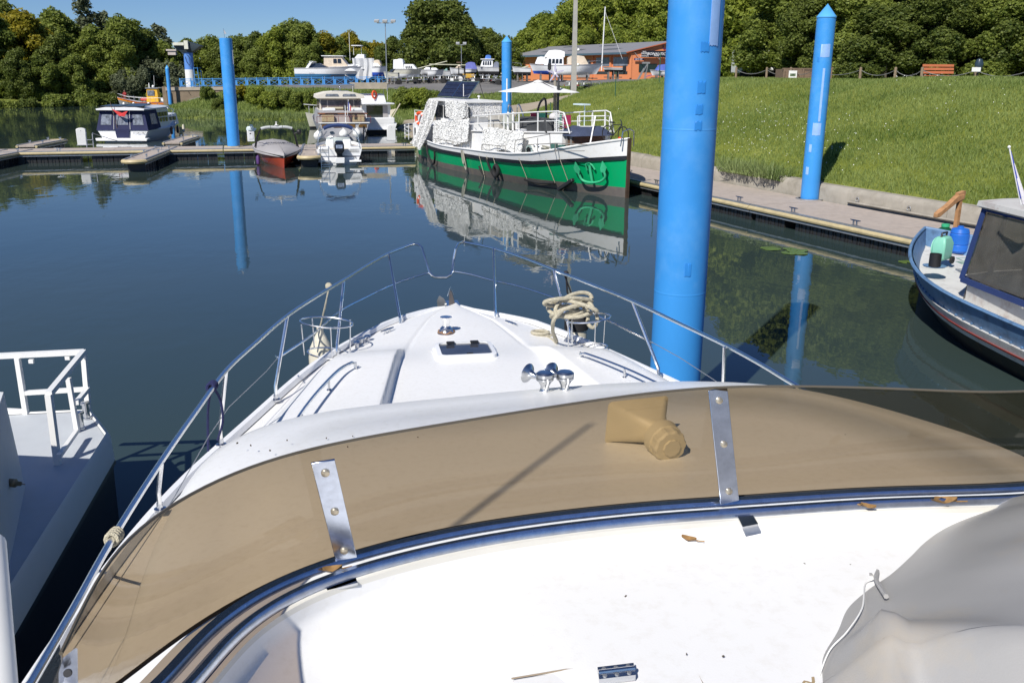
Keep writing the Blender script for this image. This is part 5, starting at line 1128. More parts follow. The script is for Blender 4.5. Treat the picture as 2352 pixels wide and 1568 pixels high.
for x,z in ((12.6,1.35),(16.0,1.42)):
    mb=MB(); mb.lathe([(.30,0),(.30,.05),(.22,.05),(.22,.02),(0,.02)],(x,-1.60,z),(0,-1,0),20,sx=1.0,sy=1.); part('porthole_frame',mb,M('pale_grey_green',(.30,.38,.36),.5),G); mb=MB(); mb.lathe([(.22,.03),(0,.03)],(x,-1.60,z),(0,-1,0),20); part('porthole_glass',mb,glassd,G)
mb=MB(); mb.lathe([(.22,0),(.24,.1),(.0,.35)],(15.2,-1.72,1.15),n=14); mb.cyl((15.2,-1.72,.95),.22,.22,14); part('cowl',mb,M('faded_green',(.13,.22,.20),.6),G)
# upper deck rail
def zu(x): return 1.98+.045*(x-9.9)
tops=[(10.0,zu(10)+.68),(13,zu(13)+.74),(16,zu(16)+.80),(17.6,zu(18)+.80),(18.0,zu(18)+.74),(18.4,zu(18)-.05)]
wy=lambda x:1.55 if x<14.5 else 1.55-(x-14.5)/3.8*.5
for s in (-1,1):
    mb=MB(); mb.tube([(x,s*wy(x),z) for x,z in tops],.028,8); part('deck_rail',mb,white,G)
    mb=MB(); mb.tube([(x,s*wy(x),z-.38) for x,z in tops[:5]],.02,6); part('deck_rail',mb,white,G)
    for x in (10.6,12,13.4,14.8,16.2,17.5): mb=MB(); mb.bar((x,s*wy(x),zu(x)-.05),(x,s*wy(x),zu(x)+.66+.018*(x-10)),.045); part('rail_post',mb,white,G)
mb=MB(); mb.tube([(17.9,-.4,zu(18)+.60),(18.4,.6,zu(18)+.62),(18.0,1.05,zu(18)+.6)],.024,6); mb.tube([(17.9,-.4,zu(18)+.2),(18.4,.6,zu(18)+.2),(18.0,1.05,zu(18)+.2)],.02,6); part('deck_rail',mb,white,G)
for x_,y in ((17.9,-.4),(18.2,.2),(18.4,.6),(18.5,.75)): mb=MB(); mb.bar((x_,y,zu(18)+.6),(x_+.05,y,1.75),.04); part('rail_post',mb,white,G)
mb=MB(); mb.bar((18.3,.2,zu(18)+.62),(19.0,-.5,1.6),.05); part('rail_brace',mb,white,G)
# side-deck hand rails
galr=M('grey_rail',(.35,.33,.30),.5,.4)
for x0,x1,h in ((6.3,8.7,.26),(9.2,10.8,.26),(12.0,14.6,.28),(15.4,18.6,.55),):
    z=lambda x:gz(x/21.1); mb=MB(); mb.tube([(x0,-2.02,z(x0)),(x0+.08,-2.02,z(x0)+h),(x1-.08,-2.02,z(x1)+h),(x1,-2.02,z(x1))],.018,6)
    for q in (.33,.66): x=x0+(x1-x0)*q; mb.bar((x,-2.02,z(x)),(x,-2.02,z(x)+h),.02)
    part('side_rail',mb,galr,G)
mb=MB(); z=1.52; mb.tube([(16.4,-1.95,1.75),(18.6,-1.8,1.95),(20.2,-1.3,2.0)],.02,6); mb.tube([(18.6,-1.8,1.55),(18.6,-1.8,1.95)],.02,6); mb.tube([(18.6,-1.8,1.65),(20.1,-1.35,1.75)],.016,6); part('side_rail',mb,galr,G)
mb=MB(); 
for z in (1.45,1.68,1.88): mb.tube(spline([(2.2,-1.95,z-.12),(1.0,-1.75,z-.06),(.15,-.9,z),(.1,0,z),(.15,.9,z),(1.0,1.75,z-.06)],5),.018,6)
for x,y in ((2.2,-1.95),(1.2,-1.8),(.5,-1.3),(.15,-.7),(.1,.3)): mb.bar((x,y,1.1),(x,y,1.88),.03)
part('stern_rail',mb,white,G)
mb=MB(); mb.box((1.9,-1.25,2.25),(.9,.05,.55)); part('side_dodger',mb,gw,G)
mb=MB(); mb.tube([(1.5,-1.3,2.65),(3.6,-1.3,2.65)],.018,6); mb.bar((1.5,-1.3,1.9),(1.5,-1.3,2.65),.03); part('buoy_rack',mb,white,G)
lb=thing('lifebuoy','orange lifebuoy with white bands hanging at the stern of the green barge','lifebuoy',gl(2.6,-1.42,2.25),gang+.35)
bmesh_t=lambda R0,r0,n=28,m=10:[[ (R0*math.cos(a)+r0*math.cos(b)*math.cos(a),r0*math.sin(b),R0*math.sin(a)+r0*math.cos(b)*math.sin(a)) for b in np.linspace(0,2*math.pi,m,endpoint=False)] for a in np.linspace(0,2*math.pi,n+1)]
mb=MB(); mb.loft(bmesh_t(.30,.085),closed=True); part('ring',mb,M('buoy_orange',(.75,.09,.02),.6),lb)
for q in range(4):
    mb=MB(); mb.loft([[(.30*math.cos(a)+.09*math.cos(b)*math.cos(a),.09*math.sin(b),.30*math.sin(a)+.09*math.cos(b)*math.sin(a)) for b in np.linspace(0,2*math.pi,10,endpoint=False)] for a in np.linspace(q*1.57+.7,q*1.57+.95,4)],closed=True); part('band',mb,white,lb)
# foredeck entrance, covers, clutter
mb=MB(); mb.box((18.2,-.2,1.80),(.6,1.5,1.0)); part('entrance_housing',mb,M('brown_panel',(.13,.07,.04),.5,var=.2,vs=3),G,bevel=.02)
mb=MB(); mb.box((18.05,-.97,1.8),(.14,.04,.8)); mb.box((18.4,-.97,1.8),(.10,.04,.8)); part('entrance_door',mb,M('grey_door',(.25,.23,.21),.5),G)
mb=MB(); mb.box((18.95,.0,1.62),(.7,1.3,.6)); o=part('wooden_locker',mb,teak,G,bevel=.02); mb=MB(); mb.box((18.95,-.665,1.62),(.45,.03,.36)); part('opening',mb,M('dark_inside',(.03,.015,.01),.8),o)
tb=M('blue_grey_tarp',(.045,.06,.11),.75,var=.2,bump=.4,bs=12); dt=M('dark_grey_cover',(.05,.052,.055),.8,var=.2,bump=.3,bs=20)
def drape(name,x0,x1,y0,y1,z0,z1,mat,seed,th=G,amp=.06):
    r=np.random.default_rng(seed); nx,ny=12,8; ph=r.random(4)*6; mb=MB(); rows=[]
    for i in range(nx+1):
        row=[]
        for j in range(ny+1):
            u=i/nx;v=j/ny; e=min(u,1-u,v,1-v)*5; h=z0+(z1-z0)*min(1,e**.6 if e>0 else 0)+amp*math.sin(u*9+ph[0])*math.cos(v*7+ph[1])*min(1,e)
            row.append((x0+(x1-x0)*u,y0+(y1-y0)*v,h))
        rows.append(row)
    mb.loft(rows); return part(name,mb,mat,th)
drape('tarpaulin',17.2,18.7,-1.1,.9,2.2,2.5,tb,3,amp=.1)
mb=MB(); mb.box((16.0,-1.15,2.50),(1.9,.3,.50),top=(.85,.9)); part('covered_bench',mb,dt,G,bevel=.04)
mb=MB(); mb.box((15.4,-.9,2.55),(2.6,.7,.50),top=(.95,.8)); part('covered_bench',mb,dt,G,bevel=.04)
mb=MB(); mb.box((11.8,-.9,2.45),(1.2,.9,.72),top=(.95,.9)); part('covered_box',mb,M('beige_grey_cover',(.42,.40,.36),.8),G,bevel=.04)
mb=MB(); mb.ball((12.55,-.9,2.5),.33,14,10,(.8,1,1.05)); part('round_cover',mb,M('grey_green_cover',(.30,.32,.28),.8),G)
mb=MB(); mb.ball((16.3,-.6,2.85),.24,14,10,(.9,1,.8)); part('white_bag',mb,M('pale_bag',(.6,.58,.58),.8,bump=.5,bs=10),G)
for k,(x,c) in enumerate(((13.0,(.35,.02,.08)),(13.6,(.06,.33,.22)),(15.3,(.05,.28,.18)),(15.9,(.30,.03,.07)))):
    mb=MB(); mb.box((x,.1,2.42),(.42,.42,.05)); mb.box((x+.2,.1,2.72),(.04,.42,.4)); 
    for sx in (-.18,.18):
        for sy in (-.18,.18): mb.bar((x+sx,.1+sy,2.05),(x+sx,.1+sy,2.42),.03)
    solo('garden_chair',MB().add([gl(p[0],p[1],p[2]) for p in mb.v],mb.f),M('chair_%s'%('red' if c[0]>.2 else 'green'),c,.5),('folding chair nearest the round cover, wine red' if k==0 else 'green folding chair behind the barge rail near its middle' if k==1 else 'green folding chair under the parasol' if k==2 else 'wine red folding chair next to the parasol post'),'chair','garden chairs on the green barge',loc=gl(x,.1,2.05))
mb=MB()
for k in range(9): mb.bar((16.9,-.9,2.4+.085*k),(17.6,-.9,2.4+.085*k),.018)
for x in (16.9,17.25,17.6): mb.bar((x,-.9,2.3),(x,-.9,3.12),.03)
part('grille_panel',mb,white,G)
# solar array
sp_=Vector((4.95,-.3,3.42)); SW,SH_=3.9,1.0
cellm2=M('solar_cell',(.02,.022,.04),.15,var=.3,vs=2,spec=.8)
sa=thing('solar_array','two dark solar modules propped up on the wheelhouse roof','solar panel',gl(3.9,-.5,3.40),gang)
tl2=lambda u,v,o=0:(u,-.35+v*.62-o*.7,.03+v*.78+o*.6)
for m in range(2):
    u0=m*2.0; mb=MB(); mb.add([tl2(u0,0),tl2(u0+1.95,0),tl2(u0+1.95,1),tl2(u0,1)],[(0,1,2,3)]); mm=part('module',mb,blackp,sa,smooth=False)
    mb=MB()
    for i in range(7):
        for j in range(4):
            a=u0+.06+i*.265; b=.04+j*.24; mb.prism([tl2(a,b,.012),tl2(a+.245,b,.012),tl2(a+.245,b+.215,.012),tl2(a,b+.215,.012)],(0,0,0),(0,-.006,.005))
    part('cell',mb,cellm2,mm,kind='stuff',smooth=False)
    for a,b in (((0,0),(1.95,0)),((1.95,0),(1.95,1)),((1.95,1),(0,1)),((0,1),(0,0))): mb=MB(); mb.bar(tl2(u0+a[0],a[1],.01),tl2(u0+b[0],b[1],.01),.05); part('module_frame',mb,steel,mm)
mb=MB(); 
for u in (-.05,3.95): mb.tube([(u,-.35,.0),(u,.27,.81)],.02,6); mb.tube([(u,.55,0),(u,.27,.81)],.015,6)
part('prop',mb,blackp,sa)
for x,y,z0,z1,r_ in ((9.3,.6,3.3,4.38,.035),(7.2,-.8,3.35,4.1,.02),(9.0,1.0,3.35,3.9,.015)): mb=MB(); mb.tube([(x,y,z0),(x,y,z1)],r_,8); part('aerial',mb,white,G)
mb=MB(); mb.lathe([(.03,0),(.03,.12),(.07,.14),(.07,.2),(0,.22)],(8.4,-.5,3.36),n=10); part('roof_vent',mb,white,G)
mb=MB(); mb.tube(spline([(9.6,.5,2.3),(9.65,.5,3.05),(9.9,.5,3.12),(10.4,.5,2.5)],5),.03,8); mb.tube(spline([(9.6,1.0,2.3),(9.65,1.0,3.05),(9.9,1.0,3.12),(10.4,1.0,2.5)],5),.03,8); part('boarding_hoop',mb,steel,G)
for y in (-.4,-.15): mb=MB(); mb.tube([(13.5,y-1,2.0),(13.5,y-1,2.92),(13.52,y-1,2.95)],.05,8); part('stubby_post',mb,white,G)
# parasol
pa=thing('parasol','large white cantilever parasol open over the top deck of the green barge','parasol',gl(13.5,.1,2.1),gang+.12)
mb=MB(); W_=1.45; pk=2.22; ez=1.72
cor=[(-W_,-W_*.85),(0,-W_*.85),(W_,-W_*.85),(W_,0),(W_,W_*.85),(0,W_*.85),(-W_,W_*.85),(-W_,0)]
for i in range(8):
    a=cor[i];b=cor[(i+1)%8]; pts=[]
    for f in (0,.25,.5,.75,1): 
        row=[]
        for q in (0,.5,1):
            x=a[0]+(b[0]-a[0])*q; y=a[1]+(b[1]-a[1])*q; sag=.02*math.sin(math.pi*f)+.015*(1-abs(2*q-1))*f
            row.append((x*f,y*f,pk+(ez-pk)*f**.9-sag+(.07 if (i%2==0)==(q==1) and False else 0)))
        pts.append(row)
    m2=MB(); m2.loft(pts); part('canopy_panel',m2,M('parasol_cloth',(.74,.74,.72),.85,var=.02),pa)
mb=MB(); mb.lathe([(0,pk+.03),(.2,pk-.03),(.24,pk-.07)],n=8); part('canopy_vent',mb,M('parasol_cloth',(.7,.7,.7)),pa)
for i in range(8): a=cor[i]; mb=MB(); mb.bar((0,0,pk-.12),(a[0]*.98,a[1]*.98,ez-.03),.025); part('rib',mb,galv,pa)
mb=MB(); mb.tube([(1.05,.35,0),(1.05,.35,pk+.15)],.045,10); mb.tube([(1.05,.35,pk-.45),(0,0,pk+.0)],.03,8); mb.bar((1.05,.35,pk-.6),(1.05,.35,pk-.2),.10); part('post',mb,M('anthracite',(.05,.05,.055),.5),pa)
mb=MB(); mb.box((1.05,.35,.03),(.9,.9,.06)); part('base',mb,M('anthracite',(.05,.05,.055)),pa)
# timber and steel sheer-legs behind the parasol
mb=MB(); mb.tube([(13.6,.9,2.0),(13.6,.9,4.3)],.07,8); mb.tube([(13.85,.9,2.0),(13.85,.9,4.1)],.05,8); part('mast_post',mb,M('grey_wood',(.28,.25,.2),.8,bump=.3),G)
mb=MB(); mb.tube(spline([(12.2,.6,2.1),(12.6,.6,3.1),(12.95,.6,3.45),(13.3,.6,3.4),(13.4,.6,2.1)],5),.05,8); part('frame_legs',mb,M('anthracite',(.05,.05,.055)),G)
wt_=thing('wind_turbine','small pale lilac wind turbine above the parasol of the green barge','wind turbine',gl(13.6,.9,4.25),gang)
mb=MB(); mb.tube([(0,0,0),(0,0,.35)],.03,8); part('mast',mb,galv,wt_)
mb=MB(); mb.lathe([(.0,-.12),(.07,-.08),(.08,.05),(.05,.25),(.01,.4)],(0,0,.38),(-.8,.5,0),12); part('nacelle',mb,white,wt_)
bd=M('blade_lilac',(.42,.40,.52),.5)
for k in range(5):
    a=2*math.pi*k/5+.3; n_=Vector((.85,-.5,0)); u=Vector((.5,.85,0))*math.cos(a)+Vector((0,0,1))*math.sin(a); w=n_.cross(u)
    c=Vector((.06,-.03,.38))+n_*.02; mb=MB(); mb.prism([tuple(c+u*.05-w*.03),tuple(c+u*.05+w*.03),tuple(c+u*.22+w*.05),tuple(c+u*.40+w*.03),tuple(c+u*.40-w*.02)],(0,0,0),tuple(n_*.012)); part('blade',mb,bd,wt_)
mb=MB(); mb.prism([(-.45,.28,.30),(-.75,.45,.2),(-.8,.5,.6),(-.5,.3,.5)],(0,0,0),(0,.02,0)); part('tail_vane',mb,bd,wt_)
# little awning on a pole
mb=MB(); mb.box((16.0,.9,3.35),(.8,.4,.06)); mb.bar((16.25,.9,2.3),(16.25,.9,3.33),.03); part('small_awning',mb,M('pale_blue',(.6,.72,.74),.5),G)
# bicycle on the bow
bk_=thing('bicycle','dark bicycle lying against the bow rail of the green barge','bicycle',gl(19.9,.1,2.0),gang+.1); bm_=M('bike_dark',(.03,.035,.05),.4,.3)
for x in (-.5,.5): mb=MB(); mb.tube([(x+.32*math.cos(a),.05,.34+.30*math.sin(a)) for a in np.linspace(0,6.28,22)[:-1]],.022,6,closed=True); part('wheel',mb,rubber,bk_)
mb=MB(); 
for a,b in (((-.5,.34),(-.1,.3)),((-.1,.3),(-.2,.75)),((-.5,.34),(-.2,.68)),((-.1,.3),(.38,.7)),((-.2,.68),(.36,.72)),((.5,.34),(.36,.82)),((.36,.82),(.28,.9))): mb.tube([(a[0],.05,a[1]),(b[0],.05,b[1])],.018,6)
part('frame',mb,bm_,bk_); mb=MB(); mb.box((-.22,.05,.78),(.22,.1,.05)); part('saddle',mb,blackp,bk_)
mb=MB(); mb.tube([(21.0,-.3,1.95),(21.05,-.25,2.5),(21.1,0,2.6),(21.05,.25,2.5),(21.0,.3,1.95)],.025,8); part('bow_roller_hoop',mb,steel,G)
mb=MB(); mb.tube([(20.1,.2,2.2),(20.6,.2,2.12)],.05,8); part('life_jacket_roll',mb,M('buoy_orange',(.75,.09,.02)),G)
# anchor on the bow plating
bx_,by_=19.95,-1.05
Ra=hullrows(21.1,4.3,gz,[lambda t:.95],n=120,bl=.30,rake=.15,bluff=.40,stern=.25,e=.10,zk=-.9)[0]
def onhull(x,z,o=.0):
    r=hullrows(21.1,4.3,gz,[lambda t:z],n=200,bl=.30,rake=.15,bluff=.40,stern=.25,e=.10,zk=-.9)[0]
    q=min(r,key=lambda p:abs(p[0]-x)); return (x,-(q[1]+o),z)
mb=MB()
f1=[onhull(19.15,1.25,.08),onhull(19.0,1.0,.06),onhull(19.05,.85,.10),onhull(19.3,.75,.2),onhull(19.38,.95,.2)]; mb.prism(f1,(0,0,0),(.02,-.05,0))
f2=[onhull(20.25,1.35,.10),onhull(20.12,1.05,.08),onhull(20.15,.92,.12),onhull(20.4,.9,.22),onhull(20.46,1.1,.2)]; mb.prism(f2,(0,0,0),(.02,-.05,0))
mb.tube(spline([onhull(19.25,.85,.22),onhull(19.35,.55,.22),onhull(19.7,.48,.22),onhull(20.15,.56,.25),onhull(20.38,.75,.25),onhull(20.36,1.0,.24)],5),.05,8); mb.tube([onhull(19.75,.5,.2),onhull(19.72,1.15,.12)],.055,8)
mb.tube(spline([onhull(19.55,.95,.1),onhull(19.6,1.2,.12),onhull(19.8,1.2,.12),onhull(19.9,1.0,.12)],4),.035,8); part('bow_anchor',mb,M('anchor_green',(.04,.42,.20),.5),G)
# fenders, tyres and ropes over the side
def hangrope(x,z0,z1,r_=.012,m=rope): mb=MB(); mb.tube([onhull(x,z0,.12),onhull(x+.02,z1,.12)],r_,5); return part('hanging_rope',mb,m,G)
for x,a,b in ((1.3,1.2,.1),(1.9,1.1,.1),(12.2,1.05,.0),(13.0,1.05,.55),(13.7,1.1,.75),(16.1,1.2,.2),(17.8,1.3,.3),(18.5,1.4,.35),(10.3,1.1,.5),(10.45,1.1,.6)): hangrope(x,a,b)
mb=MB(); mb.tube(spline([onhull(4.6,.95,.1),onhull(4.8,.5,.14),onhull(5.3,.15,.14),onhull(5.9,.12,.14),onhull(6.3,.45,.14),onhull(6.4,.8,.12)],5),.055,8); part('hose_fender',mb,rubber,G)
t_=thing('tyre_fender','black car tyre hung as a fender at the middle of the green side','tyre',gl(*onhull(13.75,.45,.16)),gang)
mb=MB(); mb.loft([[ (.21*math.cos(a)+.085*math.cos(b)*math.cos(a),.09*math.sin(b)-.03,.23*math.sin(a)+.085*math.cos(b)*math.sin(a)) for b in np.linspace(0,2*math.pi,10,endpoint=False)] for a in np.linspace(0,2*math.pi,25)],closed=True); part('tread',mb,rubber,t_)
for x0,x1,z0,z1,r_ in ((12.95,13.2,.95,.15,.05),(15.95,17.75,.28,.30,.06),(11.95,12.2,.5,.1,.045)):
    mb=MB(); mb.tube(spline([onhull(x0,z0,.12),onhull((x0+x1)/2,min(z0,z1)-.06 if x1-x0>1 else (z0+z1)/2,.14),onhull(x1,z1,.12)],5),r_,8); part('hose_fender',mb,rubber,G)
a=Vector(onhull(17.9,.02,.18)); b=Vector(onhull(18.9,.52,.20)); mb=MB(); mb.bar(a,b,.17,.15); o=part('plank_fender',mb,blackp,G,bevel=.03)
mb=MB(); mb.tube(spline([onhull(10.3,1.1,.1),onhull(10.22,.8,.12),onhull(10.3,.35,.12),onhull(10.4,.2,.12),onhull(10.45,.4,.12),onhull(10.42,1.0,.12)],5),.03,6); mb.tube(spline([onhull(10.3,1.1,.16),onhull(10.28,.6,.16),onhull(10.38,.5,.16),onhull(10.4,1.0,.16)],5),.03,6); part('rope_hank',mb,M('grey_rope',(.35,.34,.28),.9),G)
for i,x in enumerate((17.7,18.35)): mb=MB(); mb.cyl((x,-1.35,1.5),.15,.36,16); part('green_bucket',mb,M('dark_teal',(.05,.14,.12),.5),G)
mb=MB(); mb.tube([(17.3+.2*math.cos(a),-1.55+.14*math.sin(a),1.5+.015*a) for a in np.linspace(0,16,50)],.035,6); part('rope_heap',mb,M('grey_rope',(.35,.34,.28)),G)
for x in (16.6,16.95): mb=MB(); mb.ball((x,-1.68,1.72),.07,10,8,(1,.5,1)); part('lamp',mb,steel,G)
# camouflage nets
netw=M('net_white',(.80,.80,.78),.8,var=.05); netd=M('net_grey',(.56,.55,.54),.9,var=.2)  # second material: grey flaps mixed at random among the white ones
def net(fn,n,seed,dens_dark=.3,size=.085,label=None,lu=1,lv=1,shade=False):
    r=np.random.default_rng(seed); mb=MB(); nu,nv=22,14
    mb.loft([[fn(i/nu,j/nv) for j in range(nv+1)] for i in range(nu+1)]); base=part('net_cloth',mb,M('net_cloth',(.72,.71,.70),.95,var=.1,vs=14,dirt=(.45,.44,.43),ds=12,damt=.4),G,label=label)
    u=r.random(n); v=r.random(n); c=np.array([fn(a,b) for a,b in zip(u,v)]); c[:,1]-=.03; nn=np.tile([0,-1.,.25],(n,1))
    V,F=leaves(c,nn,np.full(n,size),.28,1.3,r); mi=(r.random(n)<dens_dark*.35).astype(int)
    me=npmesh('net_flap',V,F,[netw,netd],smooth=False,mi=mi); o=part('net_flap',me,None,base,kind='stuff')
def n1(u,v): # hanging curtain at the stern
    x=3.0+1.9*v+ (u)*1.75*(1-.25*v); x=4.2+u*1.5-1.55*(1-v)**1.2; z=3.28-(1-v)*2.35; return (x,-1.50-.5*(1-v)+.05*math.sin(u*12+v*5),z-.25*(u)*(1-v))
net(n1,3400,1,.3,.05,'grey white camouflage net hanging from wheelhouse roof to gunwale')
def n2(u,v): return ((6.3+u/.62*2.5,-1.40+.04*math.sin(u*9)) if u<.62 else (8.85,-1.40+(u-.62)/.38*1.9))+(0,) if False else ((6.3+min(u,.62)/.62*2.55),(-1.40 if u<.62 else -1.40+(u-.62)/.38*1.9)+.03*math.sin(u*9),3.30-(1-v)*(.88-.25*abs(u-.5)+.1*math.sin(u*7)))
net(n2,3400,2,.3,.055,'grey white net along the wheelhouse side')
def n3(u,v): return (5.5+u*4.6,-1.72+.05*math.sin(u*10)-.1*(1-v),2.28+.28*u*u-(1-v)*(1.2+.15*math.sin(u*5)))
net(n3,4200,3,.22,.065,'white leafy net over the midship cabin side')
def n4(u,v): return (11.6+u*4.2,-1.70+.06*math.sin(u*11)-.12*(1-v),2.18+.05*math.sin(u*6)+.1*u-(1-v)*(1.12-.3*u+.12*math.sin(u*8)))
net(n4,4600,4,.14,.07,'bright white leafy net hung from the top deck rail')
# ---------------- navy-canopied cruiser on the far pontoon ----------------
def frame_thing(name,label,cat,stern,bow,group=None):
    a=Vector(stern[:2]); b=Vector(bow[:2]); d=b-a; return thing(name,label,cat,(a.x,a.y,0),math.atan2(d.y,d.x),group),d.length
nv,LN=frame_thing('river_cruiser','white river cruiser with navy canvas stern canopy and solar panels on its roof','boat',(-26.7,64.3),(-27.0,73.2))
kz=interp([(0,.78),(.5,.8),(.8,1.05),(1,1.35)]); kk=dict(bl=.4,rake=.5,bluff=.6,stern=.9,e=.3,zk=-.5)
hullparts(nv,LN,3.7,kz,[('hull',lambda t:-.4,lambda t:kz(t)-.1,gel,0),('gunwale',lambda t:kz(t)-.1,kz,white,.03)],**kk); deckfrom(nv,'deck',LN,3.7,kz,lambda t:kz(t)-.03,gel,.0,**kk)
mb=MB(); mb.box((-.15,0,.22),(.5,3.5,.12)); part('swim_platform',mb,gel,nv,bevel=.03)
mb=MB(); mb.box((-.4,0,.16),(.05,3.4,.10)); part('platform_edge',mb,white,nv)
mb=MB(); mb.loft([[(-.05,-1.75,.78),(-.05,1.75,.78),(2.6,1.75,.85),(2.6,-1.75,.85)],[(.25,-1.48,2.12),(.25,1.48,2.12),(2.6,1.5,2.15),(2.6,-1.5,2.15)]],closed=True,caps=True); part('canopy',mb,navy,nv)
mb=MB(); mb.add([(-.09,-.42,.25),(-.09,.42,.25),(-.07,.5,.85),(-.07,-.5,.85)],[(0,1,2,3)]); mb.add([(-.06,-.42,.25),(-.06,.42,.25),(-.04,.5,.85),(-.04,-.5,.85)],[(3,2,1,0)]); part('stern_door_flap',mb,navy,nv)
wv=M('cloudy_window',(.18,.20,.24),.2,var=.6,vs=5)
for y0,y1 in ((-1.45,-.75),(-.4,.4),(.75,1.45)):
    q=[]
    for y,z in ((y0,1.15),(y1,1.15),(y1*.93,1.85),(y0*.93,1.85)): q.append((-.06+.23*(z-.78),y,z))
    mb=MB(); mb.prism(q,(-.012,0,0),(-.008,0,0)); part('canopy_window',mb,wv,nv)
for s in (-1,1):
    mb=MB(); mb.prism([(.9,s*1.67,1.15),(2.1,s*1.68,1.15),(2.1,s*1.56,1.85),(1.0,s*1.56,1.85)],(0,s*.01,0),(0,s*.01,0)); part('canopy_window',mb,wv,nv)
for y in (-.55,.55): mb=MB(); mb.tube([(-.1,y,.85),(.18,y*.95,2.1)],.015,6); part('zip',mb,white,nv)
mb=MB(); mb.loft([[(x,-1.6*w,2.12),(x,-1.62*w,2.22),(x,-1*w,2.32),(x,1*w,2.32),(x,1.62*w,2.22),(x,1.6*w,2.12)] for x,w in ((-.1,1),(2.5,1.02),(5.4,.95))],closed=True,caps=True); part('hardtop',mb,gel,nv)
for x,y in ((1.0,-.75),(1.0,.75),(3.4,0)): mb=MB(); mb.box((x,y,2.40),(1.7,1.3,.04),ry=-.04); mb.box((x,y,2.34),(.2,1.0,.08)); part('solar_panel',mb,cellm2,nv)
house('saloon',2.6,5.3,1.5,.75,2.12,gel,0,.03,nv,w1=1.42); house('fore_cabin',5.3,8.2,1.25,.8,1.55,gel,.08,.06,nv,w1=1.1)
for k in range(4):
    for r_ in (0,1):
        mb=MB(); mb.box((2.95+k*.6,-1.47,1.35+.38*r_),(.42,.05,.3)); part('saloon_window',mb,glassd,nv)
for k in range(3): mb=MB(); mb.box((5.9+k*.75,-1.2,1.3),(.5,.06,.26)); part('cabin_window',mb,glassd,nv)
mb=MB(); mb.tube(spline([(6.5,-1.3,1.15),(6.6,-1.3,1.65),(8.6,-.8,1.85),(9.6,0,1.95),(8.6,.8,1.85),(6.6,1.3,1.65),(6.5,1.3,1.15)],5),.02,6); part('pulpit',mb,chrome,nv)
for k in range(3): mb=MB(); mb.lathe([(.0,0),(.09,.06),(.1,.45),(.05,.58),(0,.6)],(4.3+k*1.4,-1.9,.25),n=12); part('fender',mb,[M('brown_fender',(.18,.08,.05),.7),blackp,fw][k],nv)
mb=MB(); mb.tube([(.0,.35,.9),(-.25,.45,2.2),(-.35,.5,2.7)],.02,6); part('flag_staff',mb,wood,nv)
mb=MB(); mb.prism([(-.25,.45,2.2),(-.32,.0,1.75),(-.32,-.35,1.72),(-.3,-.6,2.1),(-.28,-.2,1.95)],(0,0,0),(-.03,0,0)); part('red_bunting',mb,M('bunting_red',(.6,.04,.04),.8),nv)
def text_mesh(body,size,mat,depth=.0,extr=.004,italic=0):
    c=bpy.data.curves.new('lettering','FONT'); c.body=body; c.size=size; c.extrude=extr; c.align_x='CENTER'; c.align_y='CENTER'; c.shear=italic; c.resolution_u=2
    o=bpy.data.objects.new('lettering',c); me=bpy.data.meshes.new_from_object(o); bpy.data.objects.remove(o); me.materials.clear(); me.materials.append(mat); return me
def letters(body,size,mat,parent,loc,rot,name='lettering',italic=0,bold=0,sx=1):
    me=text_mesh(body,size,mat,italic=italic,extr=.006); o=part(name,me,None,parent); o.location=loc; o.rotation_euler=rot; o.scale=(sx,1,1); return o
ink=M('ink_black',(.02,.02,.025),.6)
letters('LY G41178 F',.16,ink,nv,(-.10,-1.15,.62),(math.pi/2,0,-math.pi/2))
# ---------------- orange wakeboard boat ----------------
wk,LW_=frame_thing('wakeboard_boat','orange speedboat under a grey lettered cover with black tower, bow towards us','boat',(-13.5,52.6),(-11.35,46.3))
oh=M('hull_orange',(.50,.065,.02),.18,coat=.5,var=.05); cg_=M('boat_cover_grey',(.36,.345,.345),.75,var=.05,bump=.15,bs=40)
wz=interp([(0,.75),(.6,.72),(1,.62)]); wkk=dict(bl=.5,rake=.55,bluff=.72,stern=.95,e=.35,zk=-.35)
hullparts(wk,LW_,2.3,wz,[('hull',lambda t:-.3,lambda t:wz(t)-.10,oh,0),('gunwale',lambda t:wz(t)-.10,wz,blackp,.03)],**wkk)
R0=hullrows(LW_,2.3,wz,[wz],**wkk)[0]; mb=MB(); rows=[]
for f,h in ((1.03,-.14),(1.02,.02),(.9,.07),(.6,.22),(0,.30)): rows.append([(x*(1 if f>.8 else 1-.04*(1-f)),-y*f,z+h*(1-.55*(x/LW_)**4)) for x,y,z in R0])
rows2=rows+[[(x,-y,z) for x,y,z in r] for r in rows[:-1][::-1]]; mb.loft(rows2); a=[r[0] for r in rows2]; mb.tri_poly(a); part('fitted_cover',mb,cg_,wk,sharp=60)
mb=MB(); mb.tube([(x,0,z+.31*(1-.55*(x/LW_)**4)) for x,y,z in R0],.012,5); part('cover_seam',mb,M('seam_grey',(.28,.27,.27),.8),wk)
lt=letters('malibu',.40,ink,wk,(3.3,0,1.065),(0,0,math.pi/2),italic=.25,sx=1.25)
lt.rotation_euler=(0,.02,math.pi/2); lt.scale=(1.25,1.6,1)
mb=MB(); mb.prism([(3.2,-.95,1.06),(3.42,-.98,1.06),(3.5,-.78,1.07),(3.3,-.7,1.07)],(0,0,0),(0,0,.01)); part('logo_swoosh',mb,ink,wk)
for s in (-1,1):
    mb=MB(); mb.tube([(2.1,s*1.12,.7),(2.6,s*1.0,1.3),(3.2,s*.82,1.78)],.035,8); mb.tube([(2.9,s*1.12,.7),(3.0,s*1.0,1.3),(3.25,s*.82,1.78)],.03,8); part('tower_leg',mb,blackp,wk)
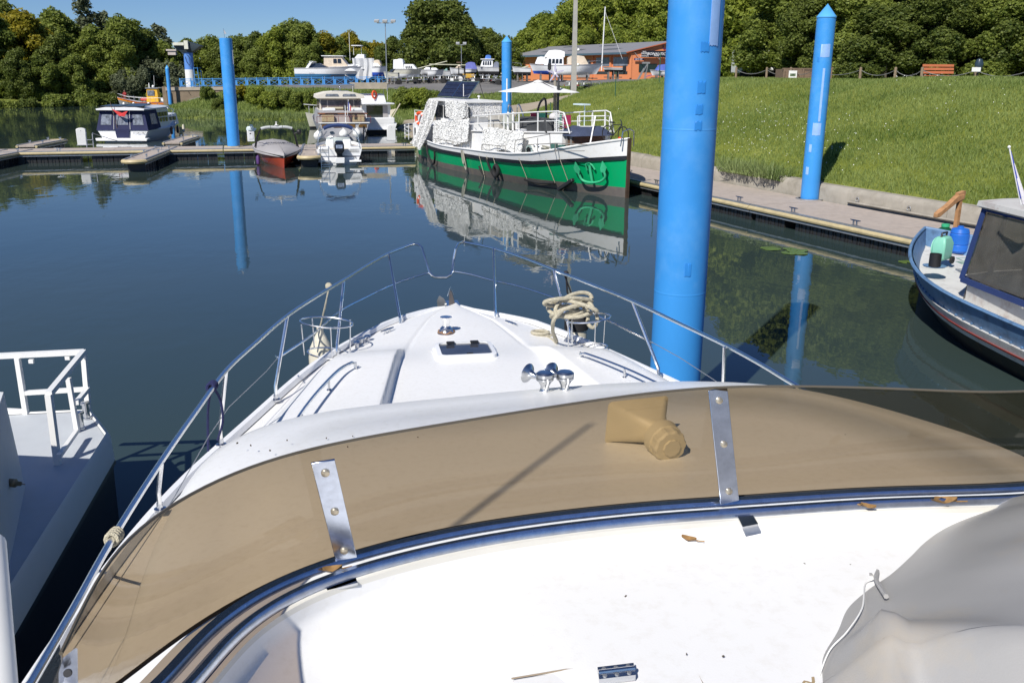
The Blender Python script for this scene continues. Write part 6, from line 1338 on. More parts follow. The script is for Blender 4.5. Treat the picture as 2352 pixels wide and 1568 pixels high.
for s0,s1 in ((-.8,-.32),(-.3,.3),(.32,.8)): 
    mb=MB(); mb.tube(spline([(3.22,s0,1.78 if abs(s0)>.5 else 1.86),(3.22,(s0+s1)/2,1.84),(3.22,s1,1.78 if abs(s1)>.5 else 1.86)],4),.075,10); part('tower_top_cover',mb,M('tower_pad',(.5,.52,.52),.7),wk)
mb=MB(); mb.lathe([(.10,0),(.13,.03),(.04,.05),(.03,.18),(.06,.2),(0,.22)],(3.2,0,1.92),n=14); part('beacon',mb,white,wk)
mb=MB(); mb.box((3.1,-1.12,1.72),(.3,.22,.06),rx=.8); mb.box((3.1,-1.2,1.84),(.3,.05,.30),rx=.3); mb.box((3.1,-1.28,1.84),(.3,.04,.30),rx=.3); part('board_rack',mb,steel,wk)
mb=MB(); mb.ball((3.2,1.15,1.6),.14,12,8); mb.tube([(3.2,.9,1.5),(3.2,1.15,1.6)],.03,6); part('tower_speaker',mb,blackp,wk)
for s,m in ((-1,M('purple_fender',(.08,.03,.15),.6)),(1,M('maroon_fender',(.08,.03,.03),.6))):
    mb=MB(); mb.lathe([(0,0),(.09,.05),(.1,.38),(.04,.48),(0,.5)],(4.3,s*1.12,.02),n=12); part('fender',mb,m,wk)
# ---------------- white outboard sports boat ----------------
ob,LO=frame_thing('outboard_boat','small white boat seen from astern with black outboard and navy folded bimini','boat',(-9.05,48.7),(-9.95,53.2))
obz=interp([(0,.62),(.5,.72),(1,.85)]); obk=dict(bl=.5,rake=.4,bluff=.7,stern=.97,e=.25,zk=-.3)
hullparts(ob,LO,2.3,obz,[('lower_hull',lambda t:-.3,lambda t:obz(t)-.22,gel,0),('blue_line',lambda t:obz(t)-.22,lambda t:obz(t)-.17,navy,.03),('upper_hull',lambda t:obz(t)-.17,lambda t:obz(t)+.18,gel,.0)],**obk)
deckfrom(ob,'deck',LO,2.3,obz,lambda t:obz(t)+.05,M('cream_deck',(.62,.55,.46),.6),.05,**obk)
for s in (-1,1): mb=MB(); mb.box((.45,s*.78,.72),(.9,.6,.34)); part('stern_quarter',mb,gel,ob,bevel=.05)
mb=MB(); mb.box((-.25,0,.25),(.4,.5,.3)); part('engine_bracket',mb,gel,ob,bevel=.03)
for s in (-1,1): mb=MB(); mb.box((-.22,s*.8,.2),(.4,.62,.1)); part('swim_step',mb,gel,ob,bevel=.03)
mb=MB(); mb.loft([[(-.55-dx,-w,z),(-.55-dx,w,z),(-.0,w,z),(-.0,-w,z)] for z,w,dx in ((.62,.16,.0),(.75,.24,.05),(1.05,.25,.05),(1.2,.2,.0),(1.24,.12,-.1))],closed=True,caps=True); eng=part('outboard_cowl',mb,M('engine_black',(.015,.015,.018),.2,coat=.5),ob,bevel=.02)
mb=MB(); mb.loft([[(-.42,-w,z),(-.42,w,z),(-.1,w,z),(-.1,-w,z)] for z,w in ((-.3,.05),(.0,.07),(.3,.12),(.62,.15))],closed=True,caps=True); mb.lathe([(.02,0),(.06,.05),(.07,.3),(0,.4)],(-.5,0,-.2),(1,0,0),10); part('outboard_leg',mb,blackp,ob)
mb=MB(); mb.prism([(-.612,-.17,.88),(-.612,.17,.88),(-.612,.17,1.06),(-.612,-.17,1.06)],(0,0,0),(-.006,0,0)); part('engine_decal',mb,M('decal_blue_grey',(.25,.3,.42),.4,var=.5,vs=14),ob)
mb=MB(); ar=[(1.2,1.08*math.cos(a),1.0+.95*math.sin(a)**.6) for a in np.linspace(.02,math.pi-.02,13)]
mb.tube([(1.3,p[1],p[2]) for p in ar],.018,6); mb.tube([(2.0,p[1],p[2]-.05) for p in ar],.018,6); part('bimini_frame',mb,chrome,ob)
mb=MB(); mb.tube([(1.35,p[1],p[2]) for p in ar if p[2]>1.7],.10,8); part('folded_bimini',mb,M('royal_navy',(.012,.035,.13),.8),ob)
mb=MB(); mb.loft([[(2.5-.2*math.cos(a),.75*math.sin(a),.85) for a in np.linspace(-1.3,1.3,9)],[(2.6-.2*math.cos(a),.62*math.sin(a),1.28) for a in np.linspace(-1.3,1.3,9)]]); part('windscreen_glass',mb,M('pale_screen',(.45,.5,.48),.1,spec=.8),ob)
mb=MB(); mb.tube([(2.6-.2*math.cos(a),.62*math.sin(a),1.28) for a in np.linspace(-1.3,1.3,9)],.02,6); part('screen_frame',mb,chrome,ob)
for s in (-1,1): 
    mb=MB(); mb.tube(spline([(.05,s*1.05,.8),(.1,s*1.05,1.05),(1.2,s*1.08,1.1),(3.0,s*.95,1.2),(4.0,s*.3,1.25)],4),.016,6); part('side_rail',mb,chrome,ob)
    mb=MB(); mb.box((1.6,s*.45,.95),(.4,.42,.5)); part('seat',mb,gel,ob,bevel=.06)
mb=MB(); 
for k in range(4): mb.bar((-.45,.55,.05+.2*k),(-.45,.95,.05+.2*k),.02)
mb.tube([(-.45,.55,-.1),(-.45,.55,.9),(-.1,.55,.95)],.018,6); mb.tube([(-.45,.95,-.1),(-.45,.95,.9),(-.1,.95,.95)],.018,6); part('boarding_ladder',mb,chrome,ob)
letters('TL',.2,ink,ob,(-.035,-.78,.38),(math.pi/2,0,-math.pi/2))
# ---------------- grey trawler yacht seen over the pontoon ----------------
ty,LT=frame_thing('trawler_yacht','big grey and cream motor yacht with canvas top and three round white fenders','boat',(-12.1,67.5),(-15.2,79.5))
gg=M('yacht_grey',(.42,.42,.44),.4,var=.04,dirt=(.3,.3,.3),ds=2,damt=.3); cream=M('cream_canvas',(.72,.68,.60),.8,var=.04,bump=.2,bs=15)
tz=interp([(0,1.2),(.5,1.2),(1,1.9)]); tk=dict(bl=.4,rake=.9,bluff=.6,stern=.9,e=.28,zk=-.9)
hullparts(ty,LT,3.8,tz,[('hull',lambda t:-.6,lambda t:tz(t)-.42,gg,0),('bulwark',lambda t:tz(t)-.42,tz,gg,.02)],**tk); deckfrom(ty,'deck',LT,3.8,tz,lambda t:tz(t)-.3,teak,.05,**tk)
mb=MB(); mb.box((-.02,-.0,1.22),(.12,3.6,.07)); part('transom_cap',mb,white,ty)
for y in (-1.3,-.48,.48,1.3): mb=MB(); mb.box((-.0,y,1.0),(.06,.58,.22)); part('transom_port',mb,M('amber_glass',(.16,.09,.03),.2),ty)
for y in (-.9,.9): mb=MB(); mb.lathe([(.16,0),(.16,.03),(.1,.03),(.1,0)],(-.02,y,.55),(-1,0,0),14,sx=.6); part('hawse',mb,steel,ty)
house('saloon',2.6,8.5,1.75,1.0,2.0,gg,0,.03,ty,w1=1.6)
house('aft_cabin',.6,2.7,1.7,1.0,1.75,M('aft_cabin_mauve',(.45,.40,.38),.5),0,.05,ty,w1=1.6)
mb=MB(); mb.box((1.3,0,1.82),(1.5,3.5,.06)); part('teak_top',mb,teak,ty)
house('enclosure',2.7,6.8,1.55,1.95,2.9,M('cream_frame',(.68,.62,.52),.6),0,.03,ty,w1=1.5)
for y0,y1 in ((-1.42,-1.0),(-.92,.92),(1.0,1.42)): mb=MB(); mb.box((2.69,(y0+y1)/2,2.42),(.03,y1-y0,.62)); part('enclosure_window',mb,M('purple_glass',(.12,.09,.10),.15,var=.6,vs=4,spec=.8),ty)
for x in (3.4,4.6,5.8):
    for s in (-1,1): mb=MB(); mb.box((x,s*1.54,2.42),(1.0,.03,.62)); part('enclosure_window',mb,M('purple_glass',(.12,.09,.10)),ty)
mb=MB(); mb.loft([[(x,-1.75,2.85),(x,-1.7,3.1),(x,-1.0,3.28),(x,0,3.36),(x,1.0,3.28),(x,1.7,3.1),(x,1.75,2.85)] for x in (2.3,4.5,7.0)],closed=True,caps=True); part('canvas_top',mb,cream,ty)
for y in (-.62,.62): mb=MB(); mb.prism([(2.28,y-.5,3.02),(2.28,y+.5,3.02),(2.28,y+.42,3.17),(2.28,y-.42,3.17)],(0,0,0),(-.02,0,0)); part('top_window',mb,wv,ty)
mb=MB(); mb.tube([(2.6,-.6,3.38),(2.6,.6,3.38)],.03,6); mb.tube([(2.6,0,3.3),(2.6,0,3.6)],.03,6); mb.ball((2.6,0,3.66),.07,8,6); part('light_bar',mb,steel,ty)
mb=MB(); mb.loft([[(1.3+.5*math.cos(a)*f,1.3*math.sin(a)*f,2.05+.22*z) for a in np.linspace(0,6.28,20)] for f,z in ((.5,0),(.9,.2),(1,.6),(.9,1),(.6,.9))]); part('dinghy',mb,M('dinghy_beige',(.45,.40,.28),.6),ty)
mb=MB(); mb.box((.6,-.9,2.12),(.5,.9,.16),ry=-.2); mb.box((.6,1.0,2.12),(.5,.9,.16),ry=-.2); part('surf_box',mb,gel,ty,bevel=.04)
for y in (-1.05,1.1): 
    mb=MB(); mb.box((.45,y,1.5),(.12,.85,.5)); o=part('wicker_crate',mb,M('wicker',(.42,.33,.2),.8,var=.3,vs=20),ty)
mb=MB(); mb.tube([(.1,-1.9,1.65),(.05,0,1.68),(.1,1.9,1.65)],.02,6); 
for y in (-1.9,-1.2,-.4,.4,1.2,1.9): mb.bar((.08,y,1.2),(.08,y,1.65),.03)
part('stern_rail',mb,M('maroon_rail',(.20,.05,.05),.5),ty)
mb=MB(); mb.bar((.1,-.1,1.2),(.15,-.12,2.4),.12,.05); part('davit',mb,gel,ty); mb=MB(); mb.tube([(.1,-.25,1.6),(-.1,-.35,2.85)],.02,6); part('ensign_staff',mb,white,ty)
for k,(c,nm) in enumerate((((.03,.05,.3),'flag_blue'),((.8,.8,.8),'flag_white'),((.65,.04,.05),'flag_red'))):
    mb=MB(); mb.prism([(-.1,-.32-.07*k,2.7-.12*k),(-.1,-.39-.07*k,2.62-.14*k),(-.1,-.36-.07*k,2.05-.02*k),(-.1,-.30-.07*k,2.1)],(0,0,0),(-.02,0,0)); part('ensign_stripe',mb,M(nm,c,.8),ty)
mb=MB(); mb.ball((.2,-.12,2.25),.13,8,8,(.8,1,2.)); part('engine_on_rail',mb,blackp,ty)
for k,(y,z,r_) in enumerate(((1.9,.35,.32),(.1,.45,.33),(-.85,.5,.32))):
    t=thing('ball_fender',['round white ball fender hanging leftmost on the grey yacht stern','round white ball fender at the middle of the grey yacht stern','round white ball fender hanging rightmost on the grey yacht stern'][k],'fender',(0,0,0),0,'ball fenders on the grey yacht')
    v=Matrix.Rotation(ty.rotation_euler.z,3,'Z')@Vector((-.36,y,z)); t.location=(ty.location.x+v.x,ty.location.y+v.y,z)
    mb=MB(); mb.lathe([(0,-r_),(r_*.6,-r_*.8),(r_*.95,-r_*.3),(r_,0),(r_*.85,r_*.5),(r_*.4,r_*.9),(.06,r_*1.08),(.05,r_*1.2),(0,r_*1.2)],n=20); part('ball',mb,white,t)
    mb=MB(); mb.tube([(0,0,r_*1.15),(.25,0,1.2-z)],.015,5); part('line',mb,rope,t)
mb=MB(); mb.tube([(-.04,-1.35,1.0),(-.06,-1.3,.0)],.03,6); mb.tube([(-.04,-1.4,1.0),(-.05,-1.62,.0)],.02,6); part('dark_rope',mb,blackp,ty)
# ---------------- smaller boats around her ----------------
def simpleboat(name,label,stern,bow,B,zpts,hullm,bands=None,**k):
    t,L=frame_thing(name,label,'boat',stern,bow); z=interp(zpts); kk=dict(bl=.45,rake=.5,bluff=.6,stern=.9,e=.3,zk=-.5); kk.update(k)
    hullparts(t,L,B,z,bands(z) if bands else [('hull',lambda t_:-.4,z,hullm,0)],**kk); deckfrom(t,'deck',L,B,z,lambda q:z(q)-.02,gel,.03,**kk); return t,L,z
a=P(760,288,0); b=P(708,279,0)
cw,L,z=simpleboat('cabin_cruiser','small cream cabin cruiser with white bow rail left of the grey yacht',(-13.4,86.2),(-18.1,82.3),2.3,[(0,.85),(.6,.95),(1,1.35)],M('cream_hull',(.62,.60,.50),.4),bands=lambda z:[('boot_top',lambda t:-.4,lambda t:.16,blackp,0),('hull',lambda t:.16,z,M('cream_hull',(.62,.60,.50)),0)])
house('cabin',1.0,L-2.0,1.05,.85,1.75,gel,.1,.06,cw,w1=.92)
for s in (-1,1):
    for k in range(4): mb=MB(); mb.box((1.7+k*.8,s*1.0,1.4),(.6,.05,.34),rx=-s*.14); part('cabin_window',mb,glassb,cw)
mb=MB(); mb.tube(spline([(L-3.2,1.0,1.05),(L-3.1,1.0,1.75),(L-1,.7,1.95),(L+.1,0,2.05),(L-1,-.7,1.95),(L-3.1,-1.,1.75),(L-3.2,-1.,1.05)],5),.025,6); 
for x,y in ((L-1.9,.85),(L-1.9,-.85),(L-.6,.45),(L-.6,-.45)): mb.bar((x,y,1.2),(x,y,1.9),.025)
part('bow_rail',mb,white,cw)
a=P(885,306,0)
mr,L,z=simpleboat('flybridge_boat','white motor boat with open cabin and folded boarding gear right of the grey yacht',(a[0]-.35,a[1]+.2),(a[0]-3.2,a[1]+8.7),2.9,[(0,.75),(.6,.95),(1,1.3)],gel,bands=lambda z:[('boot_top',lambda t:-.4,lambda t:.22,blackp,0),('hull',lambda t:.22,z,gel,0)])
house('cabin',2.0,6.0,1.3,.8,2.15,gel,0,.05,mr,w1=1.2); mb=MB(); mb.box((3.6,0,2.25),(4.4,2.9,.12)); part('cabin_roof',mb,gel,mr,bevel=.04)
mb=MB(); mb.box((1.98,.1,1.55),(.04,1.4,1.1)); part('doorway',mb,glassd,mr); mb=MB(); mb.box((1.96,-.75,1.55),(.04,.4,1.1)); part('curtain',mb,M('grey_curtain',(.4,.38,.38),.8),mr)
mb=MB(); mb.box((4.2,0,2.65),(2.2,2.2,.7),top=(.7,.9)); part('flybridge',mb,gel,mr,bevel=.06); 
lb2=thing('lifebuoy','orange lifebuoy edge-on at the flybridge behind the grey yacht','lifebuoy',(mr.location.x-.9,mr.location.y+3.0,2.95),1.1); mb=MB(); mb.loft(bmesh_t(.28,.08),closed=True); part('ring',mb,M('buoy_orange',(.75,.09,.02)),lb2)
mb=MB(); mb.box((3.9,.2,3.85),(1.9,2.9,.10)); mb.box((2.95,.2,3.66),(.05,2.7,.5),ry=-.2); part('bimini',mb,M('tan_bimini',(.48,.42,.32),.8),mr); mb=MB(); 
for y in (-1.1,1.5): mb.tube([(4.4,y,2.4),(4.2,y,3.8)],.02,6)
mb.tube([(3.2,-1.2,2.5),(3.0,-1.25,4.6)],.015,5); part('aerial',mb,white,mr)
mb=MB(); mb.box((.5,0,.95),(1.0,2.3,.5)); part('transom_seat',mb,gel,mr,bevel=.08); mb=MB(); mb.box((-.25,0,.3),(.55,2.4,.1)); part('swim_platform',mb,gel,mr,bevel=.03)
mb=MB(); mb.bar((.3,-1.0,1.2),(-.1,-1.6,2.3),.08); mb.prism([(.3,-.8,1.2),(.1,-1.3,1.9),(.5,-.9,1.8)],(0,0,0),(.05,0,0)); part('folded_gangway',mb,M('beige_gear',(.5,.45,.35),.7),mr)
mb=MB(); mb.box((-.2,.3,1.9),(.4,.3,.9)); part('grey_cover',mb,M('grey_curtain',(.4,.38,.38)),mr) if False else None
# ---------------- yellow workboat and small white boat by the far wall ----------------
a=P(402,250,0); b=P(272,250,0)
wb,L,z=simpleboat('survey_workboat','aluminium workboat with orange stripe and yellow wheelhouse by the far bank',(a[0],a[1]),(b[0],b[1]),2.8,[(0,.85),(.6,.9),(1,1.5)],galv,bands=lambda z:[('hull',lambda t:-.4,lambda t:z(t)-.32,M('aluminium_hull',(.42,.42,.40),.4,.5),0),('orange_stripe',lambda t:z(t)-.32,lambda t:z(t)-.12,M('stripe_orange',(.75,.28,.02),.5),.02),('red_stripe',lambda t:z(t)-.12,lambda t:z(t)-.02,M('stripe_red',(.5,.06,.02),.5),.03)])
yl=M('wheelhouse_yellow',(.75,.42,.03),.5)
mb=MB(); mb.box((L*.36,0,1.75),(1.55,1.7,1.75),top=(.85,.9)); part('wheelhouse',mb,yl,wb,bevel=.04); 
for s in (-1,1): mb=MB(); mb.box((L*.38,s*.85,2.05),(.9,.06,.7),rx=-s*.05); part('side_window',mb,wv,wb)
mb=MB(); mb.box((L*.36,0,2.68),(1.6,1.8,.10)); mb.bar((L*.3,0,2.72),(L*.06,0,2.80),.06); mb.bar((L*.06,0,1.2),(L*.06,0,2.9),.06); part('roof_gantry',mb,galv,wb)
mb=MB(); mb.tube([(L*.33,0,2.7),(L*.32,0,4.3)],.02,5); mb.lathe([(.06,0),(.07,.3),(.04,.6),(0,.65)],(L*.42,0,2.72),n=8); mb.ball((L*.35,0,2.9),.18,8,6); part('aerials',mb,white,wb)
for s in (-1,1):
    mb=MB(); pts=[(L*.12,s*1.3,1.45),(L*.5,s*1.3,1.4),(L*.8,s*1.0,1.6),(L*.98,s*.2,1.95)]; mb.tube(pts,.03,6)
    for k in range(9): q=.12+.09*k; zz=z(q); mb.bar((L*q,s*(1.3-.5*max(0,q-.6)),zz),(L*q,s*(1.3-.5*max(0,q-.6)),zz+.55),.035)
    part('rail',mb,galv,wb)
mb=MB(); mb.tube([(L*.12,-1.2,1.3),(L*.02,-1.1,1.7),(L*.02,1.1,1.7),(L*.12,1.2,1.3)],.035,6); mb.tube([(0,-1.1,.6),(-.1,-1.1,1.3),(-.1,1.1,1.3),(0,1.1,.6)],.03,6); part('stern_frame',mb,galv,wb)
for x in (L*.85,L*.68,L*.42): mb=MB(); mb.lathe([(0,0),(.16,.08),(.17,.5),(.1,.62),(0,.64)],(x,1.45 if a[0]<b[0] else 1.45,.25),n=10); part('fender',mb,white,wb); mb=MB(); mb.lathe([(0,0),(.16,.08),(.17,.5),(.1,.62),(0,.64)],(x,-1.45,.25),n=10); part('fender',mb,white,wb)
mb=MB(); mb.box((L*.52,0,1.25),(.9,.9,.4)); part('red_cover',mb,M('cover_red',(.5,.05,.05),.7),wb,bevel=.08)
rd_=thing('person','person in a dark red jacket crouching at the bow of the workboat','person',(wb.location.x+(b[0]-a[0])*.86,wb.location.y+(b[1]-a[1])*.86,1.25))
sk=bpy.data.meshes.new('body'); vs=[(0,0,.35),(0,-.02,.6),(0,-.04,.8),(0,-.05,.95),(.16,-.02,.78),(.22,-.2,.6),(.1,-.35,.55),(-.16,-.02,.78),(-.22,-.2,.6),(-.1,-.35,.55),(.1,-.1,.32),(.13,-.35,.42),(.12,-.25,.06),(-.1,-.1,.32),(-.13,-.35,.42),(-.12,-.25,.06)]
sk.from_pydata(vs,[(0,1),(1,2),(2,3),(2,4),(4,5),(5,6),(2,7),(7,8),(8,9),(0,10),(10,11),(11,12),(0,13),(13,14),(14,15)],[]); sk.materials.append(M('jacket_red',(.30,.03,.03),.8))
o=bpy.data.objects.new('body',sk); scn.collection.objects.link(o); o.parent=rd_; m=o.modifiers.new('skin','SKIN'); 
for i,r_ in enumerate((.15,.16,.14,.05,.07,.06,.04,.07,.06,.04,.09,.07,.05,.09,.07,.05)): sk.skin_vertices[0].data[i].radius=(r_,r_)
sk.skin_vertices[0].data[0].use_root=True; o.modifiers.new('sub','SUBSURF').levels=1
mb=MB(); mb.ball((0,-.07,1.05),.10,12,10,(.85,.95,1.15)); part('head',mb,M('skin',(.45,.26,.18),.6),rd_); mb=MB(); mb.ball((0,-.05,1.10),.105,12,8,(.9,1,.95)); part('hair',mb,M('dark_hair',(.03,.02,.015),.8),rd_)
for s in (-1,1): mb=MB(); mb.ball((s*.035,-.16,1.07),.014,6,5); part('eye',mb,ink,rd_)
a=P(384,238,0.3); b=P(416,238,.3)
rb2,L,z=simpleboat('white_dinghy','low white inflatable boat lying behind the thin blue pile at the wall',(b[0]+1.0,b[1]-3),(a[0]-.1,a[1]-3),1.9,[(0,.75),(1,.85)],gel)
mb=MB(); mb.tube([(0,-.9,.75),(L*.7,-.85,.8),(L,0,.95),(L*.7,.85,.8),(0,.9,.75)],.22,8); part('tube',mb,gel,rb2)
# ---------------- quay wall, blue railing, crane column ----------------
qw=thing('quay_wall','brown stained concrete quay wall under the blue railing','wall',(-42.9,118,0))
qz=lambda x:2.88+.40*(x+43)/25
stn=M('stained_quay',(.22,.17,.12),.95,var=.2,vs=.6,bump=.3,bs=8,dirt=(.10,.08,.05),ds=.5,damt=.8)
for i in range(6):
    x0=-43+i*4.3; x1=x0+4.27; mb=MB(); mb.add([(x-(-42.9),y,z) for x,z0 in ((x0,qz(x0)),(x1,qz(x1))) for y,z in ((0,-1),(0,z0-.35),(.5,z0-.35),(.5,-1))],[(0,1,2,3),(7,6,5,4),(0,4,5,1),(1,5,6,2),(2,6,7,3),(3,7,4,0)]); part('wall_bay',mb,stn,qw)
mb=MB(); mb.add([(x+42.9,y,z) for x in (-43.1,-17.2) for y,z in ((-.12,qz(x)-.35),(-.12,qz(x)+.04),(.9,qz(x)+.04),(.9,qz(x)-.35))],[(0,1,2,3),(7,6,5,4),(0,4,5,1),(1,5,6,2),(2,6,7,3),(3,7,4,0)]); part('coping',mb,M('coping',(.36,.31,.25),.9,var=.15,vs=1),qw)
mb=MB(); mb.box((-.4,16,1.0),(.5,32,4.0)); part('side_wall',mb,stn,qw)
mb=MB(); mb.bar((.35,-.2,-.3),(.25,-.2,2.5),.28); part('white_gauge_post',mb,white,qw)
for x in (2.6,5.1): mb=MB(); mb.bar((x-42.9+42.9,-.03,2.4),(x+.25,-.03,2.0),.10,.04); part('wall_bracket',mb,blackp,qw)
rbl=M('railing_blue',(.06,.26,.60),.5,var=.08)
fn=thing('blue_railing','bright blue railing with crossed braces along the quay and boat yard','railing',(-42.9,118,0))
fx=[Q(414+i*25.2,190,118.2)[0]+42.9 for i in range(20)]
def fz_(x): xx=x-42.9; return qz(xx)+.05 if xx<-17 else qz(-17)+.05+.00*(xx+17)
for i,x in enumerate(fx):
    z=fz_(x); mb=MB(); mb.bar((x,.1,z),(x,.1,z+1.05),.10,.10); part('post',mb,rbl,fn)
for a,b in zip(fx,fx[1:]):
    za,zb=fz_(a),fz_(b); mb=MB(); mb.bar((a,.1,za+.95),(b,.1,zb+.95),.07); mb.bar((a,.1,za+.78),(b,.1,zb+.78),.04); mb.bar((a,.1,za+.10),(b,.1,zb+.10),.06); part('rail',mb,rbl,fn)
    m_=b-a; a2=a+.28; b2=b-.02
    mb=MB(); mb.bar((a2,.1,za+.12),(b2,.1,zb+.76),.035); mb.bar((a2,.1,za+.76),(b2,.1,zb+.12),.035); mb.bar((a2,.1,za+.1),(a2,.1,za+.78),.05); part('brace',mb,rbl,fn)
    mb=MB(); mb.box((a+.14,.1,za+.44),(.2,.03,.6)); part('narrow_panel',mb,rbl,fn)
cx_,cy_=Q(437,180,125)[0],125.; cz=ground(cx_,cy_)
cc_=thing('crane_column','tall white and blue crane column with grey boom head and side ladder','crane',(cx_,cy_,cz))
mb=MB(); mb.lathe([(.62,.9),(.60,4.3)],n=24); part('white_shaft',mb,white,cc_)
mb=MB(); mb.lathe([(.60,4.3),(.57,6.35),(.7,6.4)],n=24); part('blue_shaft',mb,M('column_blue',(.10,.25,.62),.5),cc_)
mb=MB(); mb.lathe([(.66,-.3),(.64,.9)],n=24); 
for k in range(6): a=k*1.047; mb.bar((.6*math.cos(a),.6*math.sin(a),.9),(1.0*math.cos(a),1.0*math.sin(a),-.2),.12)
part('blue_base',mb,rbl,cc_)
dkg=M('crane_dark',(.025,.04,.05),.5)
mb=MB(); mb.loft([[(-.6,-.6,6.4),(.6,-.6,6.4),(.6,.6,6.4),(-.6,.6,6.4)],[(-1.5,-.8,7.05),(1.6,-.8,7.05),(1.6,.8,7.05),(-1.5,.8,7.05)],[(-1.5,-.8,7.25),(1.9,-.8,7.25),(1.9,.8,7.25),(-1.5,.8,7.25)],[(-.3,-.8,7.75),(.3,-.8,7.75),(.3,.8,7.75),(-.3,.8,7.75)]],closed=True,caps=True); part('machine_house',mb,dkg,cc_)
mb=MB(); mb.box((.2,-.95,7.35),(.5,.4,1.05)); mb.box((-.75,-1.0,7.45),(1.4,.4,.35)); part('boom_box',mb,M('pale_cream',(.62,.62,.52),.5),cc_)
mb=MB(); mb.box((-1.9,-.4,6.35),(1.0,.5,.5)); mb.box((-1.9,-.5,6.7),(1.3,.6,.2)); mb.bar((-1.0,-.2,6.9),(-1.6,-.3,6.5),.12); part('hoist_block',mb,M('hoist_pink_grey',(.48,.42,.38),.6),cc_)
mb=MB(); 
for x,y in ((.75,-.3),(1.25,-.3),(1.5,.2)): mb.bar((x,y,1.8),(x-.1,y,4.6 if x<1.4 else 4.2),.06)
for z in (1.85,2.75,3.65,4.5): mb.bar((.72,-.3,z),(1.2,-.3,z),.06); mb.bar((1.2,-.3,z),(1.45,.2,z),.04)
part('ladder_cage',mb,rbl,cc_)
mb=MB(); mb.tube(spline([(-.2,-.62,5.9),(0,-.75,5.2),(.35,-.65,4.9),(.3,-.62,5.8),(0,-.65,6.2)],4),.03,5); part('cable_loop',mb,blackp,cc_)
# ---------------- lamp posts, poles ----------------
def lamp(px,ybase,ytop,d,label,n=3,r=.07,w=.9):
    x=Q(px,ybase,d)[0]; z=ground(x,d); zt=Q(px,ytop,d)[2]; t=thing('lamp_post',label,'lamp post',(x,d,z))
    mb=MB(); mb.lathe([(r*1.3,-.2),(r,1),(r*.6,zt-z-.2)],n=10); part('pole',mb,galv,t)
    mb=MB(); mb.bar((-w,0,zt-z-.2),(w,0,zt-z-.2),.08); part('cross_arm',mb,galv,t)
    for k in range(n):
        xx=-w+2*w*k/(n-1); mb=MB(); mb.box((xx,-.2,zt-z),(.5,.5,.22),rx=.3); part('lamp_head',mb,M('lamp_grey',(.45,.46,.47),.4),t)
lamp(889,192,49,106,'tall slim lamp post with three floodlights standing on the yard edge')
lamp(1060,160,100,140,'smaller lamp post in front of the central dark trees',2,.07,.5)
x=Q(1318,176,88)[0]; zg=ground(x,88); up_=thing('utility_pole','thick tapering concrete utility pole running out of the top of the picture','pole',(x,88,zg))
mb=MB(); h_=14; mb.loft([[(-w*a,-w,z),(w*a,-w,z),(w*a,w,z),(-w*a,w,z)] for z,w,a in ((-.3,.26,1),(h_,.13,1))],closed=True,caps=True); part('shaft',mb,M('pole_concrete',(.36,.35,.33),.9,var=.1),up_)
for z in (2.9,4.2): mb=MB(); mb.ball((.35,-.1,z),.14,8,6); part('fitting',mb,white,up_)
x=Q(1386,16,112)[0]; mt=thing('sailboat_mast','pole-thin white sailboat mast with stay beside the concrete pole','mast',(Q(1382,150,112)[0],112,ground(Q(1382,150,112)[0],112)))
mb=MB(); zt_=Q(1386,16,112)[2]; mb.tube([(0,0,1.2),(.2,0,zt_-mt.location.z)],.07,8); mb.tube([(.2,0,zt_-mt.location.z-.5),(2.4,0,2.5)],.02,4); part('spar',mb,white,mt)
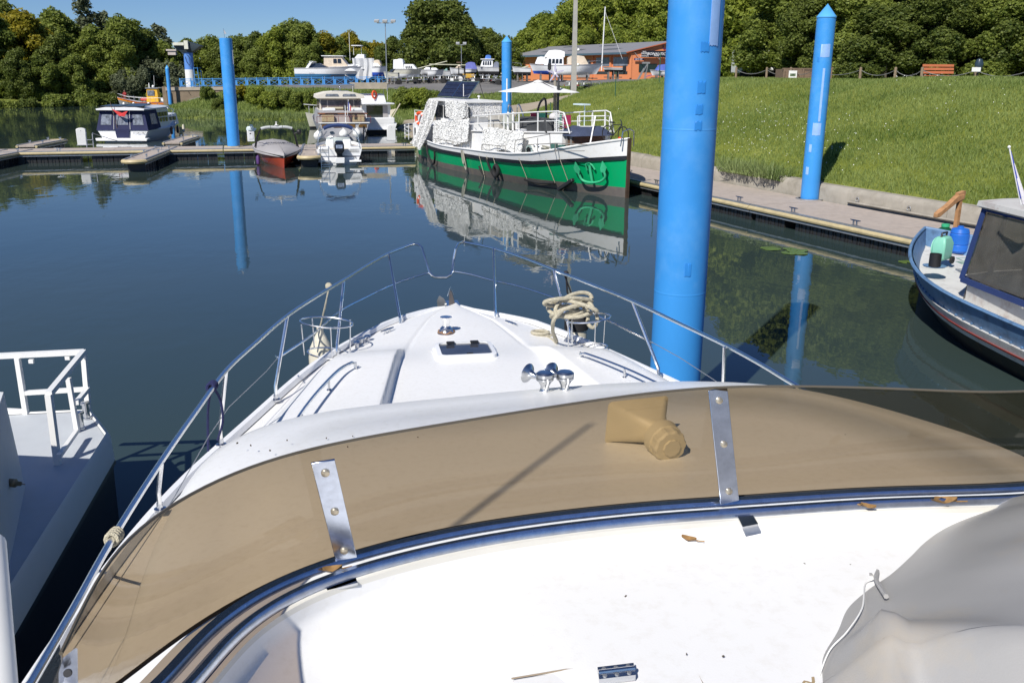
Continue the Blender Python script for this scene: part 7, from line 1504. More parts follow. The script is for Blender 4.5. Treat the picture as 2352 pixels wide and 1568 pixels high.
# ---------------- parked boats in the yard ----------------
ghull=lambda c,n: M(n,c,.35,var=.03)
def yard(name,label,xl,xr,ytop,ybot,d,bow,top,bottom,bfrac=.42,items=(),B=2.6,stand=True,cat='boat',lean=0,yg=None,rz=0):
    x0=Q(xl,ybot,d)[0]; x1=Q(xr,ybot,d)[0]; L=x1-x0; zb=Q((xl+xr)/2,ybot,d)[2]; zt=Q((xl+xr)/2,ytop,d)[2]; H=(zt-zb)*1.12; gz0=ground((x0+x1)/2,d)+.12
    if zb-gz0>1.1: pass
    s=1 if bow=='R' else -1
    t=thing(name,label,cat,(x0 if s>0 else x1,d,zb),(0 if s>0 else math.pi)+rz)
    z=interp([(0,H*.88),(.5,H*.92),(1,H*1.06)]); kk=dict(n=16,bl=.5,rake=L*.13,bluff=.6,stern=.92,e=.08,zk=-.02)
    hullparts(t,L,B,z,[('bottom',lambda q:0+.25*H*max(0,q-.6),lambda q:H*bfrac,bottom,0),('topsides',lambda q:H*bfrac,z,top,0)],**kk)
    hullparts(t,L,B,z,[('rub_strip',lambda q:z(q)-.10,lambda q:z(q)-.03,M('rub_strip',(.30,.30,.32),.5),.02)],**kk)
    deckfrom(t,'deck',L,B,z,lambda q:z(q)-.03,top,0,**kk)
    for it in items:
        k=it[0]
        if k=='cabin':
            _,a,b,h0,h1,w,m=it[:7]; sl=it[7] if len(it)>7 else .25
            mb=MB(); mb.loft([[(a*L,-w,h0),(b*L,-w,h0),(b*L,w,h0),(a*L,w,h0)],[(a*L+.05,-w*.88,h1),(b*L-sl*(h1-h0)*3,-w*.88,h1),(b*L-sl*(h1-h0)*3,w*.88,h1),(a*L+.05,w*.88,h1)]],closed=True,caps=True); part('cabin',mb,m,t,bevel=.05)
        elif k=='win':
            _,a,b,h0,h1,w,n=it[:7]
            for i in range(n):
                q0=a*L+(b-a)*L*i/n+.04; q1=a*L+(b-a)*L*(i+1)/n-.04
                for sg in (-1,1): mb=MB(); mb.prism([(q0,sg*w,h0),(q1,sg*w,h0),(q1-.06,sg*w*.93,h1),(q0,sg*w*.93,h1)],(0,sg*.02,0),(0,sg*.03,0)); part('cabin_window',mb,glassd,t)
        elif k=='screen':
            _,a,b,h0,h1,w=it; mb=MB(); mb.loft([[(a*L,-w,h0),(b*L*.97,-w*.6,h0),(b*L,0,h0),(b*L*.97,w*.6,h0),(a*L,w,h0)],[(a*L-.3,-w*.8,h1),(a*L+(b-a)*L*.35,-w*.6,h1),(a*L+(b-a)*L*.4,0,h1),(a*L+(b-a)*L*.35,w*.6,h1),(a*L-.3,w*.8,h1)]]); part('windscreen',mb,M('tinted_screen',(.03,.04,.06),.1,spec=.8),t)
        elif k=='arch':
            _,a,h0,h1,w,m=it; mb=MB(); mb.loft([[(a*L-.9*(1-f),y*w,h0+(h1-h0)*f) for f in (0,1)]+[(a*L-.9*(1-f)+.35,y*w,h0+(h1-h0)*f) for f in (1,0)] for y in (-1,-.93)],closed=True,caps=True); mb.loft([[(a*L-.9*(1-f),y*w,h0+(h1-h0)*f) for f in (0,1)]+[(a*L-.9*(1-f)+.35,y*w,h0+(h1-h0)*f) for f in (1,0)] for y in (.93,1)],closed=True,caps=True); mb.box((a*L+.15,0,h1),(.5,2*w,.12)); part('radar_arch',mb,m,t)
        elif k=='soft':
            _,a,b,h0,h1,w,m=it; mb=MB(); n=7; mb.loft([[(a*L+(b-a)*L*f,-w,h0),(a*L+(b-a)*L*f,-w*.85,h0+(h1-h0)*s_),(a*L+(b-a)*L*f,0,h0+(h1-h0)*s_*1.05),(a*L+(b-a)*L*f,w*.85,h0+(h1-h0)*s_),(a*L+(b-a)*L*f,w,h0)] for f,s_ in ((0,.75),(.2,.95),(.5,1),(.8,.9),(1,.15))],closed=True,caps=True); part('canvas',mb,m,t)
        elif k=='roof': _,a,b,h,w,m=it; mb=MB(); mb.box(((a+b)/2*L,0,h),((b-a)*L,2*w,.10)); part('roof',mb,m,t,bevel=.03)
        elif k=='pole': _,a,h0,h1,r_=it; mb=MB(); mb.tube([(a*L,0,h0),(a*L,0,h1)],r_,5); part('aerial',mb,white,t)
        elif k=='rail': _,a,b,h0,h1,w=it; mb=MB(); mb.tube([(a*L,-w,h0),(a*L+.1,-w,h1),(b*L-.3,-w*.4,h1+.1),(b*L,0,h1+.1),(b*L-.3,w*.4,h1+.1),(a*L+.1,w,h1),(a*L,w,h0)],.02,5); part('bow_rail',mb,chrome,t)
        elif k=='eng': mb=MB(); mb.box((-.3,0,H*.75),(.4,.4,.7)); mb.box((-.3,0,H*.3),(.18,.15,.8)); part('outboard',mb,blackp,t,bevel=.04)
        elif k=='text': letters(it[1],it[2],M('faint_lettering',(.35,.36,.40),.5),t,(it[3]*L,-B/2-.02,it[4]),(math.pi/2,0,0))
    if stand:
        hh=zb-gz0
        for a in (.2,.45,.7):
            mb=MB(); 
            for sg in (-1,1): mb.bar((a*L,sg*B*.55,-hh),(a*L,sg*B*.40,H*.2),.045)
            mb.bar((a*L,-B*.5,-hh+.05),(a*L,B*.5,-hh+.05),.09); mb.box((a*L,0,-hh/2),(.25,.3,max(.1,hh))); part('cradle',mb,M('cradle_steel',(.16,.15,.14),.6,.3,var=.3),t)
        mb=MB(); mb.bar((0,-.6,-hh+.28),(L*.9,-.6,-hh+.28),.09); mb.bar((0,.6,-hh+.28),(L*.9,.6,-hh+.28),.09); part('keel_beam',mb,M('dark_beam',(.06,.055,.05),.8),t)
    return t
ab=M('antifoul_blue',(.04,.17,.34),.7); abn=M('antifoul_navy',(.02,.05,.17),.7); abk=M('antifoul_black',(.02,.02,.024),.8); abr=M('antifoul_bright_blue',(.02,.08,.45),.6); beige=M('beige_grp',(.62,.52,.40),.4)
lg=M('light_grey_grp',(.60,.61,.62),.4)
yard('sports_cruiser','long white sports cruiser with dark raked windscreen, leftmost in the yard',682,832,157,181,128,'R',gel,ab,.40,[('screen',.22,.62,1.05,1.95,1.0),('arch',.24,1.0,2.15,1.15,gel),('cabin',.30,.92,1.0,1.3,.8,gel,.6),('text','SEA RAY',.18,.26,.72)],B=2.9)
yard('cabin_boat','beige wheelhouse boat standing behind the long white sports cruiser',740,848,154,182,132,'R',gel,abn,.3,[('cabin',.08,.62,1.5,3.0,1.15,beige,.28),('win',.28,.46,2.1,2.65,1.12,2),('roof',.04,.50,3.02,1.25,gel),('cabin',.5,.92,1.35,1.9,.9,gel,.5)],B=2.8)
yard('wrapped_boat','white flybridge boat under a hanging tarpaulin with small bimini on top',803,862,152,182,134,'L',gel,ab,.4,[('cabin',.15,.85,1.6,2.6,1.15,gel,.15),('cabin',.35,.8,2.55,3.3,.9,gel,.3),('roof',.45,.85,4.45,.9,white),('pole',.5,3.2,4.4,.03),('pole',.8,3.2,4.4,.03),('pole',.95,2.5,6.2,.03)],B=2.9)
x,_,z=Q(836,150,132); w_=thing('tarpaulin','pale grey tarpaulin hanging down over the wrapped flybridge boat','tarpaulin',(x,131.6,z)); mb=MB(); rows=[]
for i in range(13):
    u=i/12; rows.append([(-1.5+3.0*u+.1*math.sin(v*5),-.35-.16*math.sin(u*22)-.1*v,.9-2.9*v*(1-.35*abs(u-.5)**1.0)) for v in np.linspace(0,1,7)])
mb.loft(rows); part('sheet',mb,M('tarp_grey',(.56,.57,.58),.7,var=.06,bump=.3,bs=6),w_)
yard('dark_hull_boat','white boat with a dark blue bottom between the tarpaulin and the slim lamp post',858,890,155,177,130,'R',gel,abr,.42,[('cabin',.05,.6,1.35,1.8,1.,gel,.3),('soft',.1,.6,1.5,2.2,.9,beige)],B=2.6)
yard('small_dinghy','small cream dinghy on a road trailer behind the slim lamp post',881,916,167,181,116,'L',M('cream_hull',(.62,.60,.50)),gel,.3,[('screen',.4,.6,.75,1.1,.7)],B=1.9)
yard('cream_cabin_boat','cream and white cabin boat on props right of the slim lamp post',907,970,160,179,122,'R',M('cream_hull',(.62,.60,.50)),gel,.4,[('cabin',-.02,.38,1.05,2.2,1.05,gel,.05),('cabin',.36,.85,1.05,1.65,.95,gel,.3),('win',.42,.68,1.15,1.45,.97,4),('soft',.12,.36,1.9,2.3,.8,white)],B=2.5)
yard('sailing_hull','white sailing hull partly hidden behind the cream cabin boat',962,1001,161,173,126,'L',gel,lg,.35,[('cabin',.3,.7,.7,1.0,.7,gel,.4)],B=2.2)
yard('sailing_hull','long low white sailing hull with blue waterline in the middle of the row',984,1020,162,176,121,'R',gel,lg,.35,[('cabin',.2,.65,.8,1.05,.7,gel,.4)],B=2.2)
yard('sailing_hull','grey green topped sailing hull between two long white ones',1012,1036,163,176,124,'L',lg,gel,.35,[('cabin',.3,.7,.7,1.0,.7,M('faded_teal',(.15,.28,.25),.6),.4)],B=2.)
yard('sailing_hull','stubby white sailing hull propped next to the yellow tractor',1033,1066,158,173,119,'L',gel,lg,.3,[('cabin',.2,.6,.85,1.3,.7,beige,.4),('roof',.1,.5,1.5,.8,wood)],B=2.2)
yard('tarped_boat','boat under a lilac blue tarpaulin right of the tractor',1070,1096,159,172,128,'R',gel,abk,.4,[('soft',0,1,.7,1.6,1.0,M('lilac_tarp',(.12,.14,.42),.7))],B=2.2)
yard('grey_cabin_boat','grey hulled cabin boat with bright blue cover on its roof',1094,1146,155,174,122,'L',lg,abk,.45,[('cabin',.25,.82,1.05,1.95,1.05,gel,.12),('win',.32,.72,1.3,1.75,1.02,4),('roof',.2,.8,1.98,1.1,white),('soft',.35,.62,1.95,2.5,.7,M('cover_blue',(.05,.16,.50),.7)),('rail',.02,.22,1.0,1.5,.9),('soft',.0,.25,1.0,1.7,.9,M('cover_slate',(.16,.18,.24),.8))],B=2.6)
yard('catamaran_like_boat','white boat with black bottom left of the blue bottomed cruiser',1176,1219,156,174,116,'L',gel,abk,.4,[('rail',.5,1,1.1,1.4,.8)],B=2.5)
yard('canvas_topped_cruiser','white cruiser with bright blue bottom and bulky canvas flybridge top',1216,1302,151,172,112,'L',gel,abr,.38,[('cabin',.1,.62,1.05,2.0,1.15,gel,.12),('win',.14,.52,1.25,1.75,1.1,4),('soft',.08,.6,1.95,2.75,1.0,white),('soft',.55,.85,1.2,2.0,.8,gel)],B=2.8)
yard('open_speedboat','large white speedboat with beige canvas windscreen behind the concrete pole',1268,1383,150,173,108,'R',gel,M('white_bottom',(.68,.68,.66),.5),.3,[('soft',.30,.70,1.15,2.1,.95,beige),('screen',.42,.74,1.1,1.5,.9),('rail',.7,1,1.2,1.5,.7),('eng',)],B=2.6)
yard('rigid_inflatable','black and white rigid inflatable boat sloping beside the orange building',1384,1428,156,166,112,'L',white,blackp,.5,[('eng',)],B=1.9)
yard('blue_topped_boat','white and blue boat on a trailer at the left edge of the thick pile',1492,1545,163,175,100,'L',gel,gel,.4,[('soft',.05,.75,.55,1.15,.7,M('boat_blue_canvas',(.07,.13,.50),.7)),('win',.15,.7,.42,.56,.86,2)],B=1.9)
# masts laid across the hulls
for i,(a,b,d,lb) in enumerate((((938,163),(1027,141),123,'mast laid slanting upwards over the sailing hulls'),((986,148),(1070,150),121,'mast laid level over the sailing hulls'),((1150,170),(1214,152),117,'thin spar beside the blue bottomed cruiser'))):
    p=Q(*a,d); q=Q(*b,d); mb=MB(); mb.tube([p,q],.07,6); solo('laid_mast',mb,M('mast_green_cream',(.45,.45,.32),.5),lb,'mast','masts laid down in the yard',loc=p)
# tractor
x,_,_z=Q(1071,178,116); z=ground(x,116)+.12; tr=thing('tractor','yellow and black tractor parked between the yard boats','tractor',(x,116,z)); ty_=M('tractor_yellow',(.60,.36,.05),.5)
mb=MB(); mb.box((.2,0,.95),(1.6,.7,.5)); part('bonnet',mb,ty_,tr,bevel=.05); mb=MB()
for sx in (-.9,-.2):
    for sy in (-.5,.5): mb.bar((sx,sy,.8),(sx,sy,2.0),.07)
mb.box((-.55,0,2.03),(.9,1.2,.08)); mb.box((-.9,0,1.2),(.1,1.0,.5)); part('cab',mb,blackp,tr)
for sx,r_ in ((-.7,.62),(.85,.42)):
    for sy in (-.7,.5): mb=MB(); mb.lathe([(r_*.5,0),(r_,.03),(r_,.22),(r_*.5,.25)],(sx,sy,r_),(0,1,0),18); w=part('wheel',mb,rubber,tr); mb=MB(); mb.lathe([(r_*.5,-.01),(.05,.06),(0,.06)],(sx,sy,r_),(0,1,0),14); part('rim',mb,white,w)
# car
x=Q(775,183,120)[0]; z=ground(x,121.5)+.12; car=thing('parked_car','dark parked car seen through the blue railing under the sports cruiser','car',(Q(783,183,121)[0],121.5,z)); ck=M('car_black',(.018,.018,.02),.2,coat=.8)
mb=MB(); prof=[(-2.1,.35),(-2.1,.8),(-1.6,.9),(-1.1,1.38),(.5,1.40),(1.2,.95),(2.0,.82),(2.1,.35)]
mb.loft([[(x_,y_*(1 if z_<1 else .82),z_) for x_,z_ in prof] for y_ in (-.85,.85)],closed=True,caps=True); part('body',mb,ck,car,bevel=.05)
for s in (-1,1):
    mb=MB(); mb.prism([(-1.2,s*.76,.95),(.75,s*.76,.97),(.4,s*.71,1.32),(-.95,s*.71,1.30)],(0,s*.02,0),(0,s*.03,0)); part('side_window',mb,glassd,car)
    for sx in (-1.3,1.3): mb=MB(); mb.lathe([(.1,0),(.32,.01),(.32,.2),(.1,.2)],(sx,s*.82 if s<0 else .65,.32),(0,1,0),16); part('wheel',mb,rubber,car)
for y in (-.6,.6): mb=MB(); mb.box((-2.12,y,.75),(.05,.3,.14)); part('tail_light',mb,M('red_lens',(.4,.01,.01),.2),car)
# trailers
def trailer(px,d,L,label,red=False,rz=0.,py=180):
    x=Q(px,py,d)[0]; z=ground(x,d)+.12; t=thing('boat_trailer',label,'trailer',(x,d,z),rz,'empty boat trailers in the yard')
    mb=MB(); 
    for y in (-.55,.55): mb.bar((0,y,.5),(L*.7,y,.5),.08); mb.bar((L*.7,y,.5),(L,0,.5),.07)
    for q in (0,.3,.6): mb.bar((q*L,-.6,.5),(q*L,.6,.5),.06)
    for q in (.1,.4,.65): mb.bar((q*L,-.4,.5),(q*L,-.5,.85),.05); mb.bar((q*L,.4,.5),(q*L,.5,.85),.05); mb.box((q*L,-.45,.88),(.4,.08,.08)); mb.box((q*L,.45,.88),(.4,.08,.08))
    part('frame',mb,galv,t)
    for y in (-.85,.65): mb=MB(); mb.lathe([(.1,0),(.3,.02),(.3,.18),(.1,.2)],(L*.3,y,.3),(0,1,0),14); part('wheel',mb,rubber,t); 
    for y in (-.76,.76): mb=MB(); mb.loft([[(L*.3+.38*math.cos(a),y-.12,.3+.38*math.sin(a)),(L*.3+.38*math.cos(a),y+.12,.3+.38*math.sin(a))] for a in np.linspace(.2,2.9,8)]); part('mudguard',mb,M('mudguard_red',(.40,.03,.05),.4) if red else blackp,t)
    mb=MB(); mb.box((-.05,0,.5),(.05,1.3,.12)); part('light_board',mb,M('red_lens',(.4,.01,.01)),t)
for k,(px,d,L,lb,rd) in enumerate(((896,112,3.2,'trailer under the small cream dinghy',0),(938,113,3.6,'trailer in front of the cream cabin boat',0),(968,112,3.2,'trailer left of the white propped hulls',0),(1002,111,3.4,'trailer below the level laid mast',0),(1030,114,3.0,'trailer just left of the white notice board',0),(1082,112,3.2,'trailer beside the tractor rear wheel',0),(1112,113,3.4,'trailer under the grey cabin boat bow',0),(1132,111,2.6,'trailer at the end of the left row by the pointed pile',0),(1330,90,3.2,'trailer just right of the concrete pole foot',0),(1362,88,3.0,'grey trailer in the heap right of the concrete pole',0),(1400,86,2.8,'trailer with bright red mudguards near the orange building',1),(1300,92,2.6,'trailer just left of the concrete pole foot',0))): trailer(px,d,L,lb,rd,rz=(-.2 if k%2 else .15))
# notice board, A-board, low concrete blocks
x=Q(1038,187,107)[0]; z=ground(x,107); nbd=thing('notice_board','white notice board on two legs at the yard edge','sign',(x,107,z)); mb=MB(); mb.box((0,0,.85),(.42,.04,.5)); part('panel',mb,white,nbd); mb=MB(); mb.bar((-.2,0,-.1),(-.2,0,1.1),.04); mb.bar((.2,0,-.1),(.2,0,1.1),.04); part('legs',mb,M('leg_red',(.35,.10,.07),.6),nbd)
x=Q(1211,178,98)[0]; z=ground(x,98)+.1; abd=thing('pavement_sign','small white folding pavement sign left of the parasol top','sign',(x,98,z)); mb=MB(); mb.prism([(-.3,-.25,0),(.3,-.25,0),(.3,0,.75),(-.3,0,.75)],(0,0,0),(0,.03,0)); mb.prism([(-.3,.25,0),(.3,.25,0),(.3,0,.75),(-.3,0,.75)],(0,0,0),(0,-.03,0)); part('boards',mb,white,abd)
# mobile boat ramp / gantry
x=Q(1478,170,96)[0]; z=ground(x,96)+.1; gt_=thing('launching_trolley','grey inclined trolley ramp with reddish deck by the building doorway','trolley',(x,96,z)); mb=MB(); 
for y in (-.4,.4): mb.bar((-.7,y,.0),(.35,y,1.9),.09); mb.bar((.35,y,1.9),(.1,y,0),.07)
mb.box((.2,0,1.9),(.7,.9,.16)); part('frame',mb,galv,gt_); mb=MB(); mb.box((-.5,0,.3),(.7,.7,.05),ry=-1.0); part('deck',mb,M('reddish_board',(.35,.16,.12),.7),gt_)
# ---------------- orange boat shop ----------------
d0=165.; A=Q(1163,150,195); Bp=Q(1452,165,d0); zg=4.3; 
bl_w=Vector((Bp[0],d0,zg)); 
gx0=Bp[0]; eav=Q(1448,121,d0)[2]; ridge=Q(1545,97,d0+2)[2]; gx1=Q(1650,165,d0+4)[0]
sh=thing('boat_shop','orange rendered boat shop with long grey roof, half hidden by the thick pile','building',(gx0,d0,zg))
org=M('orange_render',(.68,.24,.10),.85,var=.04,vs=.3,bump=.1,bs=30); rfm=M('grey_roofing',(.23,.23,.245),.6,var=.08,vs=.4,stretch=(1,4,1)); fas=M('blue_grey_fascia',(.07,.12,.16),.5)
wx=gx1-gx0; Hh=eav-zg; Rr=ridge-zg
rm=Q(1545,97,d0+1.5)[0]-gx0
# gable wall faces us
mb=MB(); mb.add([(0,0,-1),(2*rm,3,-1),(2*rm,3,Hh),(rm,1.5,Rr),(0,0,Hh)],[(0,1,2,3,4)]); mb.add([(0,.3,-1),(2*rm,3.3,-1),(2*rm,3.3,Hh),(rm,1.8,Rr),(0,.3,Hh)],[(4,3,2,1,0)]); part('gable_wall',mb,org,sh)
# long side wall receding to the left
sl_=Vector((Q(1163,150,205)[0]-gx0,40,0)); 
mb=MB(); mb.add([(0,0,-1),(sl_.x,sl_.y,-1),(sl_.x,sl_.y,Hh),(0,0,Hh)],[(3,2,1,0)]); part('side_wall',mb,org,sh)
e=.0; ov=1.5
n_s=Vector((-.72,-.69,0))
mb=MB(); a=Vector((0,0,Hh))+Vector((-1.2,-.6,-.12)); b=Vector((sl_.x,sl_.y,Hh))+Vector((-1.4,.4,-.12)); c=Vector((rm+sl_.x,1.5+sl_.y,Rr)); d_=Vector((rm,1.5,Rr))+Vector((0,-.5,0))
mb.prism([tuple(a),tuple(d_),tuple(c),tuple(b)],(0,0,0),(0,0,.18)); part('roof_slope',mb,rfm,sh)
mb=MB(); mb.prism([tuple(d_),(2*rm+1,2.6,Hh-.1),(2*rm+1+sl_.x,2.6+sl_.y,Hh-.1),tuple(c)],(0,0,0),(0,0,.18)); part('roof_slope',mb,rfm,sh)
mb=MB(); mb.bar(tuple(a+Vector((0,0,.0))),tuple(b),.22,.34); part('gutter_fascia',mb,fas,sh)
mb=MB(); mb.bar(tuple(a+Vector((0,-.05,.1))),tuple(d_+Vector((0,-.05,.1))),.10,.16); part('verge_trim',mb,M('verge_red',(.45,.12,.05),.6),sh)
for i,(u,v) in enumerate(((.15,.30),(.42,.35),(.62,.3),(.3,.72),(.6,.78))):
    q=a.lerp(b,u).lerp(d_.lerp(c,u),v); mb=MB(); ax_=(b-a).normalized(); q2=q+ax_*5; mb.prism([tuple(q+Vector((0,0,.2))),tuple(q+Vector((1.4,0,.38))),tuple(q2+Vector((1.4,0,.38))),tuple(q2+Vector((0,0,.2)))],(0,0,0),(0,0,.08)); part('rooflight',mb,M('rooflight_grey',(.10,.11,.13),.3),sh)
def onside(u0,u1,z0,z1,name,m,o=.05):
    a=Vector((sl_.x*u0,sl_.y*u0,0)); b=Vector((sl_.x*u1,sl_.y*u1,0)); n=Vector((-sl_.y,sl_.x,0)).normalized(); n=-n if n.y>0 else n
    mb=MB(); mb.prism([(a.x,a.y,z0),(b.x,b.y,z0),(b.x,b.y,z1),(a.x,a.y,z1)],tuple(n*.01),tuple(n*o)); return part(name,mb,m,sh)
gw_=M('shop_glass',(.20,.22,.27),.15,var=.5,vs=.5,spec=.8)
for u in (.03,.15): onside(u,u+.095,Hh*.48,Hh*.83,'shop_window',gw_); onside(u,u+.095,Hh*.15,Hh*.26,'low_window',glassd)
onside(.29,.38,.05,Hh*.75,'grey_door',M('door_grey',(.30,.29,.31),.6))
onside(.55,.66,Hh*.3,Hh*.75,'shop_window',gw_); onside(.0,.012,0,Hh,'corner_pilaster',org,.25); onside(.135,.145,0,Hh,'pilaster',org,.25); onside(.262,.272,0,Hh,'pilaster',org,.25)
gd=Vector((rm,1.5,0)).normalized(); gn=Vector((gd.y,-gd.x,0))
def gable(px0,py0,px1,py1,name,m,th=.08,o=.02):
    q0=Vector(Q(px0,py0,d0))-Vector((gx0,d0,zg)); q1=Vector(Q(px1,py1,d0+1))-Vector((gx0,d0,zg)); s0=q0.x/gd.x; s1=q1.x/gd.x
    mb=MB(); pts=[gd*s0+Vector((0,0,q0.z)),gd*s1+Vector((0,0,q0.z)),gd*s1+Vector((0,0,q1.z)),gd*s0+Vector((0,0,q1.z))]; mb.prism([tuple(p) for p in pts],tuple(gn*o),tuple(gn*th)); return part(name,mb,m,sh),(s0,s1,q0.z,q1.z)
gable(1468,147,1508,166,'dark_doorway',M('doorway_dark',(.012,.03,.025),.5))
sgb,_s=gable(1470,117,1560,133,'banner_sign',M('banner_black',(.012,.012,.02),.4),.10,.9)
ga=math.atan2(gd.y,gd.x)
def gtext(body,px,py,size,m,o,name='lettering',it=0,sx=1.):
    q=Vector(Q(px,py,d0))-Vector((gx0,d0,zg)); s=q.x/gd.x; p=gd*s+gn*o; me=text_mesh(body,size,m,italic=it,extr=.02); ob_=part(name,me,None,sh); ob_.location=(p.x,p.y,q.z); ob_.rotation_euler=(math.pi/2,0,ga); ob_.scale=(sx,1,1); return ob_
pur=M('sign_purple',(.055,.02,.12),.5); wht=M('sign_white',(.85,.85,.85),.5)
gtext('BONAUTIC',1504,124.5,.62,wht,1.03,it=.35,sx=1.05); gtext('MARINE',1504,128.7,.26,wht,1.03,it=.35)
mb=MB(); q=Vector(Q(1504,126,d0))-Vector((gx0,d0,zg)); s=q.x/gd.x; c_=gd*s+gn*1.02
mb.tube([tuple(c_+gd*(1.75*math.cos(a))+Vector((0,0,.52*math.sin(a)))) for a in np.linspace(0,6.28,36)[:-1]],.045,5,closed=True); part('oval_logo',mb,M('logo_magenta_blue',(.16,.05,.40),.5),sh)
for k in range(4): gtext(('VENTE','LOCATION','ENTRETIEN','GARDIENNAGE')[k],1476,(119.2,121.9,124.6,129.5)[k],.22,wht,1.03)
gtext('USHIP',1548,107.5,1.35,pur,.1,sx=1.1,it=.1); sgr,_s=gable(1527,112.8,1600,115.6,'red_strapline',M('strap_red',(.55,.06,.05),.5),.06,.02); gtext('TOUT POUR LE BATEAU',1553,114.2,.3,wht,.12)
gable(1455,134,1476,139.5,'small_sign',pur,.08,.4); gtext('ACCUEIL',1466,136.8,.34,wht,.52)
for px in (1455,1500,1515): 
    q=Vector(Q(px,118,d0))-Vector((gx0,d0,zg)); s=q.x/gd.x; p=gd*s; mb=MB(); mb.bar((p.x,p.y,q.z),(p.x+gn.x*.9+gd.x*1.2,p.y+gn.y*.9,q.z-1.5),.07); part('sign_bracket',mb,galv,sh)
# green fence posts on the slope, from the reading of their feet
gp=M('post_green',(.02,.09,.045),.6)
for k,(px,y0,y1,d) in enumerate(((1411,313,289,60),(1510,310-22,271,63),(1610,0,0,0),)):
    pass
for k,(px,yb,yt,d,lb) in enumerate(((1512,355/1.0*0+270,248/1*0+190,64,'thin green fence post near the thick pile'),(1411,320-0,289,62,'thin green fence post behind the small awning'),(1608,0,0,0,''))):
    if d==0: continue
for px,d,h,lb in ((1412,60,1.5,'thin green fence post behind the small awning'),(1511,62,1.9,'thin green fence post in mid slope left of the thick pile'),(1608-0,66,0,''),(1264,58,1.2,'thin green fence post behind the barge chairs'),(1350,80,1.4,'')):
    if not lb: continue
    x=Q(px,250,d)[0]; z=ground(x,d); t=thing('fence_post',lb,'fence post',(x,d,z),0,'green fence posts on the bank'); mb=MB(); mb.bar((0,0,-.2),(0,0,h),.05); part('stake',mb,gp,t)
x=Q(1608-0,230,60)[0]
# ---------------- rope fence, bench and enclosures on the right bank ----------------
wdm=M('post_wood',(.24,.18,.12),.85,var=.2,vs=8); D0=47.5
fpx=[(1690,64),(1760,62),(1815,60),(1866,57),(1975,52.5),(2055,50),(2116,48.5),(2239,46.5),(2362,44)]
rf=thing('rope_fence','low wooden post and wire fence running along the top of the right bank','fence',(Q(2055,180,50)[0],50,4.4)); tops_=[]
for px,d in fpx:
    x=Q(px,180,d)[0]; z=ground(x,d); zt=Q(px,156,d)[2]; mb=MB(); mb.tube([(x,d,z-.2),(x,d,zt)],.075,8); mb.ball((x,d,zt),.075,8,5,(1,1,.5)); part('post',mb,wdm,rf,world=True); tops_.append((x,d,zt-.12))
for a,b in zip(tops_,tops_[1:]): mb=MB(); mb.tube([tuple(np.array(a)+(np.array(b)-np.array(a))*f-np.array([0,0,.28*4*f*(1-f)])) for f in np.linspace(0,1,7)],.018,5); part('wire',mb,M('wire_grey',(.2,.2,.2),.6),rf,world=True)
bx0=Q(2120,180,49)[0]; bx1=Q(2194,180,49)[0]; bz=Q(2150,178,49)[2]
be=thing('park_bench','orange brown slatted park bench at the top of the right bank','bench',((bx0+bx1)/2,49,bz-.12)); bw=bx1-bx0; orb=M('bench_orange',(.46,.14,.055),.5,var=.08)
for k in range(3): mb=MB(); mb.box((0,.22+.03*k,.36+.17*k),(bw*.97,.035,.12),rx=-.15); part('back_slat',mb,orb,be)
for k in range(3): mb=MB(); mb.box((-.1,-.25+.13*k,.20),(bw*1.0,.11,.035)); part('seat_slat',mb,orb,be)
for s in (-1,1): mb=MB(); mb.bar((s*bw*.38,-.25,-.3),(s*bw*.38,-.25,.2),.06); mb.bar((s*bw*.38,.2,-.3),(s*bw*.38,.32,.78),.06); mb.bar((s*bw*.38,-.25,.17),(s*bw*.38,.2,.17),.06); part('leg',mb,blackp,be)
x,y,z=Q(2240,160,46.3); sg=thing('bank_sign','small white notice on a post at the rope fence right of the bench','sign',(x,y-.1,ground(x,y))); zr=z-ground(x,y); mb=MB(); mb.box((0,0,zr),(.42,.03,.2)); part('panel',mb,white,sg); mb=MB(); mb.bar((0,.03,-.1),(0,.03,zr),.05); part('stake',mb,wdm,sg)
x,y,z=Q(2249,146,52); bn=thing('litter_bin','dark domed lamp or bin on a post behind the white notice','bin',(x,y,ground(x,y))); zr=z-ground(x,y); mb=MB(); mb.lathe([(.1,zr-.5),(.2,zr-.3),(.22,zr),(.15,zr+.2),(0,zr+.28)],n=16); part('hood',mb,M('bin_dark',(.03,.05,.07),.3),bn); mb=MB(); mb.bar((0,0,-.1),(0,0,zr-.4),.06); part('stake',mb,blackp,bn)
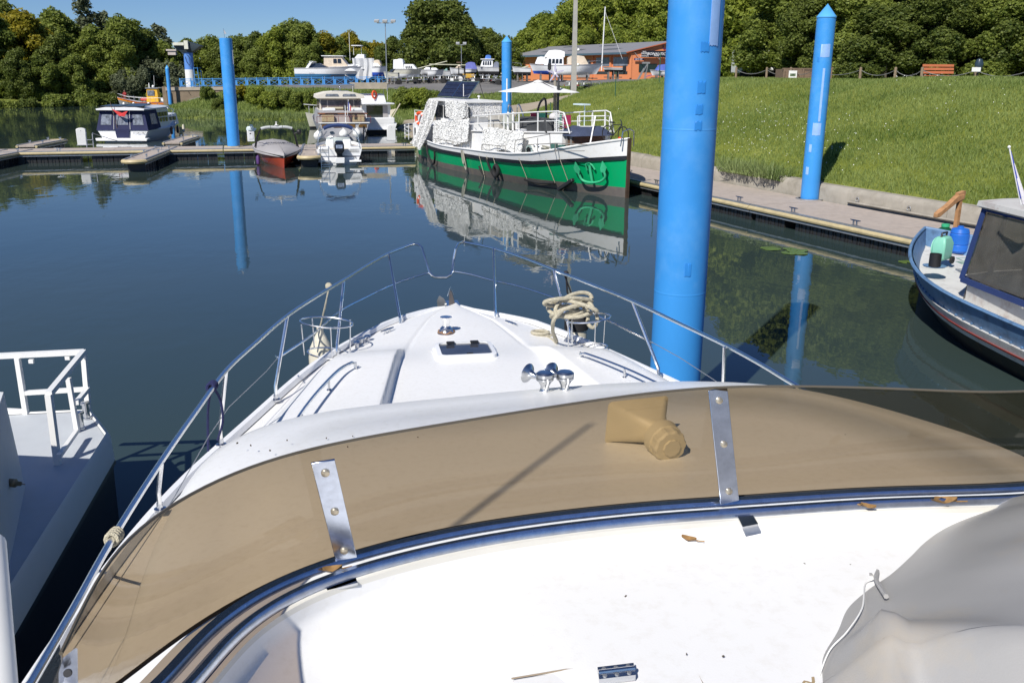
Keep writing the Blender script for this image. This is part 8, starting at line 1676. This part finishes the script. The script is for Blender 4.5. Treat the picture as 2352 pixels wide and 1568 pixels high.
def enclosure(px0,px1,d,ya,yb,label,sgn):
    x0=Q(px0,170,d)[0]; x1=Q(px1,170,d)[0]; zt=Q(px0,ya,d)[2]; z0=ground((x0+x1)/2,d)-.1; t=thing('timber_enclosure',label,'enclosure',(x0,d,z0)); W=x1-x0; H=zt-z0
    n=int(H/.16)
    for k in range(n): mb=MB(); mb.box((W/2,0,.08+.16*k),(W,.03,.15)); part('plank',mb,wood,t)
    for q in (0,.33,.66,1): mb=MB(); mb.box((W*q,-.05,H/2),(.10,.10,H)); part('upright',mb,wood,t)
    mb=MB(); mb.box((W/2,.0,H+.03),(W+.2,.2,.06)); part('cap_rail',mb,wood,t)
    for y in (.9,): mb=MB(); mb.box((W/2,y*2,H/2),(W,.03,H)); mb.box((0,.9,H/2),(.03,1.8,H)); mb.box((W,.9,H/2),(.03,1.8,H)); part('rear_boards',mb,wood,t)
    mb=MB(); mb.box((W*sgn,-.12,H*.6),(.5,.02,.42)); p_=part('poster',mb,white,t); mb=MB(); mb.box((W*sgn,-.135,H*.55),(.34,.01,.16)); part('poster_picture',mb,M('poster_print',(.10,.14,.08),.6,var=.9,vs=12),p_)
enclosure(1800,1866,59,159,180,'brown timber screen with a small poster left of the pointed right pile',.30)
enclosure(1886,1908,57,157,178,'brown timber screen with a green poster right of the pointed right pile',.15)
# white van glimpsed through the trees
x,y,_=Q(1735,165,70); z=ground(x,70); vn=thing('white_van','white van half hidden in the trees right of the thick pile','van',(x,70,z)); mb=MB(); mb.loft([[(-1.6,y_,.4),(-1.6,y_,2.0),(.8,y_,2.0),(1.5,y_,1.2),(1.9,y_,1.0),(1.9,y_,.4)] for y_ in (-.9,.9)],closed=True,caps=True); part('body',mb,gel,vn,bevel=.08)
for sx in (-1.0,1.2): mb=MB(); mb.lathe([(.1,0),(.33,.01),(.33,.2),(.1,.2)],(sx,-.95,.33),(0,1,0),14); part('wheel',mb,rubber,vn)
mb=MB(); mb.prism([(.4,-.93,1.2),(1.3,-.93,1.2),(.85,-.93,1.75),(.4,-.93,1.75)],(0,0,0),(0,-.02,0)); part('window',mb,glassd,vn)
bpy.context.view_layer.update()
